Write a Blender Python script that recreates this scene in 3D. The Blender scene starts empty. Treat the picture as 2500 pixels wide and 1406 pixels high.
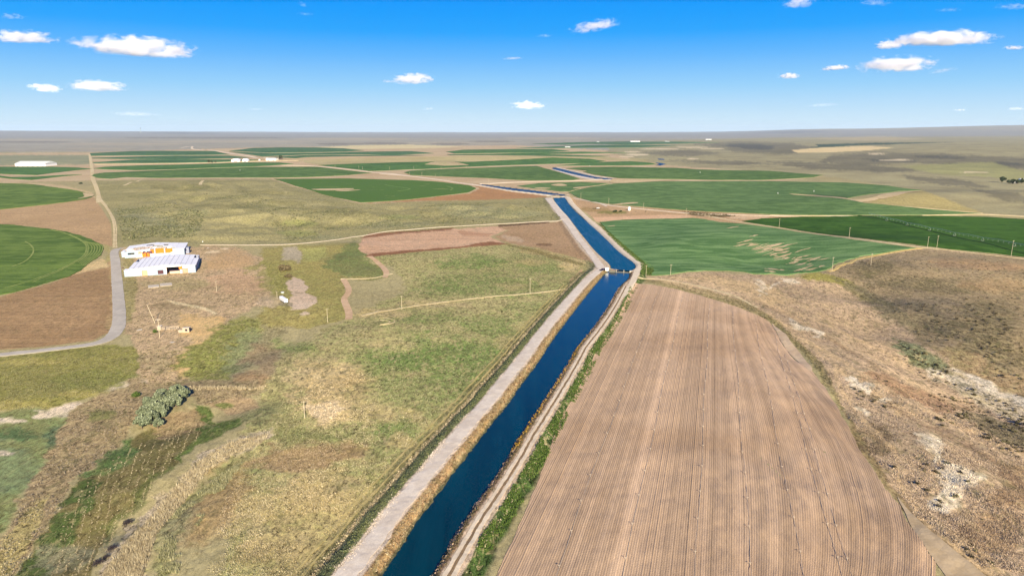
import bpy, bmesh, math, random
import numpy as np
from mathutils import Vector, Matrix
from mathutils.geometry import delaunay_2d_cdt

rng = np.random.default_rng(7)
random.seed(7)
scene = bpy.context.scene
COL = scene.collection

# ------------------------------------------------------------------ camera
F = 24.0 / 36.0 * 2500.0            # focal length in photo pixels
CAM_H = 120.0
PITCH = math.atan(387.0 / F)
cP, sP = math.cos(PITCH), math.sin(PITCH)
cam_d = bpy.data.cameras.new("camera")
cam_d.lens = 24.0
cam_d.sensor_width = 36.0
cam_d.clip_start = 1.0
cam_d.clip_end = 400000.0
cam = bpy.data.objects.new("camera", cam_d)
cam.location = (0, 0, CAM_H)
cam.rotation_euler = (math.pi / 2 - PITCH, 0, 0)
COL.objects.link(cam)
scene.camera = cam

# ------------------------------------------------------------------ light, sky, exposure
EXPO = 1.0
SUN_EL = math.radians(23.0)
SHADOW_AZ = math.radians(-15.5)      # the way shadows fall, from +Y towards +X
sun_dir = Vector((-math.sin(SHADOW_AZ) * math.cos(SUN_EL), -math.cos(SHADOW_AZ) * math.cos(SUN_EL), math.sin(SUN_EL)))
sun_d = bpy.data.lights.new("sun", 'SUN')
sun_d.energy = 4.6
sun_d.angle = math.radians(0.5)
sun_d.color = (1.0, 0.88, 0.72)
sun = bpy.data.objects.new("sun", sun_d)
sun.rotation_euler = (-sun_dir).to_track_quat('-Z', 'Y').to_euler()
sun.location = (0, -50, 300)
COL.objects.link(sun)

def s2l(c):
    c = c / 255.0
    return c / 12.92 if c <= 0.04045 else ((c + 0.055) / 1.055) ** 2.4
def lin(r, g, b):
    return (s2l(r), s2l(g), s2l(b))

world = bpy.data.worlds.new("World")
scene.world = world
world.use_nodes = True
wn = world.node_tree
wn.nodes.clear()
wo = wn.nodes.new('ShaderNodeOutputWorld')
bg = wn.nodes.new('ShaderNodeBackground')
bg.inputs['Strength'].default_value = 0.1
sky = wn.nodes.new('ShaderNodeTexSky')
sky.sky_type = 'NISHITA'
sky.sun_disc = False
sky.sun_elevation = SUN_EL
sky.sun_rotation = math.atan2(sun_dir.x, sun_dir.y)
sky.air_density = 1.0
sky.dust_density = 0.6
sky.ozone_density = 3.0
geo = wn.nodes.new('ShaderNodeTexCoord')
sep = wn.nodes.new('ShaderNodeSeparateXYZ')
wn.links.new(geo.outputs['Generated'], sep.inputs[0])
ramp = wn.nodes.new('ShaderNodeValToRGB')
wn.links.new(sep.outputs['Z'], ramp.inputs[0])
SKY_STOPS = [(0.0, (216, 240, 252)), (0.022, (196, 229, 251)), (0.058, (152, 210, 252)), (0.098, (98, 184, 255)),
             (0.128, (34, 166, 255)), (0.155, (4, 158, 255)), (0.195, (0, 141, 252)), (0.30, (0, 112, 228)), (0.6, (0, 78, 178)), (1.0, (6, 58, 138))]
cr = ramp.color_ramp
while len(cr.elements) < len(SKY_STOPS):
    cr.elements.new(0.5)
for e, (p, c) in zip(cr.elements, SKY_STOPS):
    e.position = p
    e.color = (*lin(*c), 1)
mul = wn.nodes.new('ShaderNodeVectorMath')
mul.operation = 'SCALE'
mul.inputs['Scale'].default_value = 10.0 / (2 ** EXPO)
wn.links.new(ramp.outputs[0], mul.inputs[0])
mx = wn.nodes.new('ShaderNodeMix')
mx.data_type = 'RGBA'
mx.inputs[0].default_value = 0.004
wn.links.new(mul.outputs[0], mx.inputs[6])
wn.links.new(sky.outputs[0], mx.inputs[7])
wn.links.new(mx.outputs[2], bg.inputs[0])
wn.links.new(bg.outputs[0], wo.inputs[0])

scene.view_settings.view_transform = 'Standard'
scene.view_settings.look = 'None'
scene.view_settings.gamma = 1.0
scene.view_settings.use_curve_mapping = False
scene.view_settings.exposure = EXPO
scene.render.engine = 'CYCLES'
cy = scene.cycles
cy.max_bounces = 10
cy.diffuse_bounces = 2
cy.glossy_bounces = 2
cy.transmission_bounces = 2
cy.volume_bounces = 8
cy.transparent_max_bounces = 8
cy.use_denoising = True
cy.volume_step_rate = 1.0
cy.caustics_reflective = False
cy.caustics_refractive = False

# ------------------------------------------------------------------ helpers
KILL = np.array([1.08, 1.09, 1.34])    # how bright a sunlit white ground comes out here, per channel

SAT = 0.97
def alb(r, g, b):
    c = np.array(lin(r, g, b)) / KILL
    c = c.mean() + (c - c.mean()) * SAT
    return tuple(np.clip(c, 0.004, 0.82))

def proj(x, y, z):
    d = y * cP - (z - CAM_H) * sP
    h = y * sP + (z - CAM_H) * cP
    d = np.maximum(d, 0.5)
    return 1250 + F * x / d, 703 - F * h / d

def gp(u, v, z=0.0):
    """the point at height z that the photo shows at pixel u, v"""
    a = (u - 1250) / F
    b = (703 - v) / F
    dx, dy, dz = a, cP + b * sP, -sP + b * cP
    t = (z - CAM_H) / dz
    return dx * t, dy * t

def smooth(a, b, x):
    t = np.clip((x - a) / (b - a), 0, 1)
    return t * t * (3 - 2 * t)

def hash2(ix, iy, seed):
    h = (ix.astype(np.int64) * 374761393 + iy.astype(np.int64) * 668265263 + seed * 974711) & 0xFFFFFFFF
    h = ((h ^ (h >> 13)) * 1274126177) & 0xFFFFFFFF
    h = h ^ (h >> 16)
    return (h & 0xFFFFFF) / float(0xFFFFFF)

def vnoise(x, y, seed=0):
    ix, iy = np.floor(x), np.floor(y)
    fx, fy = x - ix, y - iy
    fx = fx * fx * (3 - 2 * fx)
    fy = fy * fy * (3 - 2 * fy)
    a = hash2(ix, iy, seed); b = hash2(ix + 1, iy, seed)
    c = hash2(ix, iy + 1, seed); d = hash2(ix + 1, iy + 1, seed)
    return (a + (b - a) * fx) * (1 - fy) + (c + (d - c) * fx) * fy

def fbm(x, y, oct=4, seed=0, gain=0.5):
    s = 0; a = 1; t = 0
    for o in range(oct):
        s = s + a * (vnoise(x, y, seed + o * 17) * 2 - 1)
        t += a
        x = x * 2.03 + 13.7; y = y * 2.03 - 7.1
        a *= gain
    return s / t

def in_poly(px, py, poly):
    poly = np.asarray(poly, float)
    n = len(poly)
    ins = np.zeros(px.shape, bool)
    j = n - 1
    for i in range(n):
        xi, yi = poly[i]; xj, yj = poly[j]
        if yi != yj:
            c = ((yi > py) != (yj > py)) & (px < (xj - xi) * (py - yi) / (yj - yi) + xi)
            ins ^= c
        j = i
    return ins

def seg_dist(px, py, pts, closed=True):
    pts = np.asarray(pts, float)
    n = len(pts)
    d = np.full(px.shape, 1e18)
    for i in range(n if closed else n - 1):
        ax, ay = pts[i]; bx, by = pts[(i + 1) % n]
        ex, ey = bx - ax, by - ay
        L = ex * ex + ey * ey + 1e-12
        t = np.clip(((px - ax) * ex + (py - ay) * ey) / L, 0, 1)
        dd = (px - ax - t * ex) ** 2 + (py - ay - t * ey) ** 2
        np.minimum(d, dd, out=d)
    return np.sqrt(d)

def catmull(pts, step=None, n=8, closed=False):
    P = [np.array(p, float) for p in pts]
    m = len(P)
    out = []
    rng_i = range(m if closed else m - 1)
    for i in rng_i:
        if closed:
            p0, p1, p2, p3 = P[(i - 1) % m], P[i], P[(i + 1) % m], P[(i + 2) % m]
        else:
            p1, p2 = P[i], P[i + 1]
            p0 = P[i - 1] if i else 2 * p1 - p2
            p3 = P[i + 2] if i + 2 < m else 2 * p2 - p1
        k = n if step is None else max(1, int(np.linalg.norm(p2 - p1) / step))
        for q in range(k):
            t = q / k
            out.append(0.5 * ((2 * p1) + (-p0 + p2) * t + (2 * p0 - 5 * p1 + 4 * p2 - p3) * t * t + (-p0 + 3 * p1 - 3 * p2 + p3) * t ** 3))
    if not closed:
        out.append(P[-1])
    return np.array(out)

def tag(o, label=None, cat=None, group=None, kind=None):
    if label: o["label"] = label
    if cat: o["category"] = cat
    if group: o["group"] = group
    if kind: o["kind"] = kind
    return o

def link(name, me, mat=None, parent=None, loc=None):
    o = bpy.data.objects.new(name, me)
    COL.objects.link(o)
    if mat is not None and me is not None and not me.materials:
        me.materials.append(mat)
    if parent: o.parent = parent
    if loc is not None: o.location = loc
    return o

def empty(name, loc, rz=0.0):
    o = bpy.data.objects.new(name, None)
    o.empty_display_size = 0.5
    o.location = loc
    o.rotation_euler = (0, 0, rz)
    COL.objects.link(o)
    return o

def mesh_np(name, V, quads=None, tris=None, smooth_shade=False):
    me = bpy.data.meshes.new(name)
    V = np.asarray(V, np.float32)
    me.vertices.add(len(V))
    me.vertices.foreach_set("co", V.ravel())
    parts, starts, tot = [], [], []
    off = 0
    for arr, k in ((quads, 4), (tris, 3)):
        if arr is None or len(arr) == 0: continue
        arr = np.asarray(arr, np.int32)
        parts.append(arr.ravel())
        starts.append(off + np.arange(len(arr), dtype=np.int32) * k)
        tot.append(np.full(len(arr), k, np.int32))
        off += arr.size
    li = np.concatenate(parts)
    me.loops.add(len(li))
    me.loops.foreach_set("vertex_index", li)
    st = np.concatenate(starts); tt = np.concatenate(tot)
    me.polygons.add(len(st))
    me.polygons.foreach_set("loop_start", st)
    me.polygons.foreach_set("loop_total", tt)
    me.update(calc_edges=True)
    me.validate()
    if not smooth_shade:
        me.shade_flat()
    return me

def set_attr(me, name, data, kind='FLOAT_COLOR'):
    a = me.attributes.new(name, kind, 'POINT')
    data = np.asarray(data, np.float32)
    if kind == 'FLOAT_COLOR':
        if data.shape[1] == 3:
            data = np.concatenate([data, np.ones((len(data), 1), np.float32)], 1)
        a.data.foreach_set("color", data.ravel())
    else:
        a.data.foreach_set("value", data.ravel())

class MB:
    """collects simple solids into one mesh"""
    def __init__(s):
        s.v = []; s.f = []
    def poly(s, pts, faces):
        b = len(s.v)
        s.v += [tuple(p) for p in pts]
        s.f += [tuple(b + i for i in f) for f in faces]
        return s
    def box(s, x0, x1, y0, y1, z0, z1):
        P = [(x0, y0, z0), (x1, y0, z0), (x1, y1, z0), (x0, y1, z0), (x0, y0, z1), (x1, y0, z1), (x1, y1, z1), (x0, y1, z1)]
        return s.poly(P, [(0, 3, 2, 1), (4, 5, 6, 7), (0, 1, 5, 4), (1, 2, 6, 5), (2, 3, 7, 6), (3, 0, 4, 7)])
    def bar(s, a, b, w, h=None):
        a, b = Vector(a), Vector(b)
        h = w if h is None else h
        d = (b - a).normalized()
        up = Vector((0, 0, 1)) if abs(d.z) < 0.95 else Vector((0, 1, 0))
        r = d.cross(up).normalized() * w / 2
        q = r.cross(d).normalized() * h / 2
        P = [a - r - q, a + r - q, a + r + q, a - r + q, b - r - q, b + r - q, b + r + q, b - r + q]
        return s.poly(P, [(0, 1, 2, 3), (7, 6, 5, 4), (0, 4, 5, 1), (1, 5, 6, 2), (2, 6, 7, 3), (3, 7, 4, 0)])
    def tube(s, a, b, r0, r1=None, n=8):
        a, b = Vector(a), Vector(b)
        r1 = r0 if r1 is None else r1
        d = (b - a).normalized()
        up = Vector((0, 0, 1)) if abs(d.z) < 0.95 else Vector((0, 1, 0))
        x = d.cross(up).normalized(); y = x.cross(d).normalized()
        P = []
        for c, r in ((a, r0), (b, r1)):
            for i in range(n):
                t = 2 * math.pi * i / n
                P.append(c + x * math.cos(t) * r + y * math.sin(t) * r)
        fs = [(i, (i + 1) % n, n + (i + 1) % n, n + i) for i in range(n)]
        fs += [tuple(range(n - 1, -1, -1)), tuple(range(n, 2 * n))]
        return s.poly(P, fs)
    def prism(s, prof, y0, y1):
        """profile in x,z pushed along y"""
        n = len(prof)
        P = [(x, y0, z) for x, z in prof] + [(x, y1, z) for x, z in prof]
        fs = [(i, (i + 1) % n, n + (i + 1) % n, n + i) for i in range(n)]
        fs += [tuple(range(n - 1, -1, -1)), tuple(range(n, 2 * n))]
        return s.poly(P, fs)
    def mesh(s, name, smooth_shade=False):
        me = bpy.data.meshes.new(name)
        me.from_pydata([tuple(v) for v in s.v], [], s.f)
        bm = bmesh.new(); bm.from_mesh(me)
        bmesh.ops.recalc_face_normals(bm, faces=bm.faces)
        bm.to_mesh(me); bm.free()
        if smooth_shade:
            for p in me.polygons: p.use_smooth = True
        me.update()
        return me
    def build(s, name, mat, parent=None, loc=None, smooth_shade=False):
        return link(name, s.mesh(name, smooth_shade), mat, parent, loc)

# ------------------------------------------------------------------ materials
def new_mat(name):
    m = bpy.data.materials.new(name)
    m.use_nodes = True
    nt = m.node_tree
    for n in list(nt.nodes):
        nt.nodes.remove(n)
    out = nt.nodes.new('ShaderNodeOutputMaterial')
    bs = nt.nodes.new('ShaderNodeBsdfPrincipled')
    bs.inputs['Roughness'].default_value = 0.95
    bs.inputs['Specular IOR Level'].default_value = 0.03
    nt.links.new(bs.outputs[0], out.inputs[0])
    return m, nt, bs, out

class NT:
    def __init__(s, nt): s.nt = nt
    def n(s, t, **kw):
        o = s.nt.nodes.new(t)
        for k, v in kw.items(): setattr(o, k, v)
        return o
    def l(s, a, b): s.nt.links.new(a, b)
    def math(s, op, a, b=None, clamp=False):
        o = s.n('ShaderNodeMath', operation=op)
        o.use_clamp = clamp
        for i, x in enumerate((a, b)):
            if x is None: continue
            if isinstance(x, (int, float)): o.inputs[i].default_value = x
            else: s.l(x, o.inputs[i])
        return o.outputs[0]
    def noise(s, vec, scale, detail=4, rough=0.55, dist=0.0):
        o = s.n('ShaderNodeTexNoise')
        o.inputs['Scale'].default_value = scale
        o.inputs['Detail'].default_value = detail
        o.inputs['Roughness'].default_value = rough
        o.inputs['Distortion'].default_value = dist
        if vec is not None: s.l(vec, o.inputs['Vector'])
        return o.outputs['Fac']
    def maprange(s, v, a, b, c=0.0, d=1.0, smoothstep=True):
        o = s.n('ShaderNodeMapRange')
        o.interpolation_type = 'SMOOTHSTEP' if smoothstep else 'LINEAR'
        s.l(v, o.inputs[0])
        for i, x in enumerate((a, b, c, d)): o.inputs[i + 1].default_value = x
        return o.outputs[0]
    def mix(s, f, a, b, mode='MIX'):
        o = s.n('ShaderNodeMix', data_type='RGBA', blend_type=mode)
        for i, x in ((0, f), (6, a), (7, b)):
            if isinstance(x, (int, float)): o.inputs[i].default_value = x
            elif isinstance(x, tuple): o.inputs[i].default_value = (*x[:3], 1)
            else: s.l(x, o.inputs[i])
        return o.outputs[2]
    def scale(s, c, f):
        o = s.n('ShaderNodeVectorMath', operation='SCALE')
        s.l(c, o.inputs[0])
        if isinstance(f, (int, float)): o.inputs['Scale'].default_value = f
        else: s.l(f, o.inputs['Scale'])
        return o.outputs[0]
    def bump(s, h, strength, dist, bs):
        o = s.n('ShaderNodeBump')
        o.inputs['Strength'].default_value = strength
        o.inputs['Distance'].default_value = dist
        s.l(h, o.inputs['Height'])
        s.l(o.outputs[0], bs.inputs['Normal'])
    def pos(s):
        return s.n('ShaderNodeNewGeometry').outputs['Position']
    def mapping(s, vec, rz=0.0, sc=(1, 1, 1)):
        o = s.n('ShaderNodeMapping')
        s.l(vec, o.inputs[0])
        o.inputs['Rotation'].default_value = (0, 0, rz)
        o.inputs['Scale'].default_value = sc
        return o.outputs[0]

def plain(name, rgb, rough=0.8, metal=0.0, vary=0.12, scale=1.5, spec=0.3):
    """painted or bare surface with uneven tone"""
    m, nt, bs, out = new_mat(name)
    N = NT(nt)
    tc = N.n('ShaderNodeTexCoord').outputs['Object']
    a = N.noise(tc, scale, 5, 0.6)
    f = N.maprange(a, 0.25, 0.75, 1 - vary, 1 + vary, False)
    c = N.n('ShaderNodeRGB'); c.outputs[0].default_value = (*rgb, 1)
    N.l(N.scale(c.outputs[0], f), bs.inputs['Base Color'])
    bs.inputs['Roughness'].default_value = rough
    bs.inputs['Metallic'].default_value = metal
    bs.inputs['Specular IOR Level'].default_value = spec
    return m

def soil(name, A, B, s1=0.16, s2=0.03, s3=1.6, fine=0.30, lo=0.40, hi=0.60, bump=0.0, rough=0.97):
    """two earth or plant tones in patches of several sizes, with fine grain"""
    m, nt, bs, out = new_mat(name)
    N = NT(nt)
    p = N.pos()
    a = N.noise(p, s1, 5, 0.62, 0.4)
    b = N.noise(p, s2, 3, 0.5)
    c = N.noise(p, s3, 3, 0.6)
    k = N.math('ADD', N.math('MULTIPLY', a, 0.55), N.math('MULTIPLY', b, 0.45))
    k = N.maprange(k, lo, hi)
    col = N.mix(k, A, B)
    g = N.maprange(c, 0.2, 0.8, 1 - fine, 1 + fine, False)
    N.l(N.scale(col, g), bs.inputs['Base Color'])
    bs.inputs['Roughness'].default_value = rough
    if bump: N.bump(c, 1.0, bump, bs)
    return m
# ------------------------------------------------------------------ the canal's water edges (surveyed from the photo)
Z_DOWN, Z_UP, Z_FAR = -1.7, -1.0, -0.9
def W(pts, z):
    return np.array([gp(u, v, z) for u, v in pts])
dl = W([(931, 1404), (1011, 1284), (1075, 1198), (1183, 1056), (1239, 988), (1264, 951), (1317, 880), (1338, 847), (1379, 790), (1430, 724), (1471, 675), (1488, 661)], Z_DOWN)
dr = W([(1053, 1404), (1112, 1303), (1183, 1202), (1240, 1116), (1264, 1075), (1294, 1030), (1346, 951), (1391, 880), (1405, 854), (1446, 803), (1482, 752), (1510, 703), (1533, 680), (1537, 661)], Z_DOWN)
def ext(a, L):
    d = a[0] - a[3]
    d = d / np.linalg.norm(d)
    return np.vstack([a[0] + d * L, a])
dl, dr = ext(dl, 110), ext(dr, 110)
ul = W([(1492, 656), (1489, 646.5), (1477, 635), (1454, 613.5), (1435, 591), (1411.5, 561.6), (1386, 528), (1373, 515.5), (1356, 494), (1351, 484)], Z_UP)
ur = W([(1538, 660), (1548, 655), (1551, 649), (1546, 641), (1528, 629), (1505, 609), (1479, 583), (1450, 556), (1432, 541), (1404, 515.5), (1386, 495), (1379, 482)], Z_UP)
CAN_D = np.vstack([catmull(dl, n=5), catmull(dr, n=5)[::-1]])
CAN_U = np.vstack([catmull(ul, n=5), catmull(ur, n=5)[::-1]])
# the reach beyond the crossing, then two far reaches
CAN_C = W([(1166, 449.2), (1240, 458.5), (1300, 465.5), (1345, 471.5), (1378, 475.8), (1381, 478), (1345, 476), (1300, 470.5), (1240, 463.5), (1178, 452.6)], Z_FAR)
CAN_B = W([(1346, 410.2), (1357, 410), (1394, 419), (1432, 428), (1456, 433), (1496, 437.2), (1490, 438.8), (1454, 436), (1428, 431.8), (1392, 424.2), (1350, 413.2)], Z_FAR)
CAN_A = W([(1600, 398), (1612, 398.5), (1626, 401.4), (1612, 404.6), (1600, 404.2), (1611, 401.5)], Z_FAR)
CAN_A2 = W([(1606, 388.2), (1621, 389), (1622, 390.8), (1608, 390.4)], Z_FAR)
CANALS = [CAN_D, CAN_U, CAN_C, CAN_B]
axis_d = np.array([(dl[i] + dr[min(int(i * len(dr) / len(dl)), len(dr) - 1)]) / 2 for i in range(len(dl))])

# ------------------------------------------------------------------ the shape of the land
HILLS = [  # photo pixel on the ground, height, radius across, radius along, turn
    (560, 478, 9, 170, 120, 0.3), (430, 452, 7, 180, 130, 0), (820, 528, 6, 120, 70, 0.2), (690, 500, 5, 130, 60, -0.3),
    (620, 545, -4, 150, 50, 0.2), (1120, 512, 4, 160, 70, 0), (360, 540, 3, 70, 60, 0), (500, 520, 3.5, 60, 60, 0), (930, 555, 2.5, 70, 40, 0),
    (2290, 610, 8, 90, 70, 0.0), (2470, 680, 10, 80, 80, 0), (2120, 660, 3.0, 40, 45, 0), (2330, 760, 5, 45, 45, 0),
    (2090, 715, -4.5, 22, 40, -0.3), (2180, 800, -5, 22, 40, -0.35), (2330, 900, -5.5, 20, 38, -0.5), (2480, 985, -6, 20, 34, -0.5),
    (2480, 830, 8, 45, 45, 0), (2080, 900, 2.0, 16, 40, -0.3), (2300, 1090, 2.5, 20, 30, 0),
    (2250, 492, 11, 230, 90, -0.2), (2420, 480, 7, 200, 120, 0),
    (1000, 391, 13, 800, 120, 0), (1220, 388, 9, 500, 120, 0), (1080, 401, 7, 130, 110, 0),
    (1640, 600, 4.5, 45, 55, 0.3), (1760, 575, 4, 60, 60, 0), (1880, 640, -2.5, 40, 40, 0), (2050, 590, 2.5, 60, 60, 0),
    (600, 860, -2.2, 14, 60, 0.5), (480, 1010, -2.4, 12, 40, 0.7), (330, 1240, -2.2, 10, 40, 0.5), (690, 800, -1.8, 16, 40, 0.4),
    (850, 1200, 1.8, 26, 26, 0), (420, 1150, 0.8, 16, 22, 0.3), (100, 960, 1.4, 30, 20, 0), (930, 800, 1.4, 40, 40, 0), (820, 640, 1.5, 60, 40, 0),
    (900, 640, -2.2, 22, 22, 0), (860, 600, 2.0, 30, 25, 0),
]
HW = []
for u, v, a, rx, ry, t in HILLS:
    x, y = gp(u, v, 0.0)
    HW.append((x, y, a, rx, ry, math.cos(t), math.sin(t)))

HILL_W = np.array([gp(u, v, 0) for u, v in [(245, 443), (655, 440), (720, 458), (881, 500), (1060, 492), (1325, 484), (1370, 536), (1210, 545), (1090, 556), (885, 574), (750, 595), (450, 598), (300, 600), (286, 560), (270, 505)]])
def canal_d(x, y):
    d = np.full(np.shape(x), 1e9)
    ins = np.zeros(np.shape(x), bool)
    for P in CANALS:
        m = (x > P[:, 0].min() - 90) & (x < P[:, 0].max() + 90) & (y > P[:, 1].min() - 90) & (y < P[:, 1].max() + 90)
        if not m.any(): continue
        dd = seg_dist(x[m], y[m], P)
        ii = in_poly(x[m], y[m], P)
        dd = np.where(ii, -dd, dd)
        d[m] = np.minimum(d[m], dd)
    return d

_ax = np.vstack([catmull(axis_d, n=2), (W([(1512, 640), (1440, 560), (1380, 505), (1364, 485)], 0))])
_o = np.argsort(_ax[:, 1]); _ax = _ax[_o]
def side(x, y):
    """negative west of the canal, positive east"""
    return x - np.interp(y, _ax[:, 1], _ax[:, 0])

def relief(x, y):
    z = np.zeros(np.shape(x))
    for cx, cyy, a, rx, ry, c, s in HW:
        m = (np.abs(x - cx) < 3.2 * max(rx, ry)) & (np.abs(y - cyy) < 3.2 * max(rx, ry))
        if not m.any(): continue
        dx, dy = x[m] - cx, y[m] - cyy
        p = (dx * c - dy * s) / rx; q = (dx * s + dy * c) / ry
        z[m] += a * np.exp(-(p * p + q * q) * 0.9)
    return z

def height(x, y, fine=True):
    x = np.asarray(x, float); y = np.asarray(y, float)
    r = np.hypot(x, y)
    d = canal_d(x, y)
    far = smooth(2500, 9000, r)
    z = relief(x, y)
    z = z + fbm(x / 170, y / 170, 3, 3) * 1.3 * smooth(500, 1100, r) * (1 - far * 0.3)
    z = z + fbm(x / 1500, y / 1500, 4, 5) * 12 * smooth(3500, 12000, r)
    az = np.degrees(np.arctan2(x, y))
    # the distant upland swells to the right
    z = z + 235 * smooth(9, 44, az) * smooth(10000, 22000, r) + 75 * smooth(-8, -42, az) * smooth(13000, 22000, r)
    z = z + 32 * np.exp(-((az - 23) / 3.2) ** 2) * smooth(15000, 23000, r)
    # the right-hand rangeland climbs behind the fields
    z = z + 26 * smooth(14, 34, az) * smooth(1700, 4200, r) * (1 - 0.4 * smooth(4200, 9000, r))
    hp = in_poly(x, y, HILL_W)
    if hp.any():
        hd = np.zeros(x.shape); hd[hp] = seg_dist(x[hp], y[hp], HILL_W)
        z = z + smooth(5, 90, hd) * (fbm(x / 95 + y / 300, y / 120, 4, 25) * 7.5 + (0.4 - np.abs(fbm(x / 60, y / 75, 3, 27)) * 2) * 4.2)
    # gullied slope east of the ploughed field
    rr = smooth(20, 60, d) * ((az > 14) & (r < 700))
    z = z + rr * smooth(14, 24, az) * (fbm(x / 26 + y / 60, y / 60, 4, 21) * 1.4 + (0.5 - np.abs(fbm(x / 13 + y / 95, y / 120, 3, 23)) * 2.4) * 1.3)
    z = z * smooth(9, 70, d)
    s = side(x, y)
    near = 1 - smooth(590, 640, y)
    west = -2.6 * smooth(12.5, 20.5, d) * near - 1.6 * smooth(13, 20, d) * (1 - near) * smooth(2000, 1300, y)
    east = -0.9 * smooth(9.5, 13, d) * near - 1.8 * smooth(8, 15, d) * (1 - near) * smooth(2000, 1300, y)
    base = np.where(s < 0, west, east) * (d < 1e8) + np.where(d > 1e8, np.where(s < 0, -2.6 * near, -0.9 * near), 0)
    base = np.where((d > 60), np.where(s < 0, -2.6 * near, -0.9 * near) * 1.0 + np.where(s < 0, -1.6, -1.8) * (1 - near) * smooth(2000, 1300, y), base)
    z = z + base
    if fine:
        k = np.clip(1.2 - r / 900, 0, 1)
        z = z + k * smooth(2, 6, d) * fbm(x / 3.1, y / 3.1, 3, 9) * 0.16
        z = z + k * smooth(8, 25, d) * fbm(x / 14, y / 14, 2, 31) * 0.35
    # the water's own bed and crumbling banks
    zw = np.where(y < 600, Z_DOWN, np.where(y < 1330, Z_UP, Z_FAR))
    rough_edge = fbm(x / 2.2, y / 2.2, 3, 12) * 0.9 * np.clip(1.5 - r / 700, 0.15, 1)
    de = d + rough_edge
    bank = zw + np.where(de < 0, de * 0.7, de * np.where(s < 0, 0.55, 0.40))
    bank = np.maximum(bank, zw - 2.2)
    t = smooth(0.0, 3.2, d)
    z = np.where(d < 3.2, np.minimum(bank, 0.0) * (1 - t) + t * np.minimum(z, 0.3), z)
    return z

# ------------------------------------------------------------------ terrain grid round the viewpoint
TH_D = 42.0
NA = 1150
th_dense = np.radians(np.linspace(-TH_D, TH_D, NA))
th_side = np.radians(np.concatenate([np.linspace(TH_D, 180, 60)[1:]]))
th = np.concatenate([-th_side[::-1][:-0 or None], th_dense, th_side])
vs = np.concatenate([np.arange(2100, 1440, -14.0), np.arange(1440, 348, -1.75), np.arange(348, 333, -1.0), np.arange(333, 324.2, -0.5)])
dep = PITCH + np.arctan((vs - 703) / F)
rr_ = CAM_H / np.tan(dep)
rr_ = np.concatenate([[6.0, 20.0, 35.0], rr_[rr_ > 45], [25500, 26500, 30000]])
rr_ = np.unique(rr_)
TT, RR = np.meshgrid(th, rr_)
X, Y = RR * np.sin(TT), RR * np.cos(TT)
Z = height(X.ravel(), Y.ravel()).reshape(X.shape)
NR, NC = X.shape

def zt(x, y):
    """height of the built terrain mesh"""
    x = np.asarray(x, float); y = np.asarray(y, float)
    a = np.arctan2(x, y); r = np.hypot(x, y)
    j = np.clip(np.searchsorted(th, a) - 1, 0, NC - 2)
    i = np.clip(np.searchsorted(rr_, r) - 1, 0, NR - 2)
    fa = np.clip((a - th[j]) / (th[j + 1] - th[j]), 0, 1)
    fr = np.clip((r - rr_[i]) / (rr_[i + 1] - rr_[i]), 0, 1)
    return (Z[i, j] * (1 - fa) + Z[i, j + 1] * fa) * (1 - fr) + (Z[i + 1, j] * (1 - fa) + Z[i + 1, j + 1] * fa) * fr

def zt1(x, y):
    return float(zs(x, y))

def P3(u, v):
    x, y = G(u, v)
    return x, y, zt1(x, y)

import bisect
_thl, _rl = th.tolist(), rr_.tolist()
def zs(x, y):
    a = math.atan2(x, y); r = math.hypot(x, y)
    j = min(max(bisect.bisect_left(_thl, a) - 1, 0), NC - 2); i = min(max(bisect.bisect_left(_rl, r) - 1, 0), NR - 2)
    fa = min(max((a - _thl[j]) / (_thl[j + 1] - _thl[j]), 0), 1); fr = min(max((r - _rl[i]) / (_rl[i + 1] - _rl[i]), 0), 1)
    return (Z[i, j] * (1 - fa) + Z[i, j + 1] * fa) * (1 - fr) + (Z[i + 1, j] * (1 - fa) + Z[i + 1, j + 1] * fa) * fr
def G(u, v):
    z = 0.0
    for k in range(14):
        x, y = gp(u, v, z)
        zz = zs(x, y)
        if v < 420: zz = min(max(zz, -4), 4)
        z += 0.5 * (zz - z)
    return gp(u, v, z)

# ------------------------------------------------------------------ what grows or lies on the ground, as pairs of tones
U0, V0 = proj(X.ravel(), Y.ravel(), Z.ravel())
N_V = X.size
VA = np.zeros((N_V, 3)); VB = np.zeros((N_V, 3)); VX = np.zeros((N_V, 3))   # tone A, tone B, (coarse mottle, tuft grain, streak)
xf, yf = X.ravel(), Y.ravel()
ok = np.abs(np.degrees(np.arctan2(xf, yf))) < 62
WN1 = fbm(xf / 9, yf / 9, 4, 41)
WN2 = fbm(xf / 9 + 50, yf / 9 - 80, 4, 43)
_rf = np.hypot(xf, yf)
BIG1 = fbm(xf / 60, yf / 60, 4, 45); BIG2 = fbm(xf / 60 - 9, yf / 60 + 33, 4, 47)
WN3 = fbm(xf / 2.6, yf / 2.6, 3, 51); WN4 = fbm(xf / 2.6 + 9, yf / 2.6 - 4, 3, 53)
MPX = F / np.maximum(_rf, 60)          # photo pixels per metre across the view
def fill(A, B, x=(0.5, 0.3, 0.0)):
    VA[:] = alb(*A); VB[:] = alb(*B); VX[:] = x
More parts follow.
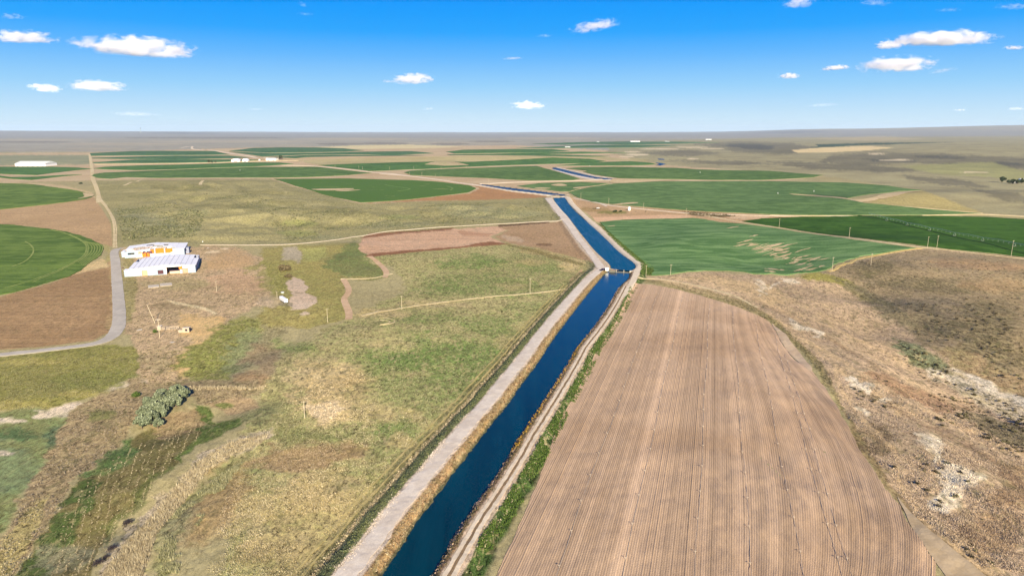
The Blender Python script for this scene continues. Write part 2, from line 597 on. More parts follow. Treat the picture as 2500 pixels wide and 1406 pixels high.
def paint(poly, A, B, x=(0.5, 0.3, 0.0), soft=6, warp=10, op=1.0, cr=False):
    """lay a patch of ground; its outline is ragged by soil-sized noise"""
    poly = np.array(poly, float)
    if cr: poly = catmull(poly, n=5, closed=True)
    m = ok & (U0 > poly[:, 0].min() - soft * 3 - warp * 2) & (U0 < poly[:, 0].max() + soft * 3 + warp * 2) & (V0 > poly[:, 1].min() - soft * 2 - warp) & (V0 < poly[:, 1].max() + soft * 2 + warp)
    idx = np.nonzero(m)[0]
    if not len(idx): return
    flat = np.clip((V0[idx] - 316) / 380, 0.05, 1.0)      # things lie flatter towards the horizon
    u = U0[idx] + (WN1[idx] * 0.6 + BIG1[idx]) * warp * 1.6
    v = V0[idx] + (WN2[idx] * 0.6 + BIG2[idx]) * warp * flat
    rag = min(1.0, (soft + warp) / 14)
    u = u + rag * MPX[idx] * (WN1[idx] * 4.0 + WN3[idx] * 1.6)
    v = v + rag * MPX[idx] * (WN2[idx] * 4.0 + WN4[idx] * 1.6) * CAM_H / np.maximum(_rf[idx], 120)
    d = seg_dist(u, v, poly)
    d = np.where(in_poly(u, v, poly), d, -d)
    k = smooth(-soft, soft, d)
    # a patch thins out in tufts rather than fading evenly
    k = smooth(0.0, 1.0, k + (WN3[idx] * 0.5 + WN1[idx] * 0.6) * 4 * k * (1 - k))
    k = (k * op)[:, None]
    VA[idx] = VA[idx] * (1 - k) + np.array(alb(*A)) * k
    VB[idx] = VB[idx] * (1 - k) + np.array(alb(*B)) * k
    VX[idx] = VX[idx] * (1 - k) + np.array(x) * k
def blob(u, v, ru, rv, A, B, x=(0.5, 0.3, 0), soft=None, op=1.0, rot=0.0, warp=None):
    t = np.linspace(0, 2 * math.pi, 14, endpoint=False)
    c, s = math.cos(rot), math.sin(rot)
    P = [(u + ru * math.cos(a) * c - rv * math.sin(a) * s, v + ru * math.cos(a) * s + rv * math.sin(a) * c) for a in t]
    paint(P, A, B, x, soft if soft is not None else min(ru, rv) * 0.85, warp if warp is not None else min(ru, rv) * 0.7, op)

def trail_or_fold(pts, wpx, A, B, x=(0.5, 0.5, 0), op=0.8, warp=6):
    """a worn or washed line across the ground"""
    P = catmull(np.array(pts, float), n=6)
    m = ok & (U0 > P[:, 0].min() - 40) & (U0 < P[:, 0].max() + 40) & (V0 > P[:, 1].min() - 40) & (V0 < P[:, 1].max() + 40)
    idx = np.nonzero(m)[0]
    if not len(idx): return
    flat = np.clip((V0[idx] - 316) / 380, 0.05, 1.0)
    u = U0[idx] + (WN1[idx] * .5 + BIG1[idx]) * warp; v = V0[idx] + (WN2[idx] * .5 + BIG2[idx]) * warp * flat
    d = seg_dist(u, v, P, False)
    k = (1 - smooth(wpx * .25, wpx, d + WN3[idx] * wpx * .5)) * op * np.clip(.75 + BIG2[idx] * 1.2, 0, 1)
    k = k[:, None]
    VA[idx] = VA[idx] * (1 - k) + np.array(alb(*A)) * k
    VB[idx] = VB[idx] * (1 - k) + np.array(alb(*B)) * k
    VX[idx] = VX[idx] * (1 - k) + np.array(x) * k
GRASS = ((186, 174, 130), (164, 154, 112)); 
fill((184, 172, 130), (164, 152, 114))
# far upland and hazy flats
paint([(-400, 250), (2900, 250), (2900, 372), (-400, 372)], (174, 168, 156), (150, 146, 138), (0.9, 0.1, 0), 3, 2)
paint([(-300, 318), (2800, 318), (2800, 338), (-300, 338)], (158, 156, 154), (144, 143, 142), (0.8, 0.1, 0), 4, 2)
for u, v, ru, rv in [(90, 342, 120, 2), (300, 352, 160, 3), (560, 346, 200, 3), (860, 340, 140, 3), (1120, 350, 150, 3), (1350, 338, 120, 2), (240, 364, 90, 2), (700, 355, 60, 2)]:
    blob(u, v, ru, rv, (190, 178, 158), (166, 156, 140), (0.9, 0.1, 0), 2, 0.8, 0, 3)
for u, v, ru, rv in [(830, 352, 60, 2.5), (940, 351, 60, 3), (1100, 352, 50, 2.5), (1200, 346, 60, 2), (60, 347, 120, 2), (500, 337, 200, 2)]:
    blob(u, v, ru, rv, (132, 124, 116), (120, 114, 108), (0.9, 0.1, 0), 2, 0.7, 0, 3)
# farmland earth between the circles
paint([(-300, 378), (230, 372), (640, 360), (1260, 355), (1500, 368), (1560, 400), (1900, 412), (2010, 430), (1900, 443), (1560, 450), (1340, 480), (1170, 492), (880, 501), (660, 441), (235, 441), (-300, 452)],
      (206, 184, 152), (188, 162, 130), (0.8, 0.15, 0), 2, 1.5)
paint([(-300, 379), (220, 379), (222, 402), (-300, 406)], (160, 158, 128), (138, 142, 116), (0.8, 0.1, 0), 2, 2)
paint([(770, 360), (870, 355), (1000, 353.5), (1140, 358), (1060, 362), (900, 364.5), (800, 362.5)], (222, 208, 166), (208, 192, 150), (0.7, 0.1, 0), 1, 0.6)
paint([(725, 393), (900, 386), (1060, 383), (1260, 380), (1480, 384), (1600, 396), (1450, 391), (1260, 391), (1100, 397), (960, 400), (780, 404)], (190, 176, 134), (170, 158, 118), (0.8, 0.2, 0), 1.2, 1)
paint([(1030, 403.5), (1080, 397.5), (1140, 403), (1090, 405)], (192, 178, 136), (176, 164, 122), (0.8, 0.2, 0), 0.8, 0.5)
# rangeland right
paint([(1500, 346), (1900, 336), (2900, 330), (2900, 545), (2400, 520), (2250, 466), (2010, 429), (1640, 405), (1560, 388), (1480, 372)], (176, 168, 132), (146, 138, 110), (0.95, 0.3, 0), 3, 4)
DK = ((128, 122, 104), (108, 104, 90)); DX = (0.95, 0.4, 0)
for P in ([(1700, 352), (1800, 346), (1930, 350), (2020, 366), (1930, 377), (1800, 372), (1760, 362)], [(2030, 380), (2120, 372), (2300, 376), (2520, 386), (2600, 412), (2420, 414), (2250, 398), (2100, 404), (2000, 396)],
          [(1880, 395), (2060, 398), (2180, 408), (2240, 414), (2160, 420), (1980, 414)], [(2200, 428), (2330, 436), (2420, 458), (2320, 454), (2220, 440)], [(2370, 462), (2480, 470), (2560, 500), (2450, 490)],
          [(2100, 412), (2230, 414), (2260, 420), (2150, 422)], [(1560, 372), (1680, 366), (1760, 374), (1700, 382), (1600, 380)], [(1640, 392), (1800, 392), (1900, 402), (1760, 404)]):
    paint(P, DK[0], DK[1], DX, 5, 9, 0.85)
for u, v, ru, rv in [(2450, 400, 60, 4), (1830, 357, 60, 5), (1850, 362, 40, 4), (2300, 384, 60, 3), (2180, 392, 70, 3)]:
    blob(u, v, ru, rv, (92, 92, 88), (80, 82, 80), DX, 3, 0.8, 0.03, 6)
paint([(2200, 405), (2420, 395), (2520, 425), (2520, 450), (2420, 432), (2280, 425)], (170, 168, 112), (152, 152, 104), (0.9, 0.3, 0), 4, 6, 0.8)
paint([(1932, 367), (2010, 360), (2120, 357), (2182, 361), (2120, 368), (2010, 373.5), (1945, 373)], (232, 208, 160), (222, 198, 150), (0.4, 0.1, 0), 1, 0.6)
paint([(1955, 339), (2150, 333), (2260, 340), (2150, 345)], (196, 178, 142), (180, 164, 132), (0.7, 0.1, 0), 2, 2, 0.6)
paint([(1990, 353), (2140, 349), (2330, 347.5), (2150, 353.5), (2000, 358)], (72, 92, 74), (66, 84, 70), (0.5, 0.1, 0), 1, 0.8)
paint([(1960, 361), (2040, 354), (2140, 350.5), (2060, 357.5), (1985, 361.5)], (76, 98, 78), (70, 90, 74), (0.5, 0.1, 0), 0.8, 0.5)
for u, v, ru, rv in [(2140, 376, 30, 1.6), (2190, 391, 45, 1.6), (1690, 388, 16, 1.4), (1555, 378, 30, 2.2), (1530, 383, 20, 2), (1545, 371, 24, 1.5), (1610, 364, 50, 1.5), (1690, 360, 40, 1.5), (1740, 363, 30, 1.2), (2380, 421, 40, 2)]:
    blob(u, v, ru, rv, (232, 214, 184), (212, 192, 160), (0.4, 0.1, 0), 1, 0.85, 0.0, 1.5)
paint([(2070, 452), (2170, 454), (2255, 466), (2400, 520), (2320, 517), (2240, 507), (2120, 496), (2140, 485), (2190, 472), (2240, 468)], (190, 174, 120), (172, 158, 108), (0.8, 0.35, 0), 3, 3)
# middle grass hills
HILLP = [(232, 441), (660, 437), (720, 456), (881, 498), (1060, 490), (1330, 481), (1378, 540), (1210, 549), (1090, 560), (885, 578), (750, 599), (450, 604), (290, 604), (276, 560), (262, 505)]
paint(HILLP, (172, 162, 116), (148, 142, 100), (0.75, 0.55, 0), 3, 3)
for u, v, ru, rv, op in [(430, 462, 60, 6, .6), (560, 505, 90, 7, .5), (690, 500, 70, 8, .5), (820, 515, 80, 8, .5), (740, 548, 80, 8, .55), (900, 550, 90, 6, .5), (480, 455, 40, 5, .6), (640, 470, 70, 5, .5), (380, 590, 60, 5, .5)]:
    blob(u, v, ru, rv, (140, 134, 88), (124, 120, 80), (0.8, 0.6, 0), 4, op, 0.05, 8)
for u, v, ru, rv in [(360, 545, 75, 24), (420, 560, 70, 14), (310, 520, 40, 15), (470, 520, 50, 10), (1200, 522, 120, 14), (1150, 508, 90, 8), (960, 550, 90, 8), (770, 580, 70, 7)]:
    blob(u, v, ru, rv, (166, 162, 122), (128, 130, 94), (0.6, 0.95, 0), 8, 0.85, 0, 10)
for u, v, ru, rv in [(730, 545, 40, 8), (720, 570, 50, 8), (980, 530, 50, 5)]:
    blob(u, v, ru, rv, (162, 164, 96), (146, 150, 96), (0.7, 0.5, 0), 5, 0.7, 0, 8)
# left brown stubble blocks
paint([(-400, 506), (130, 497), (228, 481), (250, 512), (270, 545), (276, 600), (250, 606), (205, 576), (77, 553), (-400, 520)], (196, 164, 126), (178, 148, 112), (0.6, 0.3, 1), 1.5, 1)
paint([(-400, 452), (-50, 446), (60, 446), (150, 452), (225, 470), (236, 486), (228, 482), (190, 466), (128, 457), (0, 448)], (206, 184, 146), (192, 168, 130), (0.6, 0.2, 0), 1.5, 1)
paint([(-400, 800), (0, 724), (128, 690), (250, 640), (272, 636), (278, 700), (282, 770), (266, 812), (225, 832), (100, 846), (-400, 880)], (176, 144, 108), (158, 128, 94), (0.6, 0.35, 1), 1.5, 2)
paint([(170, 665), (250, 632), (268, 640), (262, 655), (190, 668), (60, 700), (30, 706)], (214, 190, 144), (196, 168, 124), (0.5, 0.4, 0), 3, 4)
paint([(252, 595), (270, 600), (268, 640), (252, 645), (262, 620)], (186, 172, 118), (160, 150, 100), (0.5, 0.5, 0), 3, 3)
paint([(262, 640), (278, 640), (284, 760), (272, 812), (262, 800), (272, 740)], (188, 158, 118), (170, 146, 104), (0.5, 0.5, 0), 3, 3)
# yard round the sheds
paint([(300, 604), (450, 602), (560, 604), (640, 630), (660, 690), (655, 740), (560, 775), (545, 800), (530, 850), (480, 880), (450, 930), (340, 940), (325, 860), (306, 800), (306, 690)], (204, 176, 142), (178, 154, 120), (0.75, 0.7, 0), 6, 10)
blob(570, 690, 70, 30, (206, 170, 136), (188, 156, 124), (0.6, 0.4, 0), 14, 0.85)
blob(560, 640, 60, 20, (206, 172, 130), (190, 156, 116), (0.6, 0.3, 0), 10, 0.8)
blob(420, 690, 90, 12, (180, 162, 120), (158, 146, 104), (0.6, 0.6, 0), 8, 0.7)
blob(430, 745, 80, 9, (164, 140, 108), (148, 130, 100), (0.6, 0.5, 0), 5, 0.7)
paint([(440, 768), (540, 772), (548, 805), (528, 850), (478, 880), (452, 930), (425, 905), (445, 860), (470, 838), (440, 800)], (222, 190, 138), (204, 168, 116), (0.6, 0.35, 0), 8, 8, 0.95)
blob(395, 880, 50, 34, (196, 170, 132), (150, 138, 104), (0.4, 0.95, 0), 14, 0.9)
blob(315, 700, 16, 90, (164, 156, 100), (146, 136, 88), (0.5, 0.7, 0), 6, 0.8, 0, 5)
blob(520, 616, 18, 3, (236, 214, 180), (220, 196, 160), (0.4, 0.2, 0), 2, 0.9, -0.15, 3); blob(548, 608, 10, 2, (236, 214, 180), (220, 196, 160), (0.4, 0.2, 0), 1.5, 0.9, 0, 2)
paint([(408, 732), (430, 735), (500, 750), (530, 764), (526, 767), (490, 755), (425, 740)], (232, 214, 176), (214, 192, 150), (0.3, 0.5, 0), 2, 2, 0.9)
# grass mosaic between yard and dirt path
paint([(640, 606), (760, 600), (885, 590), (880, 625), (905, 640), (945, 665), (940, 676), (870, 682), (835, 680), (850, 760), (850, 780), (760, 800), (650, 800), (620, 770), (660, 740), (665, 690), (640, 640)], (172, 158, 98), (150, 144, 86), (0.7, 0.5, 0), 5, 6)
blob(660, 680, 40, 34, (154, 150, 82), (140, 138, 78), (0.6, 0.65, 0), 18, 0.7)
paint([(735, 606), (800, 604), (800, 625), (770, 640), (735, 635)], (178, 174, 104), (158, 156, 94), (0.5, 0.6, 0), 5, 6)
paint([(865, 585), (885, 600), (905, 640), (945, 672), (930, 677), (860, 678), (810, 660), (790, 640), (830, 620)], (128, 132, 82), (108, 122, 72), (0.7, 0.5, 0), 7, 6, 0.9)
paint([(690, 606), (730, 604), (737, 640), (690, 632)], (196, 182, 164), (182, 168, 146), (0.5, 0.3, 0), 5, 5, 0.8)
PALE = ((216, 194, 174), (200, 176, 154))
paint([(692, 690), (715, 675), (742, 684), (748, 700), (742, 712), (772, 728), (774, 740), (745, 755), (710, 756), (703, 740), (712, 712), (694, 702)], *PALE, (0.4, 0.25, 0), 2.5, 4)
blob(660, 738, 40, 12, (198, 176, 152), (172, 154, 126), (0.4, 0.5, 0), 6, 0.8); blob(695, 745, 22, 6, (132, 124, 104), (118, 114, 94), (0.5, 0.4, 0), 4, 0.7); blob(742, 764, 14, 4, *PALE, (0.4, 0.2, 0), 3, 0.9)
blob(730, 715, 12, 1.2, (140, 126, 100), (130, 120, 96), (0.4, 0.3, 0), 0.8, 0.7, 0, 1)
# great meadow left of the canal
MEAD = [(880, 625), (1000, 614), (1240, 592), (1400, 625), (1450, 640), (1440, 668), (1395, 700), (1340, 770), (1245, 890), (1170, 1000), (1020, 1180), (900, 1310), (820, 1420), (760, 1500), (560, 1500), (560, 1100), (640, 960), (700, 850), (850, 782), (990, 700), (960, 660)]
paint(MEAD, (184, 172, 122), (146, 146, 94), (0.75, 0.85, 0), 6, 6)
GREEN = ((142, 152, 92), (108, 130, 68)); GX = (0.7, 0.95, 0)
for u, v, ru, rv, op in [(1150, 640, 90, 18, .9), (1050, 690, 60, 20, .5), (1180, 700, 150, 20, .6), (1320, 655, 60, 14, .6), (1050, 860, 140, 34, .95), (1230, 800, 90, 30, .85), (1180, 870, 110, 36, .95), (930, 880, 80, 30, .6), (1130, 930, 90, 30, .7), (860, 930, 40, 60, .4), (1000, 960, 120, 50, .5),
                         (960, 1050, 60, 26, .7), (1050, 1090, 50, 26, .5), (1270, 750, 60, 20, .6), (640, 840, 50, 30, .6), (720, 850, 60, 16, .6), (620, 1130, 40, 40, .4), (930, 1200, 40, 30, .35), (1060, 780, 120, 12, .5)]:
    blob(u, v, ru, rv, *GREEN, GX, min(rv, ru) * .8, op)
TANG = ((210, 188, 144), (184, 160, 112)); TX = (0.75, 0.7, 0)
for u, v, ru, rv, op in [(820, 930, 90, 50, .95), (800, 990, 50, 34, .9), (900, 1000, 60, 26, .6), (980, 1080, 40, 16, .6), (1250, 870, 26, 50, .6), (1300, 800, 24, 26, .5), (940, 765, 70, 10, .7), (1060, 745, 90, 8, .6), (1250, 700, 40, 8, .5), (1330, 615, 60, 10, .7), (1390, 640, 30, 20, .8), (1300, 640, 40, 7, .5),
                         (760, 1200, 80, 60, .7), (620, 1250, 60, 70, .6), (870, 1260, 60, 40, .5), (520, 1250, 50, 60, .6), (700, 1330, 80, 40, .6), (1000, 1010, 40, 16, .5), (960, 840, 60, 14, .5)]:
    blob(u, v, ru, rv, *TANG, TX, min(rv, ru) * .9, op)
blob(740, 1110, 160, 34, (174, 146, 112), (156, 130, 92), (0.7, 0.5, 0), 24, 0.85, -0.1)
blob(520, 1230, 60, 120, (174, 146, 104), (156, 130, 90), (0.7, 0.6, 0), 40, 0.7, 0.3)
blob(800, 1240, 160, 90, (196, 174, 122), (158, 144, 96), (0.8, 0.8, 0), 50, 0.6)
blob(760, 1380, 140, 50, (170, 152, 106), (138, 130, 86), (0.8, 0.85, 0), 40, 0.7)
blob(900, 1340, 70, 50, (142, 138, 86), (128, 122, 82), (0.7, 0.7, 0), 30, 0.6)
blob(960, 1290, 60, 40, (150, 140, 100), (136, 128, 88), (0.6, 0.6, 0), 20, 0.5)
blob(790, 1000, 30, 20, (226, 204, 170), (206, 182, 146), (0.5, 0.3, 0), 12, 0.8)
blob(740, 1060, 120, 16, (138, 140, 86), (126, 130, 80), (0.7, 0.7, 0), 14, 0.8)
# central draw (grey green and brown)
paint([(560, 800), (650, 790), (700, 800), (640, 860), (600, 900), (575, 940), (520, 930), (560, 870)], (160, 148, 112), (150, 142, 108), (0.6, 0.6, 0), 10, 10, .9)
paint([(455, 860), (540, 790), (600, 770), (640, 780), (600, 860), (560, 930), (470, 935), (440, 910)], (150, 148, 82), (134, 136, 74), (0.6, 0.75, 0), 14, 14)
blob(590, 850, 26, 60, (146, 152, 112), (134, 142, 104), (0.6, 0.5, 0), 20, 0.7, 0.4)
blob(640, 890, 40, 50, (168, 144, 114), (148, 130, 102), (0.7, 0.6, 0), 20, 0.8, 0.4)
blob(620, 930, 50, 16, (176, 144, 108), (156, 130, 96), (0.6, 0.5, 0), 8, 0.8)
blob(650, 1010, 60, 34, (150, 146, 104), (134, 134, 92), (0.6, 0.7, 0), 20, 0.8)
blob(570, 980, 60, 22, (186, 158, 126), (168, 142, 110), (0.6, 0.5, 0), 10, 0.85)
blob(552, 990, 22, 6, (120, 128, 70), (108, 118, 64), (0.5, 0.6, 0), 4, 0.9)
blob(690, 1000, 34, 60, (168, 160, 108), (150, 146, 96), (0.6, 0.6, 0), 24, 0.6)
# green paddock lower left
paint([(-400, 868), (0, 868), (140, 856), (240, 842), (320, 842), (345, 870), (330, 920), (230, 960), (150, 990), (-400, 1030)], (152, 146, 82), (130, 130, 70), (0.7, 0.6, 0), 5, 5)
for u, v, ru, rv in [(60, 880, 100, 8), (200, 960, 80, 8), (40, 990, 100, 14)]:
    blob(u, v, ru, rv, (186, 172, 100), (168, 156, 92), (0.7, 0.6, 0), 6, 0.6)
blob(230, 930, 120, 22, (132, 136, 70), (120, 126, 62), (0.7, 0.6, 0), 12, 0.6)
paint([(-400, 1020), (60, 1000), (190, 985), (200, 1010), (150, 1060), (120, 1110), (60, 1200), (0, 1290), (-400, 1500)], (140, 144, 96), (126, 140, 92), (0.7, 0.5, 0), 10, 10)
blob(40, 1130, 80, 60, (138, 152, 112), (126, 142, 100), (0.6, 0.4, 0), 30, 0.8)
blob(20, 1060, 80, 10, (86, 112, 74), (78, 104, 70), (0.6, 0.5, 0), 8, 0.8); blob(150, 1060, 40, 20, (96, 116, 88), (84, 106, 82), (0.6, 0.7, 0), 10, 0.8, -0.3)
for u, v, ru, rv, r in [(140, 1005, 50, 16, -0.2), (20, 1030, 46, 7, 0), (310, 940, 50, 5, -0.2), (170, 990, 40, 8, -0.2), (10, 1105, 30, 6, 0)]:
    blob(u, v, ru, rv, (234, 216, 198), (214, 194, 170), (0.4, 0.5, 0), 7, 0.9, r)
# brown scrub band with tussocks
paint([(190, 985), (330, 930), (440, 930), (640, 930), (640, 960), (500, 980), (460, 960), (330, 1040), (300, 1070), (200, 1160), (130, 1260), (60, 1380), (0, 1500), (-60, 1500), (0, 1300), (110, 1130)], (174, 152, 118), (146, 130, 98), (0.7, 0.8, 0), 7, 8)
paint([(0, 1320), (70, 1230), (120, 1200), (90, 1290), (40, 1400), (0, 1480)], (186, 170, 114), (160, 148, 96), (0.5, 0.9, 0), 8, 6, .8)
blob(250, 1010, 40, 16, (124, 128, 74), (112, 116, 66), (0.6, 0.7, 0), 8, 0.8)
# striped garden plot
paint([(320, 1075), (480, 995), (500, 1010), (490, 1060), (420, 1130), (330, 1230), (240, 1330), (200, 1500), (20, 1500), (60, 1390), (130, 1270), (210, 1160)], (132, 120, 80), (112, 106, 66), (0.7, 0.6, 0), 5, 5)
blob(275, 1110, 64, 24, (104, 126, 78), (90, 114, 62), (0.6, 0.7, 0), 12, 0.95, -0.55); paint([(215, 1165), (260, 1170), (200, 1260), (150, 1340), (110, 1430), (60, 1500), (20, 1480), (80, 1370), (140, 1270)], (88, 104, 58), (74, 92, 46), (0.7, 0.7, 0), 9, 8, .95); paint([(330, 1200), (400, 1130), (420, 1140), (330, 1250), (250, 1340), (230, 1330)], (100, 108, 62), (88, 98, 54), (0.7, 0.7, 0), 8, 8, .7)
blob(440, 1030, 60, 26, (180, 154, 120), (162, 138, 106), (0.6, 0.6, 0), 12, 0.8, -0.4)
paint([(480, 985), (510, 990), (520, 1030), (600, 1020), (560, 1050), (480, 1090), (400, 1150), (470, 1075), (495, 1030)], (108, 122, 66), (94, 110, 58), (0.6, 0.6, 0), 6, 6)
blob(160, 1370, 70, 40, (152, 148, 120), (136, 134, 106), (0.6, 0.8, 0), 18, 0.7)
# pale reed stripe down the draw
paint([(660, 1050), (640, 1080), (560, 1110), (500, 1150), (440, 1220), (380, 1300), (340, 1420), (230, 1500), (200, 1450), (260, 1370), (330, 1280), (400, 1200), (480, 1120), (560, 1070)], (192, 176, 152), (164, 150, 126), (0.6, 0.9, 0), 7, 8)
paint([(560, 1120), (620, 1090), (560, 1160), (480, 1240), (420, 1330), (400, 1420), (340, 1480), (380, 1330), (440, 1230)], (150, 148, 100), (132, 136, 88), (0.6, 0.8, 0), 10, 8, .8)
blob(440, 1300, 30, 80, (162, 152, 122), (146, 138, 106), (0.6, 0.9, 0), 16, 0.5, 0.5)
# graded earth by the canal
paint([(884, 580), (1000, 566), (1132, 558), (1215, 552), (1240, 560), (1195, 578), (1230, 592), (1132, 602), (1004, 615), (902, 624), (874, 610)], (212, 176, 148), (200, 162, 134), (0.5, 0.25, 1), 2, 2)
paint([(880, 582), (900, 571), (1000, 564), (1110, 556), (1100, 562), (1000, 569), (905, 580)], (150, 108, 82), (138, 100, 76), (0.5, 0.3, 0), 1.2, 2)
paint([(890, 625), (910, 618), (1010, 610), (1130, 601), (1170, 592), (1200, 589), (1245, 596), (1150, 603), (1010, 616), (910, 627)], (150, 106, 78), (140, 98, 72), (0.5, 0.3, 0), 1.2, 1.5)
paint([(1120, 564), (1200, 570), (1190, 577), (1130, 574)], (196, 156, 128), (180, 140, 112), (0.6, 0.3, 1), 2, 4)
paint([(1215, 551), (1380, 541), (1400, 575), (1455, 632), (1448, 642), (1400, 628), (1320, 606), (1245, 594), (1205, 578), (1240, 562)], (186, 154, 122), (168, 138, 106), (0.8, 0.4, 0), 3, 3)
paint([(1216, 549), (1290, 544), (1340, 541.5), (1340, 544.5), (1290, 548), (1218, 553)], (108, 82, 62), (96, 74, 58), (0.4, 0.5, 0), 1, 0.8)
blob(1330, 597, 18, 3, (128, 100, 76), (118, 92, 70), (0.4, 0.5, 0), 2, 0.9); blob(1250, 583, 30, 6, (206, 182, 160), (190, 164, 138), (0.5, 0.3, 0), 3, 0.8, 0.2)
paint([(1240, 595), (1320, 612), (1420, 642), (1455, 648), (1450, 652), (1400, 645), (1310, 618), (1240, 599)], (120, 114, 66), (132, 118, 72), (0.5, 0.7, 0), 2, 3, .8)
paint([(1420, 638), (1470, 640), (1480, 660), (1440, 680), (1405, 705), (1395, 690), (1430, 655)], (150, 142, 104), (126, 126, 88), (0.5, 0.9, 0), 4, 6, .9)
paint([(1385, 697), (1395, 680), (1420, 655), (1424, 662), (1412, 680), (1395, 700)], (206, 174, 138), (194, 160, 126), (0.4, 0.3, 0), 2, 2)
# earth right of the far circle by the canal
paint([(881, 497), (953, 492), (1055, 482), (1147, 472), (1170, 461), (1158, 452), (1240, 466), (1336, 479), (1330, 482), (1200, 488), (1055, 490)], (188, 142, 98), (172, 130, 92), (0.6, 0.3, 0), 1.5, 1.2)
# yard east of the canal
paint([(1380, 478), (1410, 484), (1450, 497), (1560, 506), (1680, 514), (1880, 525), (1960, 530), (1800, 545), (1700, 534), (1460, 543), (1430, 520), (1400, 500)], (204, 170, 134), (186, 152, 114), (0.7, 0.4, 0), 2, 2)
blob(1450, 512, 40, 6, (176, 146, 100), (160, 134, 90), (0.6, 0.6, 0), 4, 0.9); blob(1495, 519, 36, 4, (142, 136, 72), (128, 124, 66), (0.6, 0.5, 0), 3, 0.9); blob(1457, 508.5, 11, 1.2, (86, 74, 48), (80, 70, 46), (0.4, 0.5, 0), 1, 0.95, 0, 1)
paint([(1446, 531), (1560, 527), (1640, 524), (1695, 527), (1670, 533), (1560, 537), (1455, 541)], (228, 188, 154), (216, 174, 140), (0.4, 0.15, 1), 1.2, 1)
paint([(1664, 519), (1690, 518), (1750, 523), (1800, 528), (1760, 531), (1700, 527)], (96, 84, 52), (86, 76, 48), (0.4, 0.7, 0), 1.5, 2, .95)
blob(1830, 531, 50, 4, (214, 186, 156), (196, 166, 134), (0.5, 0.3, 0), 2, 0.9)
# right slope below the ploughed ground
RS = [(1560, 678), (1720, 664), (1860, 672), (1930, 676), (2020, 664), (2100, 634), (2240, 606), (2330, 612), (2900, 660), (2900, 1600), (2500, 1500), (2395, 1410), (2230, 1270), (2140, 1130), (2060, 1000), (2030, 940), (1960, 850), (1890, 780), (1810, 742), (1650, 698)]
paint(RS, (206, 178, 148), (176, 152, 124), (0.8, 0.75, 0), 3, 3)
paint([(2010, 668), (2090, 640), (2240, 608), (2330, 614), (2900, 660), (2900, 1130), (2600, 1060), (2450, 960), (2330, 880), (2240, 830), (2150, 750), (2060, 690)], (176, 154, 122), (150, 132, 102), (0.8, 0.7, 0), 6, 10)
for u, v, ru, rv, r, op in [(2130, 660, 60, 20, -.2, .7), (2200, 690, 80, 16, 0, .6), (2300, 700, 90, 14, .1, .6), (2130, 740, 60, 16, .5, .6), (2280, 800, 80, 26, .3, .5), (2400, 780, 90, 40, .2, .5), (2440, 860, 90, 40, .3, .6), (2230, 750, 60, 14, .2, .5)]:
    blob(u, v, ru, rv, (124, 112, 82), (106, 98, 72), (0.7, 0.95, 0), 12, op, r)
blob(2400, 650, 130, 12, (186, 154, 118), (170, 138, 104), (0.7, 0.4, 0), 8, 0.8, .08); blob(2420, 700, 90, 16, (176, 146, 108), (158, 132, 98), (0.7, 0.5, 0), 12, 0.6, .05)
paint([(1930, 676), (2000, 666), (2060, 680), (2095, 700), (2080, 706), (2020, 690), (1960, 684)], (168, 158, 86), (150, 144, 80), (0.6, 0.6, 0), 4, 4)
paint([(2060, 700), (2110, 715), (2180, 745), (2160, 748), (2100, 730)], (176, 158, 100), (160, 146, 92), (0.6, 0.6, 0), 4, 4, .8)
paint([(2040, 680), (2100, 700), (2180, 740), (2240, 800), (2200, 790), (2120, 740), (2060, 705)], (136, 124, 96), (122, 114, 88), (0.6, 0.7, 0), 6, 8, .8)
paint([(2180, 820), (2260, 850), (2330, 900), (2300, 915), (2240, 900), (2190, 860)], (136, 138, 104), (118, 124, 92), (0.5, 0.95, 0), 8, 10)
paint([(2260, 905), (2330, 900), (2420, 940), (2560, 1010), (2560, 1060), (2460, 1010), (2380, 980), (2300, 930)], (206, 188, 162), (160, 148, 118), (0.5, 0.95, 0), 8, 10)
paint([(2300, 860), (2360, 850), (2450, 900), (2560, 960), (2560, 1000), (2440, 950), (2340, 900)], (188, 158, 120), (156, 140, 98), (0.6, 0.8, 0), 10, 10, .8)
paint([(2320, 990), (2420, 1010), (2560, 1080), (2560, 1130), (2440, 1080), (2370, 1050)], (112, 104, 76), (100, 96, 72), (0.6, 0.95, 0), 10, 10, .75)
paint([(2120, 900), (2250, 950), (2380, 1000), (2300, 1010), (2200, 960), (2100, 930)], (176, 132, 94), (160, 122, 86), (0.7, 0.6, 0), 12, 10, .6)
for P in ([(1600, 680), (1740, 672), (1880, 700), (1960, 740), (1900, 745), (1800, 715), (1700, 690)], [(2030, 880), (2120, 930), (2260, 1010), (2200, 1010), (2090, 950)], [(2250, 1330), (2330, 1300), (2460, 1400), (2500, 1500), (2420, 1440)]):
    paint(P, (214, 184, 142), (196, 168, 128), (0.6, 0.6, 0), 8, 8, .7)
WHT = ((240, 226, 204), (220, 200, 172)); 
for u, v, ru, rv, r in [(1850, 690, 18, 6, .5), (1950, 796, 16, 5, .4), (1965, 806, 10, 3, .4), (1860, 712, 14, 3, .5), (2000, 822, 14, 3, .3), (2090, 935, 24, 8, .5), (2120, 948, 20, 8, -.3), (2170, 975, 22, 4, 0), (1930, 690, 30, 5, .2), (2265, 1075, 34, 12, .4), (2290, 1090, 26, 16, .9), (2340, 1165, 50, 22, .2), (2310, 1205, 40, 26, -.7), (2300, 1235, 36, 10, 0), (2105, 1000, 20, 5, .6), (2380, 1160, 24, 10, .1), (2410, 940, 50, 10, .5), (2470, 970, 40, 12, .5)]:
    blob(u, v, ru, rv, *WHT, (0.3, 0.55, 0), min(ru, rv) * .7, .9, r, 9)
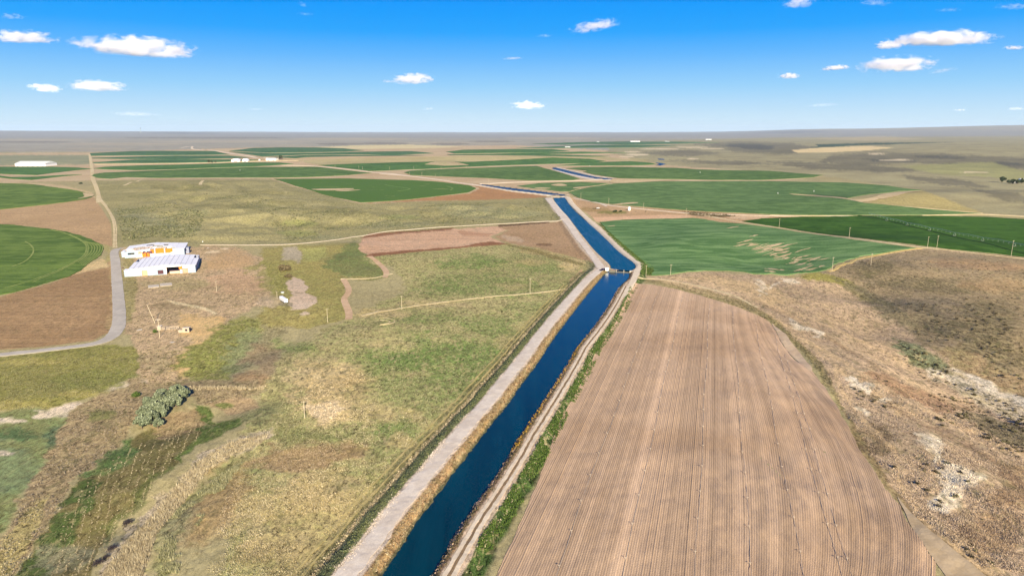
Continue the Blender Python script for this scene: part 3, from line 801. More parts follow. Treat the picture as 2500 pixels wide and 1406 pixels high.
blob(2140, 1070, 36, 40, (150, 126, 96), (130, 112, 86), (0.6, 0.7, 0), 14, .85, .5)
blob(2420, 1300, 80, 60, (184, 152, 112), (158, 128, 94), (0.7, 0.8, 0), 30, .6); blob(2470, 1200, 50, 50, (160, 128, 92), (142, 114, 82), (0.7, 0.8, 0), 24, .6)
# weedy rim and track under the ploughed field's upper edge
paint([(1575, 682), (1650, 692), (1740, 712), (1830, 738), (1900, 785), (1960, 845), (2010, 890), (2036, 940), (2060, 1000), (2050, 1004), (2020, 945), (1985, 890), (1940, 840), (1880, 786), (1810, 752), (1730, 727), (1640, 704), (1580, 692)], (160, 144, 100), (138, 124, 84), (0.5, 0.85, 0), 2, 3, .75)
paint([(2060, 1000), (2110, 1070), (2150, 1140), (2200, 1215), (2300, 1310), (2450, 1430), (2430, 1430), (2280, 1320), (2180, 1215), (2130, 1140), (2085, 1070)], (152, 126, 90), (134, 112, 80), (0.5, 0.85, 0), 3, 3, .7)
# trails, terracettes and washed veins on the right slope
for P, w, op in [([(1880, 770), (1960, 830), (2050, 880), (2150, 940), (2280, 1010), (2420, 1080), (2540, 1130)], 7, .75), ([(1700, 692), (1820, 716), (1930, 760), (2030, 800), (2140, 850), (2260, 920), (2380, 975)], 6, .6), ([(2040, 905), (2060, 960), (2110, 1030), (2180, 1100), (2190, 1170), (2230, 1240)], 7, .7),
                 ([(1760, 700), (1900, 752), (2000, 812), (2120, 880), (2240, 950)], 5, .5), ([(1980, 850), (2080, 925), (2200, 985), (2330, 1060), (2500, 1170)], 5, .55), ([(2100, 1040), (2170, 1085), (2250, 1150), (2340, 1190)], 4, .45), ([(1620, 690), (1760, 722), (1860, 780)], 6, .5), ([(2160, 905), (2280, 960), (2400, 1030)], 5, .45), ([(2230, 1250), (2330, 1340), (2440, 1420)], 9, .6), ([(1960, 745), (2080, 800), (2170, 850)], 5, .45)]:
    trail_or_fold(P, w, (222, 192, 152), (208, 178, 138), (0.5, 0.4, 0), op)
for P, w, op in [([(1840, 730), (1960, 790), (2060, 850), (2180, 920)], 6, .5), ([(2090, 950), (2210, 1010), (2330, 1080), (2480, 1150)], 7, .5), ([(2280, 1040), (2400, 1110), (2500, 1190)], 8, .5), ([(2300, 1260), (2400, 1320), (2500, 1360)], 10, .4)]:
    trail_or_fold(P, w, (156, 128, 100), (140, 114, 90), (0.6, 0.8, 0), op)
for P, w in [([(2270, 910), (2340, 930), (2420, 960), (2520, 1010)], 12), ([(2330, 900), (2420, 935), (2520, 985)], 6), ([(2230, 1060), (2270, 1080), (2290, 1110), (2280, 1130)], 8), ([(2300, 1130), (2350, 1150), (2400, 1170)], 9), ([(2330, 1170), (2300, 1205), (2270, 1235), (2310, 1245)], 9), ([(2080, 925), (2110, 945), (2125, 960)], 7), ([(1930, 780), (1960, 798), (2010, 815)], 5), ([(1840, 690), (1870, 705), (1900, 690)], 4)]:
    trail_or_fold(P, w, (240, 228, 210), (222, 206, 182), (0.3, 0.7, 0), .85, 8)
# folds on the middle hills: lit and shaded sides put into the ground tone
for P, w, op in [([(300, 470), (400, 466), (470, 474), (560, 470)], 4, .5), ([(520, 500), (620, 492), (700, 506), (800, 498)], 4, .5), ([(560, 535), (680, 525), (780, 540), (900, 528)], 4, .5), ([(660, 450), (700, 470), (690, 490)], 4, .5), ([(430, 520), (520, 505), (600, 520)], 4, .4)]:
    trail_or_fold(P, w, (196, 184, 138), (182, 170, 124), (0.6, 0.4, 0), op, 10)
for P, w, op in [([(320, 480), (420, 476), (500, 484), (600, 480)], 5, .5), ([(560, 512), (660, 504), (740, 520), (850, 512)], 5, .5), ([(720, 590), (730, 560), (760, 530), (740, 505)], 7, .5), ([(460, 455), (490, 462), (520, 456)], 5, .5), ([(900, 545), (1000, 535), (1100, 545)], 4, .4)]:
    trail_or_fold(P, w, (132, 132, 84), (118, 120, 78), (0.6, 0.6, 0), op, 10)
# strip of road-side and banks along the canal
dcan = canal_d(xf, yf)
sd = side(xf, yf)
def band(mask, A, B, x, k):
    k = (np.clip(k, 0, 1) * mask * ok)[:, None]
    VA[:] = VA * (1 - k) + np.array(alb(*A)) * k
    VB[:] = VB * (1 - k) + np.array(alb(*B)) * k
    VX[:] = VX * (1 - k) + np.array(x) * k
jit = WN1 * 1.3
nearc = (dcan < 60) & (yf < 1330)
dn = (yf < 592)
wst, est = sd < 0, sd >= 0
band(nearc & dn & wst, (128, 122, 84), (112, 110, 76), (0.5, 0.9, 0), smooth(12, 13, dcan + jit) * (1 - smooth(21, 26, dcan + jit * 2)))
band(nearc & dn & wst, (108, 114, 80), (92, 104, 72), (0.5, 0.8, 0), smooth(12, 12.8, dcan + jit * .5) * (1 - smooth(16.5, 18.5, dcan + jit)))  # the embankment slope's shade, put into the ground as dark green
band(nearc & dn & wst, (206, 180, 138), (186, 162, 118), (0.5, 0.8, 0), .8 * smooth(18, 18.6, dcan + jit * .6) * (1 - smooth(19.2, 20.2, dcan + jit * .6)))
band(nearc & dn & wst, (222, 204, 190), (208, 190, 174), (0.4, 0.4, 0), 1 - smooth(12, 12.6, dcan + jit * .5))
band(nearc & dn & wst, (186, 150, 112), (150, 122, 84), (0.4, 0.9, 0), 1 - smooth(3.6, 4.6, dcan + jit * .8))
band(nearc & dn & est, (70, 92, 48), (88, 108, 56), (0.6, 0.9, 0), 1 - smooth(14, 16, dcan + jit))
band(nearc & dn & est, (212, 190, 170), (196, 172, 150), (0.4, 0.5, 0), 1 - smooth(8.5, 9.3, dcan + jit * .5))
band(nearc & dn & est, (176, 142, 110), (146, 116, 86), (0.4, 0.9, 0), 1 - smooth(2.6, 3.4, dcan + jit * .6))
up = (yf >= 592)
band(nearc & up & wst, (212, 192, 172), (196, 176, 156), (0.4, 0.4, 0), 1 - smooth(13, 15, dcan + jit))
band(nearc & up & est & (yf < 900), (92, 110, 50), (110, 120, 60), (0.5, 0.9, 0), 1 - smooth(15, 19, dcan + jit * 2))
band(nearc & up & est, (224, 202, 180), (212, 188, 164), (0.4, 0.3, 0), 1 - smooth(8, 9.5, dcan + jit))
band((dcan < 1.2), (96, 92, 70), (80, 82, 64), (0.4, 0.5, 0), 1 - smooth(0.4, 1.2, dcan + jit * .3))

# ------------------------------------------------------------------ ground object
ii, jj = np.meshgrid(np.arange(NR - 1), np.arange(NC - 1), indexing='ij')
q0 = (ii * NC + jj).ravel()
quads = np.stack([q0, q0 + 1, q0 + NC + 1, q0 + NC], 1)[:, ::-1]
me = mesh_np("ground", np.stack([xf, yf, Z.ravel()], 1), quads=quads, smooth_shade=True)
set_attr(me, "tone_a", VA); set_attr(me, "tone_b", VB); set_attr(me, "grain", VX)

def ground_mat():
    m, nt, bs, out = new_mat("ground_earth_and_grass")
    N = NT(nt)
    p = N.pos()
    ta = N.n('ShaderNodeAttribute', attribute_name="tone_a").outputs['Color']
    tb = N.n('ShaderNodeAttribute', attribute_name="tone_b").outputs['Color']
    gx = N.n('ShaderNodeSeparateColor')
    N.l(N.n('ShaderNodeAttribute', attribute_name="grain").outputs['Color'], gx.inputs[0])
    big = N.noise(p, 0.012, 4, 0.55, 0.6)
    mid = N.noise(p, 0.10, 5, 0.62, 0.7)
    sml = N.noise(N.mapping(p, 0.5, (1, 0.6, 1)), 0.55, 5, 0.66, 0.8)
    tin = N.noise(p, 2.4, 3, 0.65)
    far = N.noise(p, 0.0022, 5, 0.6, 0.5)
    k = N.math('ADD', N.math('MULTIPLY', big, 0.26), N.math('MULTIPLY', mid, 0.30))
    k = N.math('ADD', k, N.math('MULTIPLY', sml, 0.26))
    k = N.math('ADD', k, N.math('MULTIPLY', far, 0.18))
    k = N.maprange(k, 0.44, 0.56)
    col = N.mix(k, ta, tb)
    # grain: dark roots and bright straw in tufts
    t1 = N.maprange(sml, 0.32, 0.68, -0.80, 0.80, False)
    t2 = N.maprange(tin, 0.28, 0.72, -0.72, 0.72, False)
    g = N.math('ADD', N.math('MULTIPLY', N.math('ADD', t1, t2), N.math('ADD', gx.outputs['Green'], 0.18)), 1.0)
    b = N.maprange(mid, 0.3, 0.7, 0.82, 1.18, False)
    g = N.math('MULTIPLY', g, b)
    # drill lines in worked earth
    wv = N.noise(N.mapping(p, math.radians(4), (0.012, 1.1, 1)), 0.35, 3, 0.6)
    w = N.math('MULTIPLY', N.maprange(wv, 0.3, 0.7, -0.16, 0.16, False), gx.outputs['Blue'])
    g = N.math('ADD', g, w)
    col = N.scale(col, g)
    # bleached stalks standing among the green
    str_ = N.noise(N.mapping(p, 0.9, (1, 0.42, 1)), 0.34, 5, 0.7, 1.2)
    sf = N.math('MULTIPLY', N.maprange(str_, 0.53, 0.61), N.math('MULTIPLY', N.math('MULTIPLY', gx.outputs['Green'], gx.outputs['Green']), 0.7))
    col = N.mix(sf, col, alb(206, 186, 140))
    drk = N.noise(N.mapping(p, 0.7, (1, 0.5, 1)), 0.21, 5, 0.7, 1.0)
    df = N.math('MULTIPLY', N.maprange(drk, 0.53, 0.61), N.math('MULTIPLY', gx.outputs['Green'], 0.62))
    col = N.mix(df, col, alb(106, 104, 68))
    N.l(col, bs.inputs['Base Color'])
    h = N.math('ADD', N.math('MULTIPLY', sml, 0.5), N.math('MULTIPLY', tin, 0.22))
    N.bump(N.math('MULTIPLY', h, N.math('ADD', gx.outputs['Green'], 0.15)), 0.8, 0.7, bs)
    return m
ground = link("ground", me, ground_mat())
tag(ground, "dry rangeland of tan grass, brown earth and green meadow", kind="structure")
# ------------------------------------------------------------------ sheets and ribbons laid on the land
def lift(x, y, dz):
    return dz + 0.00022 * np.hypot(x, y)

def drape(name, poly, mat, dz=0.05, px=4.0, jag=0.0, cr=True, flat=None, skirt=True, kind="structure", world=False, label=None, parent=None, jscale=6.0):
    """a patch of crop, earth or water with its own edge; it follows the land"""
    P = np.array(poly, float) if world else np.array([G(u, v) if flat is None else gp(u, v, flat) for u, v in poly])
    if cr: P = catmull(P, n=6, closed=True)
    # even out the edge
    E = []
    for i in range(len(P)):
        a, b = P[i], P[(i + 1) % len(P)]
        r = max(np.hypot(*((a + b) / 2)), 80)
        st = px * r / F * 1.2
        k = int(min(max(1, np.hypot(*(b - a)) / st), 60))
        for q in range(k): E.append(a + (b - a) * q / k)
    E = np.array(E)
    if jag:
        nx = fbm(E[:, 0] / jscale, E[:, 1] / jscale, 3, 61); ny = fbm(E[:, 0] / jscale + 40, E[:, 1] / jscale, 3, 63)
        E = E + np.stack([nx, ny], 1) * jag
    th_e, lr_e = np.arctan2(E[:, 0], E[:, 1]), np.log(np.hypot(E[:, 0], E[:, 1]))
    ue, ve = proj(E[:, 0], E[:, 1], np.zeros(len(E)))
    u0, u1, v0, v1 = ue.min(), ue.max(), ve.min(), ve.max()
    su = max(px * 2.2, (u1 - u0) / 110); sv = max(px * 0.7, (v1 - v0) / 70)
    gu, gv = np.meshgrid(np.arange(u0, u1, su), np.arange(v0, v1, sv))
    gu = gu.ravel() + su * 0.3 * np.sin(np.arange(gu.size) * 12.9898); gv = gv.ravel()
    ins = in_poly(gu, gv, np.stack([ue, ve], 1))
    gu, gv = gu[ins], gv[ins]
    if len(gu):
        far = seg_dist(gu / su, gv / sv, np.stack([ue / su, ve / sv], 1)) > 0.45
        gu, gv = gu[far], gv[far]
    gx_, gy_ = gp(gu, gv, 0.0)
    pts = [Vector((a, b)) for a, b in zip(th_e, lr_e)] + [Vector((a, b)) for a, b in zip(np.arctan2(gx_, gy_), np.log(np.hypot(gx_, gy_)))]
    nE = len(E)
    vo, eo, fo, ov, oe, of = delaunay_2d_cdt(pts, [(i, (i + 1) % nE) for i in range(nE)], [], 1, 1e-9)
    V2 = np.array([(v.x, v.y) for v in vo])
    r = np.exp(V2[:, 1]); x = r * np.sin(V2[:, 0]); y = r * np.cos(V2[:, 0])
    z = (zt(x, y) + lift(x, y, dz)) if flat is None else np.full(len(x), flat)
    V = np.stack([x, y, z], 1)
    tris = np.array([f for f in fo if len(f) == 3], np.int32)
    # keep faces upward
    a, b, c = V[tris[:, 0]], V[tris[:, 1]], V[tris[:, 2]]
    nz = (b[:, 0] - a[:, 0]) * (c[:, 1] - a[:, 1]) - (b[:, 1] - a[:, 1]) * (c[:, 0] - a[:, 0])
    tris[nz < 0] = tris[nz < 0][:, ::-1]
    quads = None
    if skirt and flat is None:
        ed = {}
        for t in tris:
            for i in range(3):
                e = (int(t[i]), int(t[(i + 1) % 3])); k = (min(e), max(e))
                if k in ed: ed[k] = None
                else: ed[k] = e
        bd = [e for e in ed.values() if e]
        ids = sorted({i for e in bd for i in e}); mp = {i: len(V) + n for n, i in enumerate(ids)}
        low = V[ids].copy(); low[:, 2] -= lift(low[:, 0], low[:, 1], dz) + 0.3
        V = np.vstack([V, low])
        quads = np.array([(e[1], e[0], mp[e[0]], mp[e[1]]) for e in bd], np.int32)
    o = link(name, mesh_np(name, V, quads=quads, tris=tris, smooth_shade=flat is not None), mat, parent)
    if parent is None: tag(o, label, kind=kind)
    return o

def ribbon(name, pts, width, mat, dz=0.06, label=None, jag=0.0, world=False, kind="structure", parent=None, crown=0.0, cross=4, fl=None):
    """a road or track of a given width in metres"""
    C = np.array(pts, float) if world else np.array([G(u, v) for u, v in pts])
    wd = np.interp(np.linspace(0, 1, len(C)), np.linspace(0, 1, len(width)), width) if hasattr(width, '__len__') else np.full(len(C), float(width))
    D = catmull(np.column_stack([C, wd]), n=10)
    out = [D[0]]
    for i in range(1, len(D)):
        r = np.hypot(D[i][0], D[i][1])
        L = np.hypot(*(D[i][:2] - D[i - 1][:2])); k = max(1, min(40, int(L / max(1.2, r / F * 5))))
        for q in range(1, k + 1): out.append(D[i - 1] + (D[i] - D[i - 1]) * q / k)
    D = np.array(out)
    T = np.gradient(D[:, :2], axis=0); T /= np.linalg.norm(T, axis=1)[:, None] + 1e-9
    Nn = np.stack([T[:, 1], -T[:, 0]], 1)
    V = []
    for k in range(cross + 1):
        t = k / cross * 2 - 1
        off = D[:, 2] / 2 * t
        if k in (0, cross) and jag: off = off + jag * fbm(D[:, 0] / 2.5 + k * 7, D[:, 1] / 2.5, 3, 71 + k)
        p = D[:, :2] + Nn * off[:, None]
        z = zt(p[:, 0], p[:, 1]) + lift(p[:, 0], p[:, 1], dz) + crown * (1 - t * t)
        V.append(np.column_stack([p, z]))
    n = len(D)
    low = [V[0].copy(), V[-1].copy()]
    for q in low: q[:, 2] -= lift(q[:, 0], q[:, 1], dz) + 0.15
    V = [low[0]] + V + [low[1]]
    m = len(V)
    quads = []
    for k in range(m - 1):
        a = k * n + np.arange(n - 1); b = a + n
        quads.append(np.stack([a, a + 1, b + 1, b], 1))
    o = link(name, mesh_np(name, np.vstack(V), quads=np.vstack(quads)), mat, parent)
    if parent is None: tag(o, label, kind=kind)
    return o

# water
def water_mat(name, deep, rough, rip, spec=0.5):
    m, nt, bs, out = new_mat(name)
    N = NT(nt)
    p = N.pos()
    a = N.noise(N.mapping(p, 0.25, (1, 0.12, 1)), 0.16, 4, 0.6, 0.6)
    c = N.n('ShaderNodeRGB'); c.outputs[0].default_value = (*deep, 1)
    N.l(N.scale(c.outputs[0], N.maprange(a, 0.3, 0.7, 0.72, 1.32, False)), bs.inputs['Base Color'])
    N.l(N.maprange(a, 0.3, 0.7, rough * 0.6, rough * 1.5, False), bs.inputs['Roughness'])
    bs.inputs['Specular IOR Level'].default_value = spec
    bs.inputs['IOR'].default_value = 1.33
    w1 = N.noise(N.mapping(p, 0.3, (1, 0.45, 1)), 1.3, 4, 0.6, 0.3)
    N.bump(w1, rip, 0.25, bs)
    return m
M_WATER = water_mat("canal_water", (0.0008, 0.032, 0.042), 0.16, 0.35, 0.5)
M_WATER_UP = water_mat("canal_water_open", (0.0005, 0.072, 0.135), 0.4, 0.6, 0.15)
M_WATER_FAR = water_mat("canal_water_far", (0.001, 0.042, 0.10), 0.4, 0.6, 0.12)
ext_d = np.vstack([CAN_D])
def grow(P, k):
    c = P - P.mean(0)
    Q = []
    n = len(P)
    for i in range(n):
        t = P[(i + 1) % n] - P[i - 1]
        nn = np.array([t[1], -t[0]]); nn = nn / (np.linalg.norm(nn) + 1e-9)
        Q.append(P[i] + nn * k)
    Q = np.array(Q)
    A = lambda R: abs(np.sum(R[:, 0] * np.roll(R[:, 1], -1) - R[:, 1] * np.roll(R[:, 0], -1)))
    return Q if A(Q) > A(P) else P - (Q - P)
drape("canal_water", grow(CAN_D, 1.6), M_WATER, world=True, flat=Z_DOWN, cr=False, label="dark blue irrigation canal water running below the gate structure", px=8)
drape("canal_water", grow(CAN_U, 1.6), M_WATER_UP, world=True, flat=Z_UP, cr=False, label="bright blue canal water held above the gate structure", px=8)
drape("canal_water", grow(CAN_C, 1.2), M_WATER_FAR, world=True, flat=Z_FAR, cr=False, label="narrow blue canal reach beyond the earth crossing", px=4)
drape("canal_water", grow(CAN_B, 1.2), M_WATER_FAR, world=True, flat=Z_FAR, cr=False, label="distant blue canal reach slanting between green circles", px=4)
drape("canal_water", [(1600, 398), (1612, 398.5), (1626, 401.4), (1612, 404.6), (1600, 404.2), (1611, 401.5)], M_WATER_FAR, dz=0.3, cr=False, label="farthest small bend of blue canal water", px=3)
drape("canal_water", [(1606, 388.2), (1621, 389), (1622, 390.8), (1608, 390.4)], M_WATER_FAR, dz=0.3, cr=False, label="tiny far pool of canal water", px=3)

# roads, tracks
M_GRAVEL = soil("pale_gravel", alb(226, 214, 206), alb(212, 198, 188), 0.3, 0.05, 2.2, 0.16)
M_GREY = soil("grey_gravel_road", alb(198, 190, 184), alb(184, 176, 170), 0.3, 0.05, 2.0, 0.12)
M_DIRT = soil("pink_dirt_track", alb(214, 182, 152), alb(196, 164, 134), 0.3, 0.06, 2.0, 0.18)
M_TRACK = soil("straw_track", alb(222, 204, 168), alb(202, 182, 142), 0.3, 0.06, 1.5, 0.22)
M_RUT = soil("dark_rut", alb(134, 112, 88), alb(150, 126, 100), 0.3, 0.06, 1.5, 0.25)
M_CHALK = soil("chalky_track", alb(232, 216, 198), alb(218, 200, 180), 0.3, 0.06, 1.5, 0.15)

def offset_line(L, k):
    """line beside a water edge at k metres"""
    L = catmull(L, n=4)
    T = np.gradient(L, axis=0); T /= np.linalg.norm(T, axis=1)[:, None]
    return L + np.stack([T[:, 1], -T[:, 0]], 1) * k
lr_ = offset_line(dl[:-1], -8.2)[::3]
up_l = np.vstack([offset_line(ul[::-1][:-1], 9.0)[::3]])          # from far to the gate
main = np.vstack([lr_, W([(1470, 655)], 0)])
ribbon("canal_road", main, 6.2, M_GRAVEL, 0.06, "pale gravel road on the canal's left bank below the gate", jag=0.7, world=True, crown=0.05, cross=6)
ribbon("canal_road", W([(1468, 655), (1455, 636), (1432, 605), (1410, 578), (1394, 553), (1376, 530), (1360, 510), (1345, 492), (1338, 484)], 0), [8, 7, 7, 8, 9, 12, 12, 12, 12], M_GRAVEL, 0.06, "pale gravel road on the canal's left bank above the gate", jag=0.6, world=True, cross=6)
rd = offset_line(dr[:-2], 5.6)[::3]
ribbon("canal_track", offset_line(dr[:-2], 4.6)[::3], 1.25, M_CHALK, 0.08, "two-rut track on the canal's right bank, rut beside the water", jag=0.35, world=True)
ribbon("canal_track", offset_line(dr[:-2], 7.0)[::3], 1.35, M_CHALK, 0.08, "two-rut track on the canal's right bank, rut beside the weeds", jag=0.35, world=True)
ribbon("canal_track", offset_line(dr[:-2], 5.8)[::3], 0.7, M_RUT, 0.10, "dark worn strip between the two pale ruts", jag=0.3, world=True)
ribbon("canal_road", W([(1520, 726), (1534, 706), (1544, 690), (1550, 676), (1556, 662), (1561, 648), (1551, 636), (1536, 626), (1514, 609), (1490, 586), (1462, 560), (1442, 542), (1414, 515), (1396, 497), (1386, 483), (1372, 479.5), (1345, 479)], 0), [3, 4.5, 5, 5, 5.5, 6, 6, 6, 6, 6, 7, 7, 8, 9, 10, 12, 12], M_CHALK, 0.07, "pale bank road curving round the canal's right side", jag=0.5, world=True)
ribbon("canal_road", [(1345, 479), (1300, 472.5), (1240, 465.5), (1180, 455), (1140, 449.5), (1080, 440.5), (1000, 430.5), (930, 425)], [12, 9, 8, 8, 10, 10, 12, 12], M_CHALK, 0.1, "pale road following the far canal reach westward", jag=0.5)
ribbon("farm_road", [(1492, 439), (1420, 441), (1340, 443), (1240, 446), (1170, 449)], [10, 12, 12, 12, 12], M_CHALK, 0.1, "straight pale road linking the two far canal reaches")
ribbon("canal_road", [(1352, 415), (1394, 426.5), (1428, 434.5), (1455, 438.5), (1492, 440.5)], [9, 14, 20, 18, 12], M_GRAVEL, 0.08, "gravel bank below the slanting distant reach")
ribbon("canal_road", [(1359, 409), (1394, 417), (1432, 425.5), (1458, 431), (1502, 436)], [6, 7, 8, 8, 10], M_GRAVEL, 0.08, "gravel bank above the slanting distant reach")
ribbon("gravel_road", [(300, 606), (286, 609), (279, 617), (282, 640), (285, 680), (289, 730), (291, 780), (284, 808), (262, 828), (225, 840), (160, 849), (90, 857), (0, 866), (-120, 877)], [6, 7, 7.5, 8, 8, 8, 8, 8, 7.5, 7, 6.5, 6.5, 6.5, 6.5], M_GREY, 0.07, "grey gravel road bending past the sheds between brown stubble and yard", jag=0.35, crown=0.06)
ribbon("farm_track", [(279, 605), (279, 580), (278, 549), (271, 526), (258, 503), (244, 487), (239, 470), (233, 452), (227, 436), (225, 415), (222, 395), (219, 377)], [2.5, 2.5, 2.5, 3, 4, 6, 7, 8, 9, 9, 10, 10], M_TRACK, 0.08, "straw-coloured track leading north from the sheds", jag=0.6)
ribbon("farm_track", [(285, 606), (284, 580), (284, 556), (277, 530), (262, 506)], 1.4, M_TRACK, 0.08, "second wheel rut beside the northward track", jag=0.5)
ribbon("gravel_road", [(490, 598), (560, 598.5), (620, 598.6), (700, 597), (760, 592.5), (820, 585.5), (860, 579), (885, 576), (940, 566), (1000, 561), (1090, 554), (1180, 549), (1260, 545), (1330, 541), (1382, 537)], [2.6, 3.2, 3.4, 3.4, 3.4, 3.2, 3, 2.6, 2.4, 2.6, 3, 3.4, 4, 5, 6], M_CHALK, 0.08, "narrow chalky road crossing the grass hills to the canal", jag=0.4)
ribbon("dirt_track", [(852, 780), (851, 760), (842, 738), (841, 728), (850, 716), (851, 706), (846, 694), (838, 682)], [4.6, 5, 5, 4.6, 4.6, 4.6, 4.8, 5], M_DIRT, 0.07, "bare pink dirt strip snaking down beside the meadow", jag=0.35)
ribbon("dirt_track", [(940, 678), (943, 665), (934, 652), (922, 641), (910, 631), (902, 626)], [4.4, 5, 5, 4.8, 4.4, 5.5], M_DIRT, 0.07, "short pink dirt strip running up to the graded earth", jag=0.35)
ribbon("grass_track", [(832, 681), (870, 681), (910, 679), (935, 674), (958, 668)], 2.0, M_TRACK, 0.08, "faint straw track between the two dirt strips", jag=0.5)
ribbon("grass_track", [(880, 772), (920, 762), (980, 752), (1050, 742), (1120, 733), (1200, 724), (1290, 717), (1380, 706)], [3, 2.6, 2.2, 2, 2, 2, 2, 1.6], M_TRACK, 0.08, "straw track crossing the green meadow under the poles", jag=0.5)
ribbon("farm_track", [(1556, 678), (1600, 681), (1650, 688), (1720, 703), (1790, 722), (1850, 752)], [4, 3.2, 3, 3, 2.6, 2], M_TRACK, 0.08, "pale track above the ploughed field leaving the canal bend", jag=0.6)
ribbon("farm_track", [(1690, 521), (1740, 530), (1800, 541), (1860, 550), (1940, 562), (2014, 574), (2080, 582), (2142, 590), (2200, 598), (2250, 604), (2330, 612), (2420, 623), (2560, 640)], [7, 7, 5, 5, 4.5, 4.5, 4.5, 4.5, 4.5, 4.5, 3, 3, 3], M_TRACK, 0.1, "straw track dividing the two right-hand green crops", jag=0.6)
ribbon("farm_track", [(2248, 606), (2180, 616), (2105, 630), (2060, 645), (2020, 664)], [4, 4, 4, 4, 3], soil("yellow_verge", alb(216, 190, 130), alb(196, 170, 110)), 0.1, "yellow grass verge along the striped crop's lower edge", jag=0.8)
ribbon("farm_road", [(1400, 484), (1450, 494), (1490, 502), (1540, 508), (1600, 514), (1680, 521), (1760, 524), (1880, 527), (2000, 527.5), (2078, 528)], [5, 5, 7, 6, 6, 7, 6, 5, 5, 5], M_CHALK, 0.1, "pale yard road past the white tank toward the crops", jag=0.6)
ribbon("farm_road", [(1482, 505), (1466, 498), (1440, 490)], 4, M_CHALK, 0.12, "short pale spur in the earth yard", jag=0.4)
ribbon("farm_road", [(232, 402.5), (333, 401), (435, 399.5), (520, 397.5), (600, 394.5), (680, 393), (730, 392.5)], 16, M_TRACK, 0.1, "pale straight road toward the white farm roofs")
ribbon("farm_road", [(690, 404), (779, 407), (850, 414), (912, 421), (1000, 430)], 12, M_CHALK, 0.1, "pale road wedged between two dark green circles")
ribbon("farm_road", [(510, 367), (540, 371), (570, 376), (610, 382), (645, 388), (680, 392)], 18, M_CHALK, 0.1, "pale road running through the farthest green circles")
ribbon("farm_track", [(440, 362), (468, 358), (470, 364), (500, 368)], 14, M_CHALK, 0.1, "light track climbing the hazy far slope")
for i, (P, L) in enumerate([
    ([(2110, 497), (2180, 503), (2260, 509), (2350, 517), (2400, 521)], "pale rim track where crop meets the grass hill"),
    ([(1880, 525), (1960, 527.5), (2080, 527)], "thin pale headland between the light and the dark crop"),
    ([(2250, 526), (2330, 524.5), (2410, 524), (2560, 532)], "pink bare headland at the dark crop's far corner"),
    ([(1930, 474.5), (1985, 477.5), (2045, 483), (2105, 494.5)], "pale field margin between two lobes of crop")]):
    ribbon("field_margin_path", P, [3, 4, 7, 12, 14] if i == 2 else 5, M_TRACK, 0.2, L)
for P, L in [([(489, 452), (492, 446), (496, 441)], "short pale track on the grass hill"), ([(300, 454), (315, 448), (345, 440)], "pale cattle track curving over the grass hill"), ([(240, 470), (240, 482), (240, 496)], "bare pale spots along the fence line")]:
    ribbon("grass_track", P, 6, M_TRACK, 0.1, L, jag=1.0)
# wheel lines turning at the end of the meadow
for k, (u, v, r) in enumerate([(915, 786, 1.0), (922, 787, 0.6)]):
    cx, cyy = G(u, v)
    t = np.linspace(-1.2, 1.5, 14)
    ribbon("grass_track", np.stack([cx + np.cos(t) * 13 * r, cyy + np.sin(t) * 10 * r], 1), 0.7, M_TRACK, 0.08, ["outer", "inner"][k] + " tyre loop pressed in the meadow grass", world=True, jag=0.2)
for k, q in enumerate((18.5, 21.5)):
    L = offset_line(dl[:-1], -q - 3.5)[::3]
    ribbon("grass_track", L, 0.8, soil("worn_grass_%d" % k, alb(196, 178, 126), alb(168, 156, 104)), 0.08, ["rut nearer the canal road in the meadow edge", "rut farther from the canal road in the meadow edge"][k], world=True, jag=0.6)
# ------------------------------------------------------------------ crops and ploughed land
def crop_mat(name, A, B, rz=0.0, streak=0.25, tint=(0.6, 0.55, 0.3), patch=0.0, s1=0.035, rowm=0.0, waves=0.0):
    m, nt, bs, out = new_mat(name)
    N = NT(nt)
    p = N.pos()
    big = N.noise(p, s1, 4, 0.6, 0.6)
    st = N.noise(N.mapping(p, rz, (0.07, 1.0, 1)), 0.16, 5, 0.68, 0.2)
    sm = N.noise(p, 0.7, 4, 0.65)
    far = N.noise(p, 0.004, 3, 0.5)
    k = N.math('ADD', N.math('MULTIPLY', big, 0.4), N.math('MULTIPLY', st, 0.4))
    k = N.math('ADD', k, N.math('MULTIPLY', far, 0.2))
    k = N.maprange(k, 0.43, 0.57)
    # thin and thick growth
    lush = tuple(c * 0.84 for c in B); thin = (A[0] * 1.16, A[1] * 1.08, A[2] * 1.10)
    col = N.mix(k, thin, lush)
    if waves:
        wv = N.noise(N.mapping(p, rz + 0.1, (0.25, 1.0, 1)), 0.075, 4, 0.6, 0.9)
        col = N.mix(N.math('MULTIPLY', N.maprange(wv, 0.42, 0.58), waves), col, tint)
    if patch:
        pt = N.noise(N.mapping(p, rz, (0.3, 1, 1)), 0.055, 5, 0.68, 0.6)
        col = N.mix(N.math('MULTIPLY', N.maprange(pt, 0.62, 0.70), patch), col, tint)
    g = N.maprange(sm, 0.25, 0.75, 1 - streak, 1 + streak, False)
    N.l(N.scale(col, g), bs.inputs['Base Color'])
    N.bump(sm, 0.6, 0.5, bs)
    return m
GA = crop_mat("alfalfa_bright", alb(108, 134, 66), alb(92, 120, 56), 0.05)
GB = crop_mat("alfalfa_mid", alb(98, 128, 70), alb(82, 114, 58), 0.0)
GC = crop_mat("crop_far_dark", alb(82, 120, 78), alb(70, 108, 68), 0.0)
GD = crop_mat("crop_far_green", alb(86, 126, 66), alb(74, 112, 56), 0.0)
GE = crop_mat("crop_light", alb(104, 136, 82), alb(92, 124, 72), 0.03)
GF = crop_mat("crop_deep", alb(68, 106, 36), alb(56, 92, 28), 0.08, 0.3)
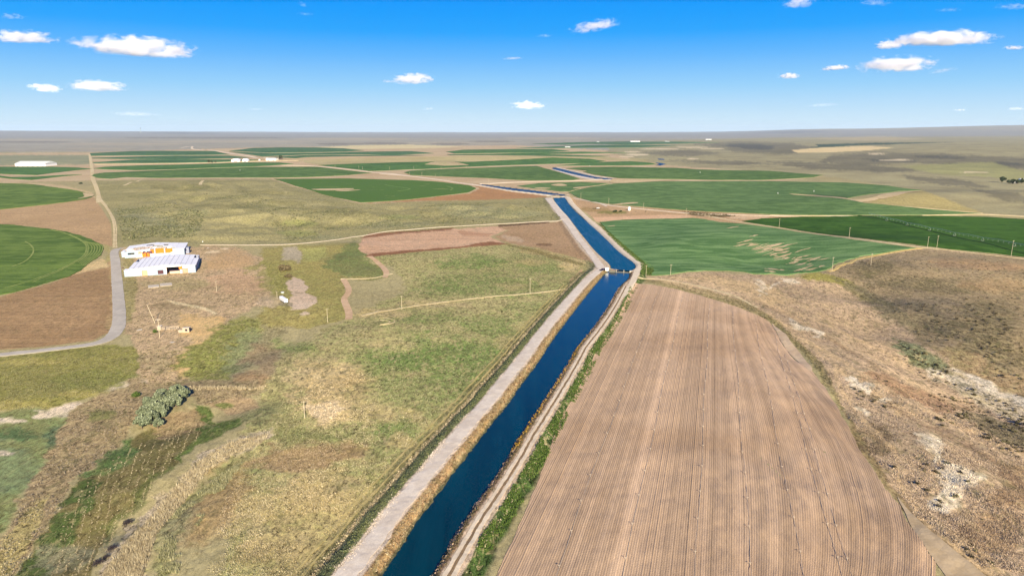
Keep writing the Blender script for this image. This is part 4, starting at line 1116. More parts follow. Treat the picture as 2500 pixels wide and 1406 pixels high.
GG = crop_mat("crop_waved", alb(76, 114, 66), alb(98, 136, 82), 0.12, 0.3, tint=alb(128, 160, 106), waves=0.7, s1=0.02)
GH = crop_mat("crop_patchy", alb(80, 116, 50), alb(94, 128, 60), 0.0, tint=alb(178, 176, 116), patch=0.6)

def field(poly, mat, label, dz=0.35, jag=2.2, px=4.0, cr=True):
    return drape("crop_field", poly, mat, dz, px, jag, cr, label=label, jscale=9.0)
F1 = field([(-160, 452), (0, 448.5), (80, 451), (128, 457.5), (192, 467), (222, 475), (229, 478.5), (206, 487), (128, 498), (0, 512), (-160, 530)], GA, "bright green pivot circle at the upper left edge")
F2 = field([(-200, 540), (0, 548), (77, 555), (154, 565), (205, 579), (238, 593), (252, 606), (247, 622), (226, 637), (178, 670), (128, 686), (77, 702), (0, 721), (-200, 760)], GA, "bright green pivot circle beside the grey gravel road")
field([(-200, 408), (0, 408), (123, 408), (192, 410), (224, 413), (179, 417), (128, 423), (90, 428), (26, 426), (0, 425), (-200, 428)], GD, "green field just below the long white shed", cr=False)
field([(-160, 424), (0, 430), (26, 433), (90, 432), (154, 428), (200, 427), (154, 431), (77, 440), (26, 437), (0, 434), (-160, 428)], GD, "thin dark green sliver of crop below the white shed field", cr=False)
field([(223, 430), (230, 426), (256, 422), (358, 418), (461, 414), (620, 408.5), (774, 408), (850, 417), (907, 423), (850, 428), (748, 433), (660, 434), (384, 435), (307, 433), (269, 437), (238, 435)], GB, "wide green circle bordering the grass hills", cr=False)
field([(227, 412), (256, 408), (333, 405), (486, 401.5), (600, 397.5), (680, 397.5), (717, 400.5), (671, 404), (620, 407), (435, 413.5), (333, 416), (256, 414)], GD, "dark green crop below the straight far road", cr=False)
field([(225, 397), (330, 390.5), (480, 390), (590, 391), (640, 391.5), (563, 395.5), (435, 398), (230, 399)], GC, "dark green crop band above the straight far road", cr=False)
field([(224, 386), (320, 383.5), (430, 381), (560, 381), (610, 385), (560, 388), (430, 390), (330, 389), (228, 387.5)], GC, "blue-green crop band in the second far row", cr=False)
field([(220, 375), (320, 370), (384, 369), (525, 369.6), (560, 378), (430, 379.5), (300, 380), (222, 381)], GC, "blue-green crop band in the farthest row", cr=False)
field([(620, 362), (684, 360.6), (774, 360.8), (838, 363), (889, 368), (840, 371), (760, 372.5), (660, 373.5), (560, 369)], GC, "far green circle under the pale stubble", cr=False)
field([(560, 371), (660, 375), (780, 374), (900, 371), (1004, 370), (1060, 375), (960, 379), (860, 377.5), (740, 378.5), (640, 383)], GC, "far green circle in the middle distance", cr=False)
field([(650, 385), (740, 380), (840, 379.5), (1000, 379), (1106, 383), (1004, 384), (927, 383), (825, 385.5), (722, 390), (690, 389)], GC, "green band behind the low grass ridge", cr=False)
field([(1088, 371), (1130, 366.5), (1260, 364.5), (1350, 365), (1390, 369), (1340, 372.5), (1200, 374.5), (1110, 375.5)], GD, "far green circle under the hazy upland", cr=False)
field([(1090, 378), (1200, 376.5), (1290, 374), (1420, 371), (1530, 373.5), (1400, 376), (1320, 377), (1490, 382), (1380, 385), (1240, 382.5), (1120, 383)], GD, "far green crop by the canal's last bend", cr=False)
field([(1260, 362), (1350, 358.5), (1440, 355), (1560, 354.5), (1652, 356.5), (1560, 360.5), (1440, 361.5), (1350, 362.5)], GC, "thin dark crop strip on the far flats", cr=False)
field([(1440, 352), (1530, 347), (1640, 346.5), (1755, 348.5), (1640, 351.5), (1530, 354)], GC, "farthest dark crop strip beside tiny white roofs", cr=False)
field([(1300, 352), (1420, 347.5), (1560, 346), (1500, 350), (1380, 354)], GC, "faint dark crop strip below the skyline", cr=False)
field([(779, 404), (876, 400), (978, 397), (1060, 396.7), (1035, 402.5), (1086, 405.5), (1150, 404), (1110, 397.2), (1183, 394), (1260, 391.5), (1260, 403), (1183, 406), (1081, 411), (1030, 413.5), (978, 415), (901, 418), (850, 412)], GD, "dark green circle in front of the low grass ridge", cr=False)
field([(1260, 391.5), (1350, 389), (1440, 390), (1480, 394), (1440, 399), (1300, 402), (1200, 404), (1240, 398)], GD, "green circle in front of the tan far slope", cr=False)
field([(1480, 396), (1540, 394.5), (1590, 398.5), (1601, 402), (1560, 404), (1440, 405), (1360, 405), (1420, 400)], GD, "green crop by the far canal bend", cr=False)
field([(986, 422), (999, 418), (1040, 415), (1158, 411), (1260, 407), (1310, 406), (1347, 416), (1394, 430), (1416, 437), (1399, 440), (1291, 441), (1240, 438.5), (1106, 432), (1004, 428)], GB, "green circle left of the slanting canal reach", cr=False)
F11 = field([(669, 437.5), (850, 436.5), (1004, 440.5), (1081, 445.5), (1146, 453.5), (1163, 460.5), (1143, 470.5), (1055, 481), (953, 491), (881, 495), (838, 486), (779, 472), (743, 460), (717, 453)], GH, "big patchy green circle in front of the far canal reach", cr=False)
field([(1381, 412), (1419, 409), (1496, 408), (1650, 410.6), (1701, 414.4), (1880, 418), (1937, 423), (2008, 428.5), (1983, 433.6), (1860, 440), (1752, 440), (1650, 438), (1560, 437), (1510, 435.5), (1450, 427), (1424, 420), (1436, 418)], GB, "long green field right of the slanting canal reach", cr=False)
F13 = field([(1388, 470), (1450, 456), (1500, 449), (1560, 446), (1624, 443.5), (1880, 443), (1962, 445), (2065, 446.5), (2167, 454), (2250, 465), (2193, 467), (2116, 476), (2070, 484), (1990, 476), (1925, 472.5), (1930, 475), (2044, 485), (2107, 496), (2244, 509), (2372, 520), (2395, 522), (2250, 525), (2080, 525.5), (1880, 523.5), (1726, 517), (1675, 513.5), (1624, 510), (1556, 503.5), (1496, 498.5), (1445, 493), (1410, 482)], GE, "huge light green field behind the earth yard", cr=False)
field([(1262, 455), (1317, 448), (1419, 445), (1490, 448), (1440, 455), (1388, 468), (1368, 468), (1300, 460)], GE, "small light green field above the canal corner", cr=False)
F15 = field([(1466, 543), (1500, 539), (1560, 536), (1650, 534.5), (1690, 533), (1720, 536), (1760, 544), (1800, 546), (1900, 559), (2005, 575), (2080, 586), (2142, 594), (2238, 607), (2193, 612), (2100, 626), (2060, 640), (2019, 658), (1924, 672), (1860, 669), (1800, 663), (1738, 661), (1681, 663), (1635, 671), (1592, 672), (1594, 660), (1575, 645), (1555, 625), (1520, 596), (1485, 565)], GG, "striped pale green crop rolling beside the canal", cr=False)
F16 = field([(1812, 541), (1860, 534), (1960, 530), (2080, 528.5), (2244, 527.5), (2400, 530), (2700, 546), (2700, 655), (2500, 628), (2321, 609), (2244, 599), (2142, 587), (2014, 572), (1911, 557), (1860, 549)], GF, "deep green pivot crop on the far right", cr=False)

# tan washouts in the striped crop and bare spots in the others
M_BARE = soil("bare_patch_earth", alb(214, 192, 156), alb(196, 172, 134), 0.2, 0.05, 1.2, 0.15)
def spot(poly, label, mat=M_BARE, dz=0.42, jag=2.2):
    return drape("bare_earth_path", poly, mat, dz, 2.5, jag, True, label=label, skirt=False, jscale=5.0)
rb = np.random.default_rng(12)
def sliver(u, v, L, w, tilt, n=5):
    """a ragged streak of bare soil, thin at its ends"""
    up, dn_ = [], []
    for q in range(n + 1):
        t = q / n; x = u + (t - .5) * L; y = v - (t - .5) * L * tilt
        h = w * math.sin(math.pi * (t * .9 + .05)) * rb.uniform(.5, 1.2)
        up.append((x, y - h)); dn_.append((x + rb.uniform(-1, 1), y + h * rb.uniform(.4, 1)))
    return up + dn_[::-1]
SL = []
for k_ in range(46):
    t = rb.random(); u = 1825 + 165 * t + rb.normal(0, 18); v = 592 + 62 * t * rb.uniform(.75, 1.15) + rb.normal(0, 5)
    SL.append((u, v, rb.uniform(10, 46) * (1.1 - .3 * t), rb.uniform(1.0, 2.6), rb.uniform(.12, .38)))
SL += [(1890, 659, 50, 2.2, -.08), (1955, 660, 36, 3.0, .2), (1880, 664, 30, 1.6, -.1), (1790, 556, 30, 1.6, .15), (1840, 577, 22, 1.2, .2), (1960, 612, 40, 1.2, .3), (1492, 553, 20, 1.2, .1), (2010, 634, 34, 1.3, .2), (1915, 602, 60, 2.2, .25)]
for a in SL:
    o = spot(sliver(*a), "tan washed-out streak in the striped green crop", jag=0.9); o["group"] = "bare streaks in the crop"
for P, L in [([(1345, 452), (1370, 449.5), (1385, 454), (1362, 455)], "tan bare patch in the small light green field"), ([(1305, 459.5), (1330, 459), (1345, 461), (1320, 462)], "tan sliver at the small field's edge"), ([(1400, 459), (1440, 455.5), (1446, 456.5), (1410, 461)], "tan strip between the small and the huge field"),
             ([(1496, 500), (1530, 496), (1552, 495), (1556, 497), (1520, 500), (1500, 502)], "thin tan wedge reaching into the huge field"), ([(760, 463), (800, 461.5), (862, 461), (850, 464), (790, 466)], "dry pale streak in the big patchy circle"), ([(820, 466), (880, 464), (840, 468)], "second dry pale streak in the big patchy circle"),
             ([(203, 472), (226, 476), (228, 479), (208, 483), (190, 486), (206, 480)], "dry hatched notch at the tip of the upper green circle"), ([(1500, 437.5), (1560, 438.5), (1660, 440), (1560, 446), (1510, 448), (1490, 446)], "tan wedge between two long green fields"), ([(2108, 487), (2140, 480), (2193, 470), (2250, 467), (2200, 476), (2150, 487), (2112, 494), (2080, 488)], "reddish bare wedge between two lobes of crop")]:
    spot(P, L)

# arcs the pivot wheels have worn
M_ARC = soil("wheel_worn_strip", alb(156, 164, 98), alb(128, 146, 78), 0.4, 0.1, 1.0, 0.25)
def arcs(par, lines, w):
    for P in lines:
        ribbon("wheel_track", P, w, M_ARC, 0.5, parent=par, jag=0.25)
arcs(F2, [[(125, 562), (160, 571), (189, 584), (208, 597), (211, 611), (200, 629), (154, 655), (77, 686), (10, 705)], [(170, 573), (195, 585), (214, 599), (215, 613), (204, 630), (150, 660), (80, 690)], [(62, 591), (76, 600), (82, 612), (76, 626), (60, 640), (30, 652)]], 1.3)
for k in range(5):
    q = k * 6.5
    arcs(F2, [[(205 + q * .6, 589 + q * .15), (222 + q, 600), (224 + q, 612), (214 + q, 626), (190 + q * .6, 642 + q * .35)]], 0.9)
M_ARC2 = soil("wheel_worn_green", alb(120, 146, 82), alb(108, 136, 74))
for P in ([(940, 452), (960, 456), (985, 459), (1000, 463), (970, 468)], [(1090, 455), (1104, 460), (1100, 466)]):
    ribbon("wheel_track", P, 4, M_ARC2, 0.5, parent=F11, jag=0.4)

# ------------------------------------------------------------------ the ploughed field, furrow by furrow
PLOW = [(1553, 690), (1590, 694), (1650, 705), (1730, 727), (1800, 748), (1868, 777), (1884, 791), (1897, 816), (1914, 846), (1944, 881), (1985, 905), (2015, 947), (2050, 1005), (2088, 1072), (2132, 1145), (2180, 1215), (2193, 1228), (2214, 1270), (2306, 1406), (2420, 1560), (2500, 1680), (950, 1680), (1140, 1500), (1208, 1406), (1262, 1296), (1312, 1178), (1347, 1085), (1356, 1050), (1402, 962), (1452, 866), (1502, 786), (1540, 708)]
PW = np.array([G(u, v) for u, v in PLOW])
ROW_AZ = math.atan((1728 - 1250) / F / cP)
rc, rs = math.cos(ROW_AZ), math.sin(ROW_AZ)
pa = PW[:, 0] * rc - PW[:, 1] * rs        # across the rows
pl = PW[:, 0] * rs + PW[:, 1] * rc        # along the rows
a0, a1 = pa.min(), pa.max()
ROW = 0.72
step_a = ROW / 4
na = int((a1 - a0) / step_a) + 1
aa = a0 + np.arange(na) * step_a
ll = np.concatenate([np.arange(pl.min(), 240, 1.5), np.arange(240, pl.max() + 2, 2.6)])
AA, LL = np.meshgrid(aa, ll)
ri = list(range(5, 22))
ro = np.argsort(pl[ri]); Rl = np.interp(ll, pl[ri][ro], pa[ri][ro]); pc = np.polyfit(ll, Rl, 3); Rl = np.polyval(pc, ll)
sfr = (aa - a0) / (a1 - a0)
wg = smooth(0.45, 1.0, sfr)[None, :] * 0.6
AW = AA * (1 - wg) + wg * (Rl[:, None] + (AA - a1) * 0.8)
XX = AW * rc + LL * rs; YY = -AW * rs + LL * rc
rowi = np.arange(na) // 4
hr = np.random.default_rng(3).random(rowi.max() + 2)
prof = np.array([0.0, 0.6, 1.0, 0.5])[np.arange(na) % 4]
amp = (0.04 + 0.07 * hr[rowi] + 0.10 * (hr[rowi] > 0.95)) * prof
wob = 0.75 + 0.25 * np.clip(fbm(AA / 3, LL / 40, 3, 81) * 1.6 + 0.3, -0.4, 1)
ZZ = zt(XX.ravel(), YY.ravel()).reshape(XX.shape) + 0.12 + amp[None, :] * wob + fbm(XX / 1.3, YY / 1.3, 2, 83) * 0.04
edge_j = fbm(XX / 7, YY / 7, 3, 85) * 0.8
insd = in_poly(XX + edge_j, YY, PW)
cell = insd[:-1, :-1] & insd[1:, :-1] & insd[:-1, 1:] & insd[1:, 1:]
ci, cj = np.nonzero(cell)
q0 = ci * na + cj
Q = np.stack([q0, q0 + 1, q0 + na + 1, q0 + na], 1)
used = np.unique(Q); remap = -np.ones(XX.size, np.int64); remap[used] = np.arange(len(used))
me = mesh_np("ploughed_field", np.stack([XX.ravel(), YY.ravel(), ZZ.ravel()], 1)[used], quads=remap[Q], smooth_shade=True)
rowtone = np.random.default_rng(5).normal(0, 1, rowi.max() + 2)
rt = rowtone[rowi][None, :] * 0.5 + np.convolve(rowtone, np.ones(5) / 2.2, 'same')[rowi][None, :] * 0.5
dk = np.random.default_rng(8).random(rowi.max() + 2); brk = fbm(AA / .7, LL / 30, 2, 95)
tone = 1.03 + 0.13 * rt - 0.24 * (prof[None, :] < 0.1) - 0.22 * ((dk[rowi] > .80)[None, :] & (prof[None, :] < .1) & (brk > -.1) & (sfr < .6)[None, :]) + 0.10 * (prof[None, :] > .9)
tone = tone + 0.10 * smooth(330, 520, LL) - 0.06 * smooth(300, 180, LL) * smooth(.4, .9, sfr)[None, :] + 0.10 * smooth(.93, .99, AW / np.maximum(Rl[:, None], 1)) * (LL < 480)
tone = tone + 0.16 * smooth(0.35, 0.55, fbm(XX / 34, YY / 34, 4, 89)) * 0
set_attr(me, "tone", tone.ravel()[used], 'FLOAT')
wet = smooth(-0.25, 0.45, fbm(XX / 60 + 3, YY / 42, 4, 91) + 0.25 * fbm(AA / 2.0, LL / 70, 3, 93))
set_attr(me, "damp", wet.ravel()[used], 'FLOAT')
m, nt, bs, out = new_mat("ploughed_earth")
N = NT(nt)
p = N.pos()
t = N.n('ShaderNodeAttribute', attribute_name="tone").outputs['Fac']
dmp = N.n('ShaderNodeAttribute', attribute_name="damp").outputs['Fac']
c1 = N.mix(N.math('MULTIPLY', dmp, 0.7), alb(200, 170, 144), alb(178, 148, 122))
sm = N.noise(N.mapping(p, -ROW_AZ, (1, 0.05, 1)), 1.8, 4, 0.65)
cl = N.noise(p, 3.0, 3, 0.6)
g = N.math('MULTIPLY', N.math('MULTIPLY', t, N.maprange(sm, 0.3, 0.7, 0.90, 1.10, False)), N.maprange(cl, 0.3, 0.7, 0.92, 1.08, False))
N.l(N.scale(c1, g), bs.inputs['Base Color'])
N.bump(cl, 0.7, 0.18, bs)
plow = link("ploughed_field", me, m)
tag(plow, "tan ploughed field combed in long furrows right of the canal", kind="structure")
# smooth headlands at its lower right and upper right
drape("field_headland_path", [(2190, 1212), (2222, 1250), (2278, 1300), (2340, 1350), (2440, 1430), (2560, 1520), (2400, 1520), (2310, 1408), (2250, 1320), (2215, 1265)], soil("smooth_headland", alb(198, 176, 148), alb(182, 160, 132), 0.2, 0.04, 1.5, 0.1), 0.10, 5, 0.3, label="smooth bare headland at the ploughed field's lower corner")
drape("field_headland_path", [(1885, 790), (1905, 806), (1935, 840), (1958, 868), (1982, 898), (1975, 905), (1945, 880), (1915, 845), (1898, 815)], soil("pale_headland", alb(212, 188, 162), alb(200, 174, 148), 0.2, 0.04, 1.5, 0.1), 0.10, 5, 0.3, label="pale headland strip on the ploughed field's upper right rim")
# ------------------------------------------------------------------ buildings
M_WHITE = plain("white_sheet_metal", (0.92, 0.90, 0.80), 0.45, 0.0, 0.05, 0.4, 0.5)
M_WALL = plain("pale_blue_block_wall", alb(164, 184, 210), 0.8, 0.0, 0.10, 0.5)
M_WALLG = plain("grey_block_wall", alb(150, 156, 186), 0.85, 0.0, 0.14, 0.5)
M_ORANGE = plain("orange_foam_panel", alb(240, 130, 28), 0.9, 0.0, 0.14, 0.8)
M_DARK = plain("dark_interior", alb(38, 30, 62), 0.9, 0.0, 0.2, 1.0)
M_BROWN = plain("rusty_louvre", alb(104, 66, 74), 0.8, 0.0, 0.2, 2.0)
M_CONC = plain("weathered_concrete", alb(202, 190, 178), 0.9, 0.0, 0.12, 0.8)
M_WOOD = plain("weathered_board", alb(186, 170, 156), 0.9, 0.0, 0.2, 2.0)
M_POLE = plain("grey_pole_wood", alb(206, 192, 170), 0.9, 0.0, 0.15, 2.0)
M_PINK = plain("faded_pink_board", alb(214, 160, 140), 0.85, 0.0, 0.18, 1.0)
M_STEEL = plain("galvanised_steel", alb(196, 204, 200), 0.4, 0.3, 0.1, 2.0, 0.5)
M_TYRE = plain("black_rubber", (0.02, 0.02, 0.022), 0.9, 0, 0.1)

def wall_with_holes(mb, x0, x1, top, holes, y, th=0.35, n=28):
    """front wall standing at y, its top following a function, with openings (x0, x1, z0, z1)"""
    xs = sorted({x0, x1, *[h[0] for h in holes], *[h[1] for h in holes], *np.linspace(x0, x1, n).tolist()})
    for a, b in zip(xs[:-1], xs[1:]):
        m = (a + b) / 2
        spans = [(0.0, None)]
        for h in holes:
            if h[0] - 1e-6 <= a and b <= h[1] + 1e-6:
                spans = ([(0.0, h[2])] if h[2] > 0.01 else []) + [(h[3], None)]
        for z0, z1 in spans:
            za, zb = (top(a), top(b)) if z1 is None else (z1, z1)
            if za - z0 < 0.05: continue
            P = [(a, y, z0), (b, y, z0), (b, y + th, z0), (a, y + th, z0), (a, y, za), (b, y, zb), (b, y + th, zb), (a, y + th, za)]
            mb.poly(P, [(0, 3, 2, 1), (4, 5, 6, 7), (0, 1, 5, 4), (1, 2, 6, 5), (2, 3, 7, 6), (3, 0, 4, 7)])

def shed(at, ang, Wd, Dp, eL, rg, eR, rx, holes, label, roofed, name="shed"):
    x, y, z = at
    root = empty(name, (x, y, z - 0.4), ang)
    tag(root, label, "shed")
    def top(t):
        return eL + (rg - eL) * t / rx if t < rx else rg + (eR - rg) * (t - rx) / (Wd - rx)
    f = MB(); wall_with_holes(f, 0, Wd, top, holes, 0); f.build("front_wall", M_WALL, root)
    b = MB(); wall_with_holes(b, 0, Wd, top, [], Dp - 0.35); b.build("back_wall", M_WALLG, root)
    MB().box(0, 0.35, 0.352, Dp - 0.352, 0, eL).build("side_wall", M_WALL, root)
    MB().box(Wd - 0.35, Wd, 0.352, Dp - 0.352, 0, eR).build("side_wall", M_WALLG, root)
    MB().box(0.4, Wd - 0.4, 0.4, Dp - 0.4, 0.02, 0.12).build("floor_slab", M_CONC, root)
    return root, top

# --- nearer shed: low gable towards the viewer, white sheets in long strips
fl = G(317, 675.5); fr = G(478, 665.6)
ANG = math.atan2(fr[1] - fl[1], fr[0] - fl[0]) + 0.02
WF = math.hypot(fr[0] - fl[0], fr[1] - fl[1])
DF = 52.0
eL, rg, eR, rx = 6.6, 8.9, 7.2, WF * 0.52
k = WF / 162.0
holes = [(30 * k, 43 * k, 0.0, 4.9), (68 * k, 82 * k, 0.9, 4.4), (88 * k, 124 * k, 0.0, 6.7), (129 * k, 143 * k, 0.0, 4.6)]
fs, top = shed((fl[0], fl[1], zt1(*fl)), ANG, WF, DF, eL, rg, eR, rx, holes, "nearer long white-roofed shed with a dark open bay and orange panel", True)
# roof sheets, each strip a part, lapped over the next
def roof_strips(root, edges, rows, Wd, Dp, top, skip=(), over=0.7, tilt=0.0, mat=M_WHITE, th=0.16):
    n = 0
    for i, (a, b) in enumerate(zip(edges[:-1], edges[1:])):
        for j, (c, d) in enumerate(zip(rows[:-1], rows[1:])):
            if (i, j) in skip: continue
            w = MB()
            za, zb = top(min(max(a, 0), Wd)) + 0.03, top(min(max(b, 0), Wd)) + 0.03
            lap = 0.06 * (i % 2)
            rd = random.uniform(-0.05, 0.05)
            g = 0.035
            A = [(a + g, c + g), (b - g, c + g), (b - g, d - g), (a + g, d - g)]
            zz = [za + lap, zb + lap, zb + lap + rd, za + lap]
            P = [(p[0], p[1], q) for p, q in zip(A, zz)] + [(p[0], p[1], q + th) for p, q in zip(A, zz)]
            w.poly(P, [(0, 3, 2, 1), (4, 5, 6, 7), (0, 1, 5, 4), (1, 2, 6, 5), (2, 3, 7, 6), (3, 0, 4, 7)])
            w.build("roof_panel", mat, root)
            n += 1
edges = sorted(set([-0.8, rx] + list(np.linspace(-0.8, rx, 8)) + list(np.linspace(rx, WF + 0.8, 7))))
roof_strips(fs, edges, [-0.9, 17, 35, DF + 0.7], WF, DF, top, skip={(0, 2), (12, 2)})
for i in range(1, len(edges) - 1):
    a = edges[i]; q = top(min(max(a, 0), WF)) + 0.2
    MB().bar((a, -0.6, q + 0.1), (a, DF * 0.96, q + 0.1), 0.16, 0.14).build("roof_seam", M_WALLG, fs)
def panel(root, name, x0, x1, y, z0, z1, mat, th=0.12):
    return MB().box(x0, x1, y, y + th, z0, z1).build(name, mat, root)
# doors and bays
panel(fs, "doorway_board", 30 * k + .15, 43 * k - .15, 0.6, 0.0, 4.7, plain("tan_board", alb(222, 184, 146), 0.9, 0, 0.15))
lv = empty("louvre", (0, 0, 0)); lv.parent = fs
for i in range(8):
    MB().box(68 * k, 82 * k, 0.12, 0.3, 0.95 + i * 0.43, 1.25 + i * 0.43).build("louvre_slat", M_BROWN, lv)
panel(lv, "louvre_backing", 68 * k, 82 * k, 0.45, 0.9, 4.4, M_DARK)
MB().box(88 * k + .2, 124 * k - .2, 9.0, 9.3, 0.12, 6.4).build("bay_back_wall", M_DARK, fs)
MB().box(88 * k + .1, 88 * k + .4, 0.5, 9.0, 0.12, 6.6).build("bay_side_wall", M_PINK, fs)
MB().box(124 * k - .4, 124 * k - .1, 0.5, 9.0, 0.12, 6.6).build("bay_side_wall", M_PINK, fs)
MB().box(86 * k, 127 * k, -1.0, -0.02, 6.75, 7.9).build("bay_header", M_WHITE, fs)
panel(fs, "hanging_panel", 121 * k, 129 * k, -0.35, 4.2, 7.0, M_ORANGE)
MB().box(87.5 * k, 90 * k, -0.25, -0.02, 0, 6.7).build("bay_post", M_WHITE, fs)
MB().box(123.5 * k, 126 * k, -0.22, -0.02, 0, 4.1).build("bay_post", M_WHITE, fs)
MB().box(97 * k, 122 * k, 1.2, 1.5, 0.12, 2.6).build("bay_partition", plain("pale_pink_partition", alb(226, 200, 176), 0.9), fs)
panel(fs, "doorway_board", 129 * k + .1, 143 * k - .1, 0.5, 0.0, 4.4, M_PINK)
MB().box(-4.0, 0.0, 0.4, 9.0, 0, 5.6).build("lean_to", M_WALL, fs)
MB().box(-4.3, 0.3, 0.1, 9.3, 5.603, 5.75).build("lean_to_roof", M_WHITE, fs)
MB().bar((WF + 0.1, 20, 0.2), (WF + 0.1, 34, 5.4), 0.5, 3.5).build("leaning_sheet", M_WALLG, fs)
for i in range(9):
    xx = random.uniform(WF * .55, WF * .9); yy = random.uniform(3, 9)
    MB().box(xx, xx + random.uniform(.8, 2.4), yy, yy + random.uniform(.15, .5), top(xx) + .26, top(xx) + .42).build("loose_roof_scrap", M_WALLG, fs)

# --- farther shed: same kind, half stripped
bl = G(305, 630.5); br = G(451, 622.5)
WB = math.hypot(br[0] - bl[0], br[1] - bl[1]); DB = 36.0
ANB = math.atan2(br[1] - bl[1], br[0] - bl[0])
rxb = WB * 0.45
k2 = WB / 146.0
bs_, topb = shed((bl[0], bl[1], zt1(*bl)), ANB, WB, DB, 6.6, 8.8, 6.9, rxb, [(8 * k2, 24 * k2, 3.6, 5.2), (40 * k2, 61 * k2, 0.6, 5.2), (63 * k2, 72 * k2, 3.6, 30.0), (75 * k2, 96 * k2, 3.4, 30.0), (99 * k2, 117 * k2, 3.4, 30.0)], "farther white shed, half its roof stripped to orange foam and rafters", False)
eb = sorted(set([-0.8, rxb] + list(np.linspace(-0.8, rxb, 8)) + list(np.linspace(rxb, WB + 0.8, 8))))
rows = [-0.9, 5, 12, 19, 27, DB + 0.7]
skip = {(i, 0) for i in range(0, 15) if i not in (12, 13)} | {(i, 1) for i in range(0, 11)} | {(i, 2) for i in (2, 3, 4, 7, 8)} | {(i, 3) for i in (5, 6, 9)}
roof_strips(bs_, eb, rows, WB, DB, topb, skip=skip)
for i, a in enumerate(eb[1:-1]):
    MB().bar((a, 0.3, topb(min(max(a, 0), WB)) - 0.25), (a, DB - 0.3, topb(min(max(a, 0), WB)) - 0.25), 0.2, 0.3).build("rafter", M_WOOD, bs_)
for i, yy in enumerate((4.0, 8.0, 12.0, 16.0, 22.0)):
    MB().bar((0.3, yy, 6.9 - .35), (rxb, yy, 8.8 - .35), 0.16, 0.22).build("purlin", M_WHITE if i % 2 else M_PINK, bs_)
    MB().bar((rxb, yy, 8.8 - .35), (WB - .3, yy, 6.9 - .35), 0.16, 0.22).build("purlin", M_WHITE, bs_)
for x0, x1, yy, z0, z1 in [(62, 73, 1.0, 1.2, 7.4), (75, 96, 1.0, 2.4, 8.2), (99, 117, 1.0, 2.6, 7.6), (42, 52, -.45, .8, 5.0), (54, 60, -.45, .8, 5.0)]:
    panel(bs_, "foam_panel", x0 * k2, x1 * k2, yy, z0, z1, M_ORANGE)
for x0, x1, yy, z0, z1 in [(26, 42, -0.25, 0.3, 4.4), (64, 74, -0.25, 0.8, 3.4), (80, 92, -0.25, 0.8, 3.2), (112, 124, -0.25, 0.6, 4.0), (2, 20, 10, 5.2, 6.9)]:
    panel(bs_, "wall_panel", x0 * k2, x1 * k2, yy, z0, z1, M_WHITE, 0.1)
for i in range(12):
    xx = random.uniform(8, 60) * k2
    MB().box(xx, xx + random.uniform(1, 3), random.uniform(-.6, -.4), -0.3, 3.5 + random.uniform(0, 2.2), 3.9 + random.uniform(1.9, 2.3)).build("torn_sheet", random.choice([M_DARK, M_WHITE, M_BROWN, M_PINK]), bs_)
MB().box(WB, WB + 3.5, 8, 16, 0, 6.2).build("lean_to", M_WALLG, bs_)
MB().box(-3.6, 0, 6, 20, 0, 5.4).build("lean_to", M_WALL, bs_)
MB().box(-3.8, 0.1, 5.8, 20.2, 5.403, 5.55).build("lean_to_roof", M_WHITE, bs_)

# odds and ends in the yard
CL = [(462, 607, "pale sheet", "pale metal sheet on the ground right of the farther shed"), (495, 591, "white drum", "white drum behind the sheds by the chalky road"), (508, 606, "pale sheet", "rust-tinged sheet lying on bare earth right of the sheds"), (330, 690, "tyre", "dark tyre lying before the nearer shed's left end"), (345, 694, "board", "broken board before the nearer shed"), (432, 688, "board", "plank lying before the open bay"), (450, 684, "tyre", "dark tyre right of the open bay"), (300, 655, "drum", "drum beside the nearer shed's lean-to"), (296, 622, "board", "board stack beside the farther shed's lean-to"), (508, 688, "board", "loose board in the brown yard"), (360, 742, "board", "grey board near the leaning pole"), (420, 836, "pale sheet", "crumpled pale sheet below the stock pen"), (340, 806, "pale sheet", "pale scrap left of the green bush"), (470, 640, "pink sheet", "pinkish sheet right of the nearer shed"), (400, 832, "board", "plank below the pole with the crossarm"), (526, 640, "board", "grey board on the sandy hump")]
for i, (u, v, k_, L) in enumerate(CL):
    x, y, z = P3(u, v)
    if k_ == "tyre": o = MB().tube((0, 0, 0), (0, 0, .35), .6, .6, 12).build("tyre", M_TYRE)
    elif "drum" in k_: o = MB().tube((0, 0, 0), (0, 0, 1.0), .45, .45, 12).build("drum", M_WHITE if "white" in k_ else M_BROWN)
    elif k_ == "board": o = MB().bar((-1.6, 0, .12), (1.6, .4, .2), .4, .12).build("board", M_WOOD)
    else: o = MB().poly([(-1.6, -.9, .05), (1.5, -1.0, .12), (1.8, .9, .4), (-1.3, 1.0, .1), (-1.6, -.9, .11), (1.5, -1.0, .18), (1.8, .9, .46), (-1.3, 1.0, .16)], [(0, 3, 2, 1), (4, 5, 6, 7), (0, 1, 5, 4), (1, 2, 6, 5), (2, 3, 7, 6), (3, 0, 4, 7)]).build("metal_sheet", M_PINK if "pink" in k_ else M_CONC)
    o.location = (x, y, z); o.rotation_euler = (0, 0, i * 1.1); tag(o, L, "scrap")
# concrete pads in the yard
for (P, L) in [([(361, 697), (388, 695), (389, 701), (362, 703.5)], "left concrete pad lying in the yard before the sheds"), ([(390, 692.5), (419, 690.5), (420.5, 697), (391, 699.5)], "right concrete pad lying in the yard before the sheds")]:
    C = [G(u, v) for u, v in P]
    zz = max(zt1(*c) for c in C)
    mb = MB(); mb.poly([(c[0], c[1], zz - 0.5) for c in C] + [(c[0], c[1], zz + 0.22) for c in C], [(0, 1, 2, 3), (4, 5, 6, 7), (0, 1, 5, 4), (1, 2, 6, 5), (2, 3, 7, 6), (3, 0, 4, 7)])
    tag(mb.build("concrete_pad", M_CONC), L, "concrete pad")

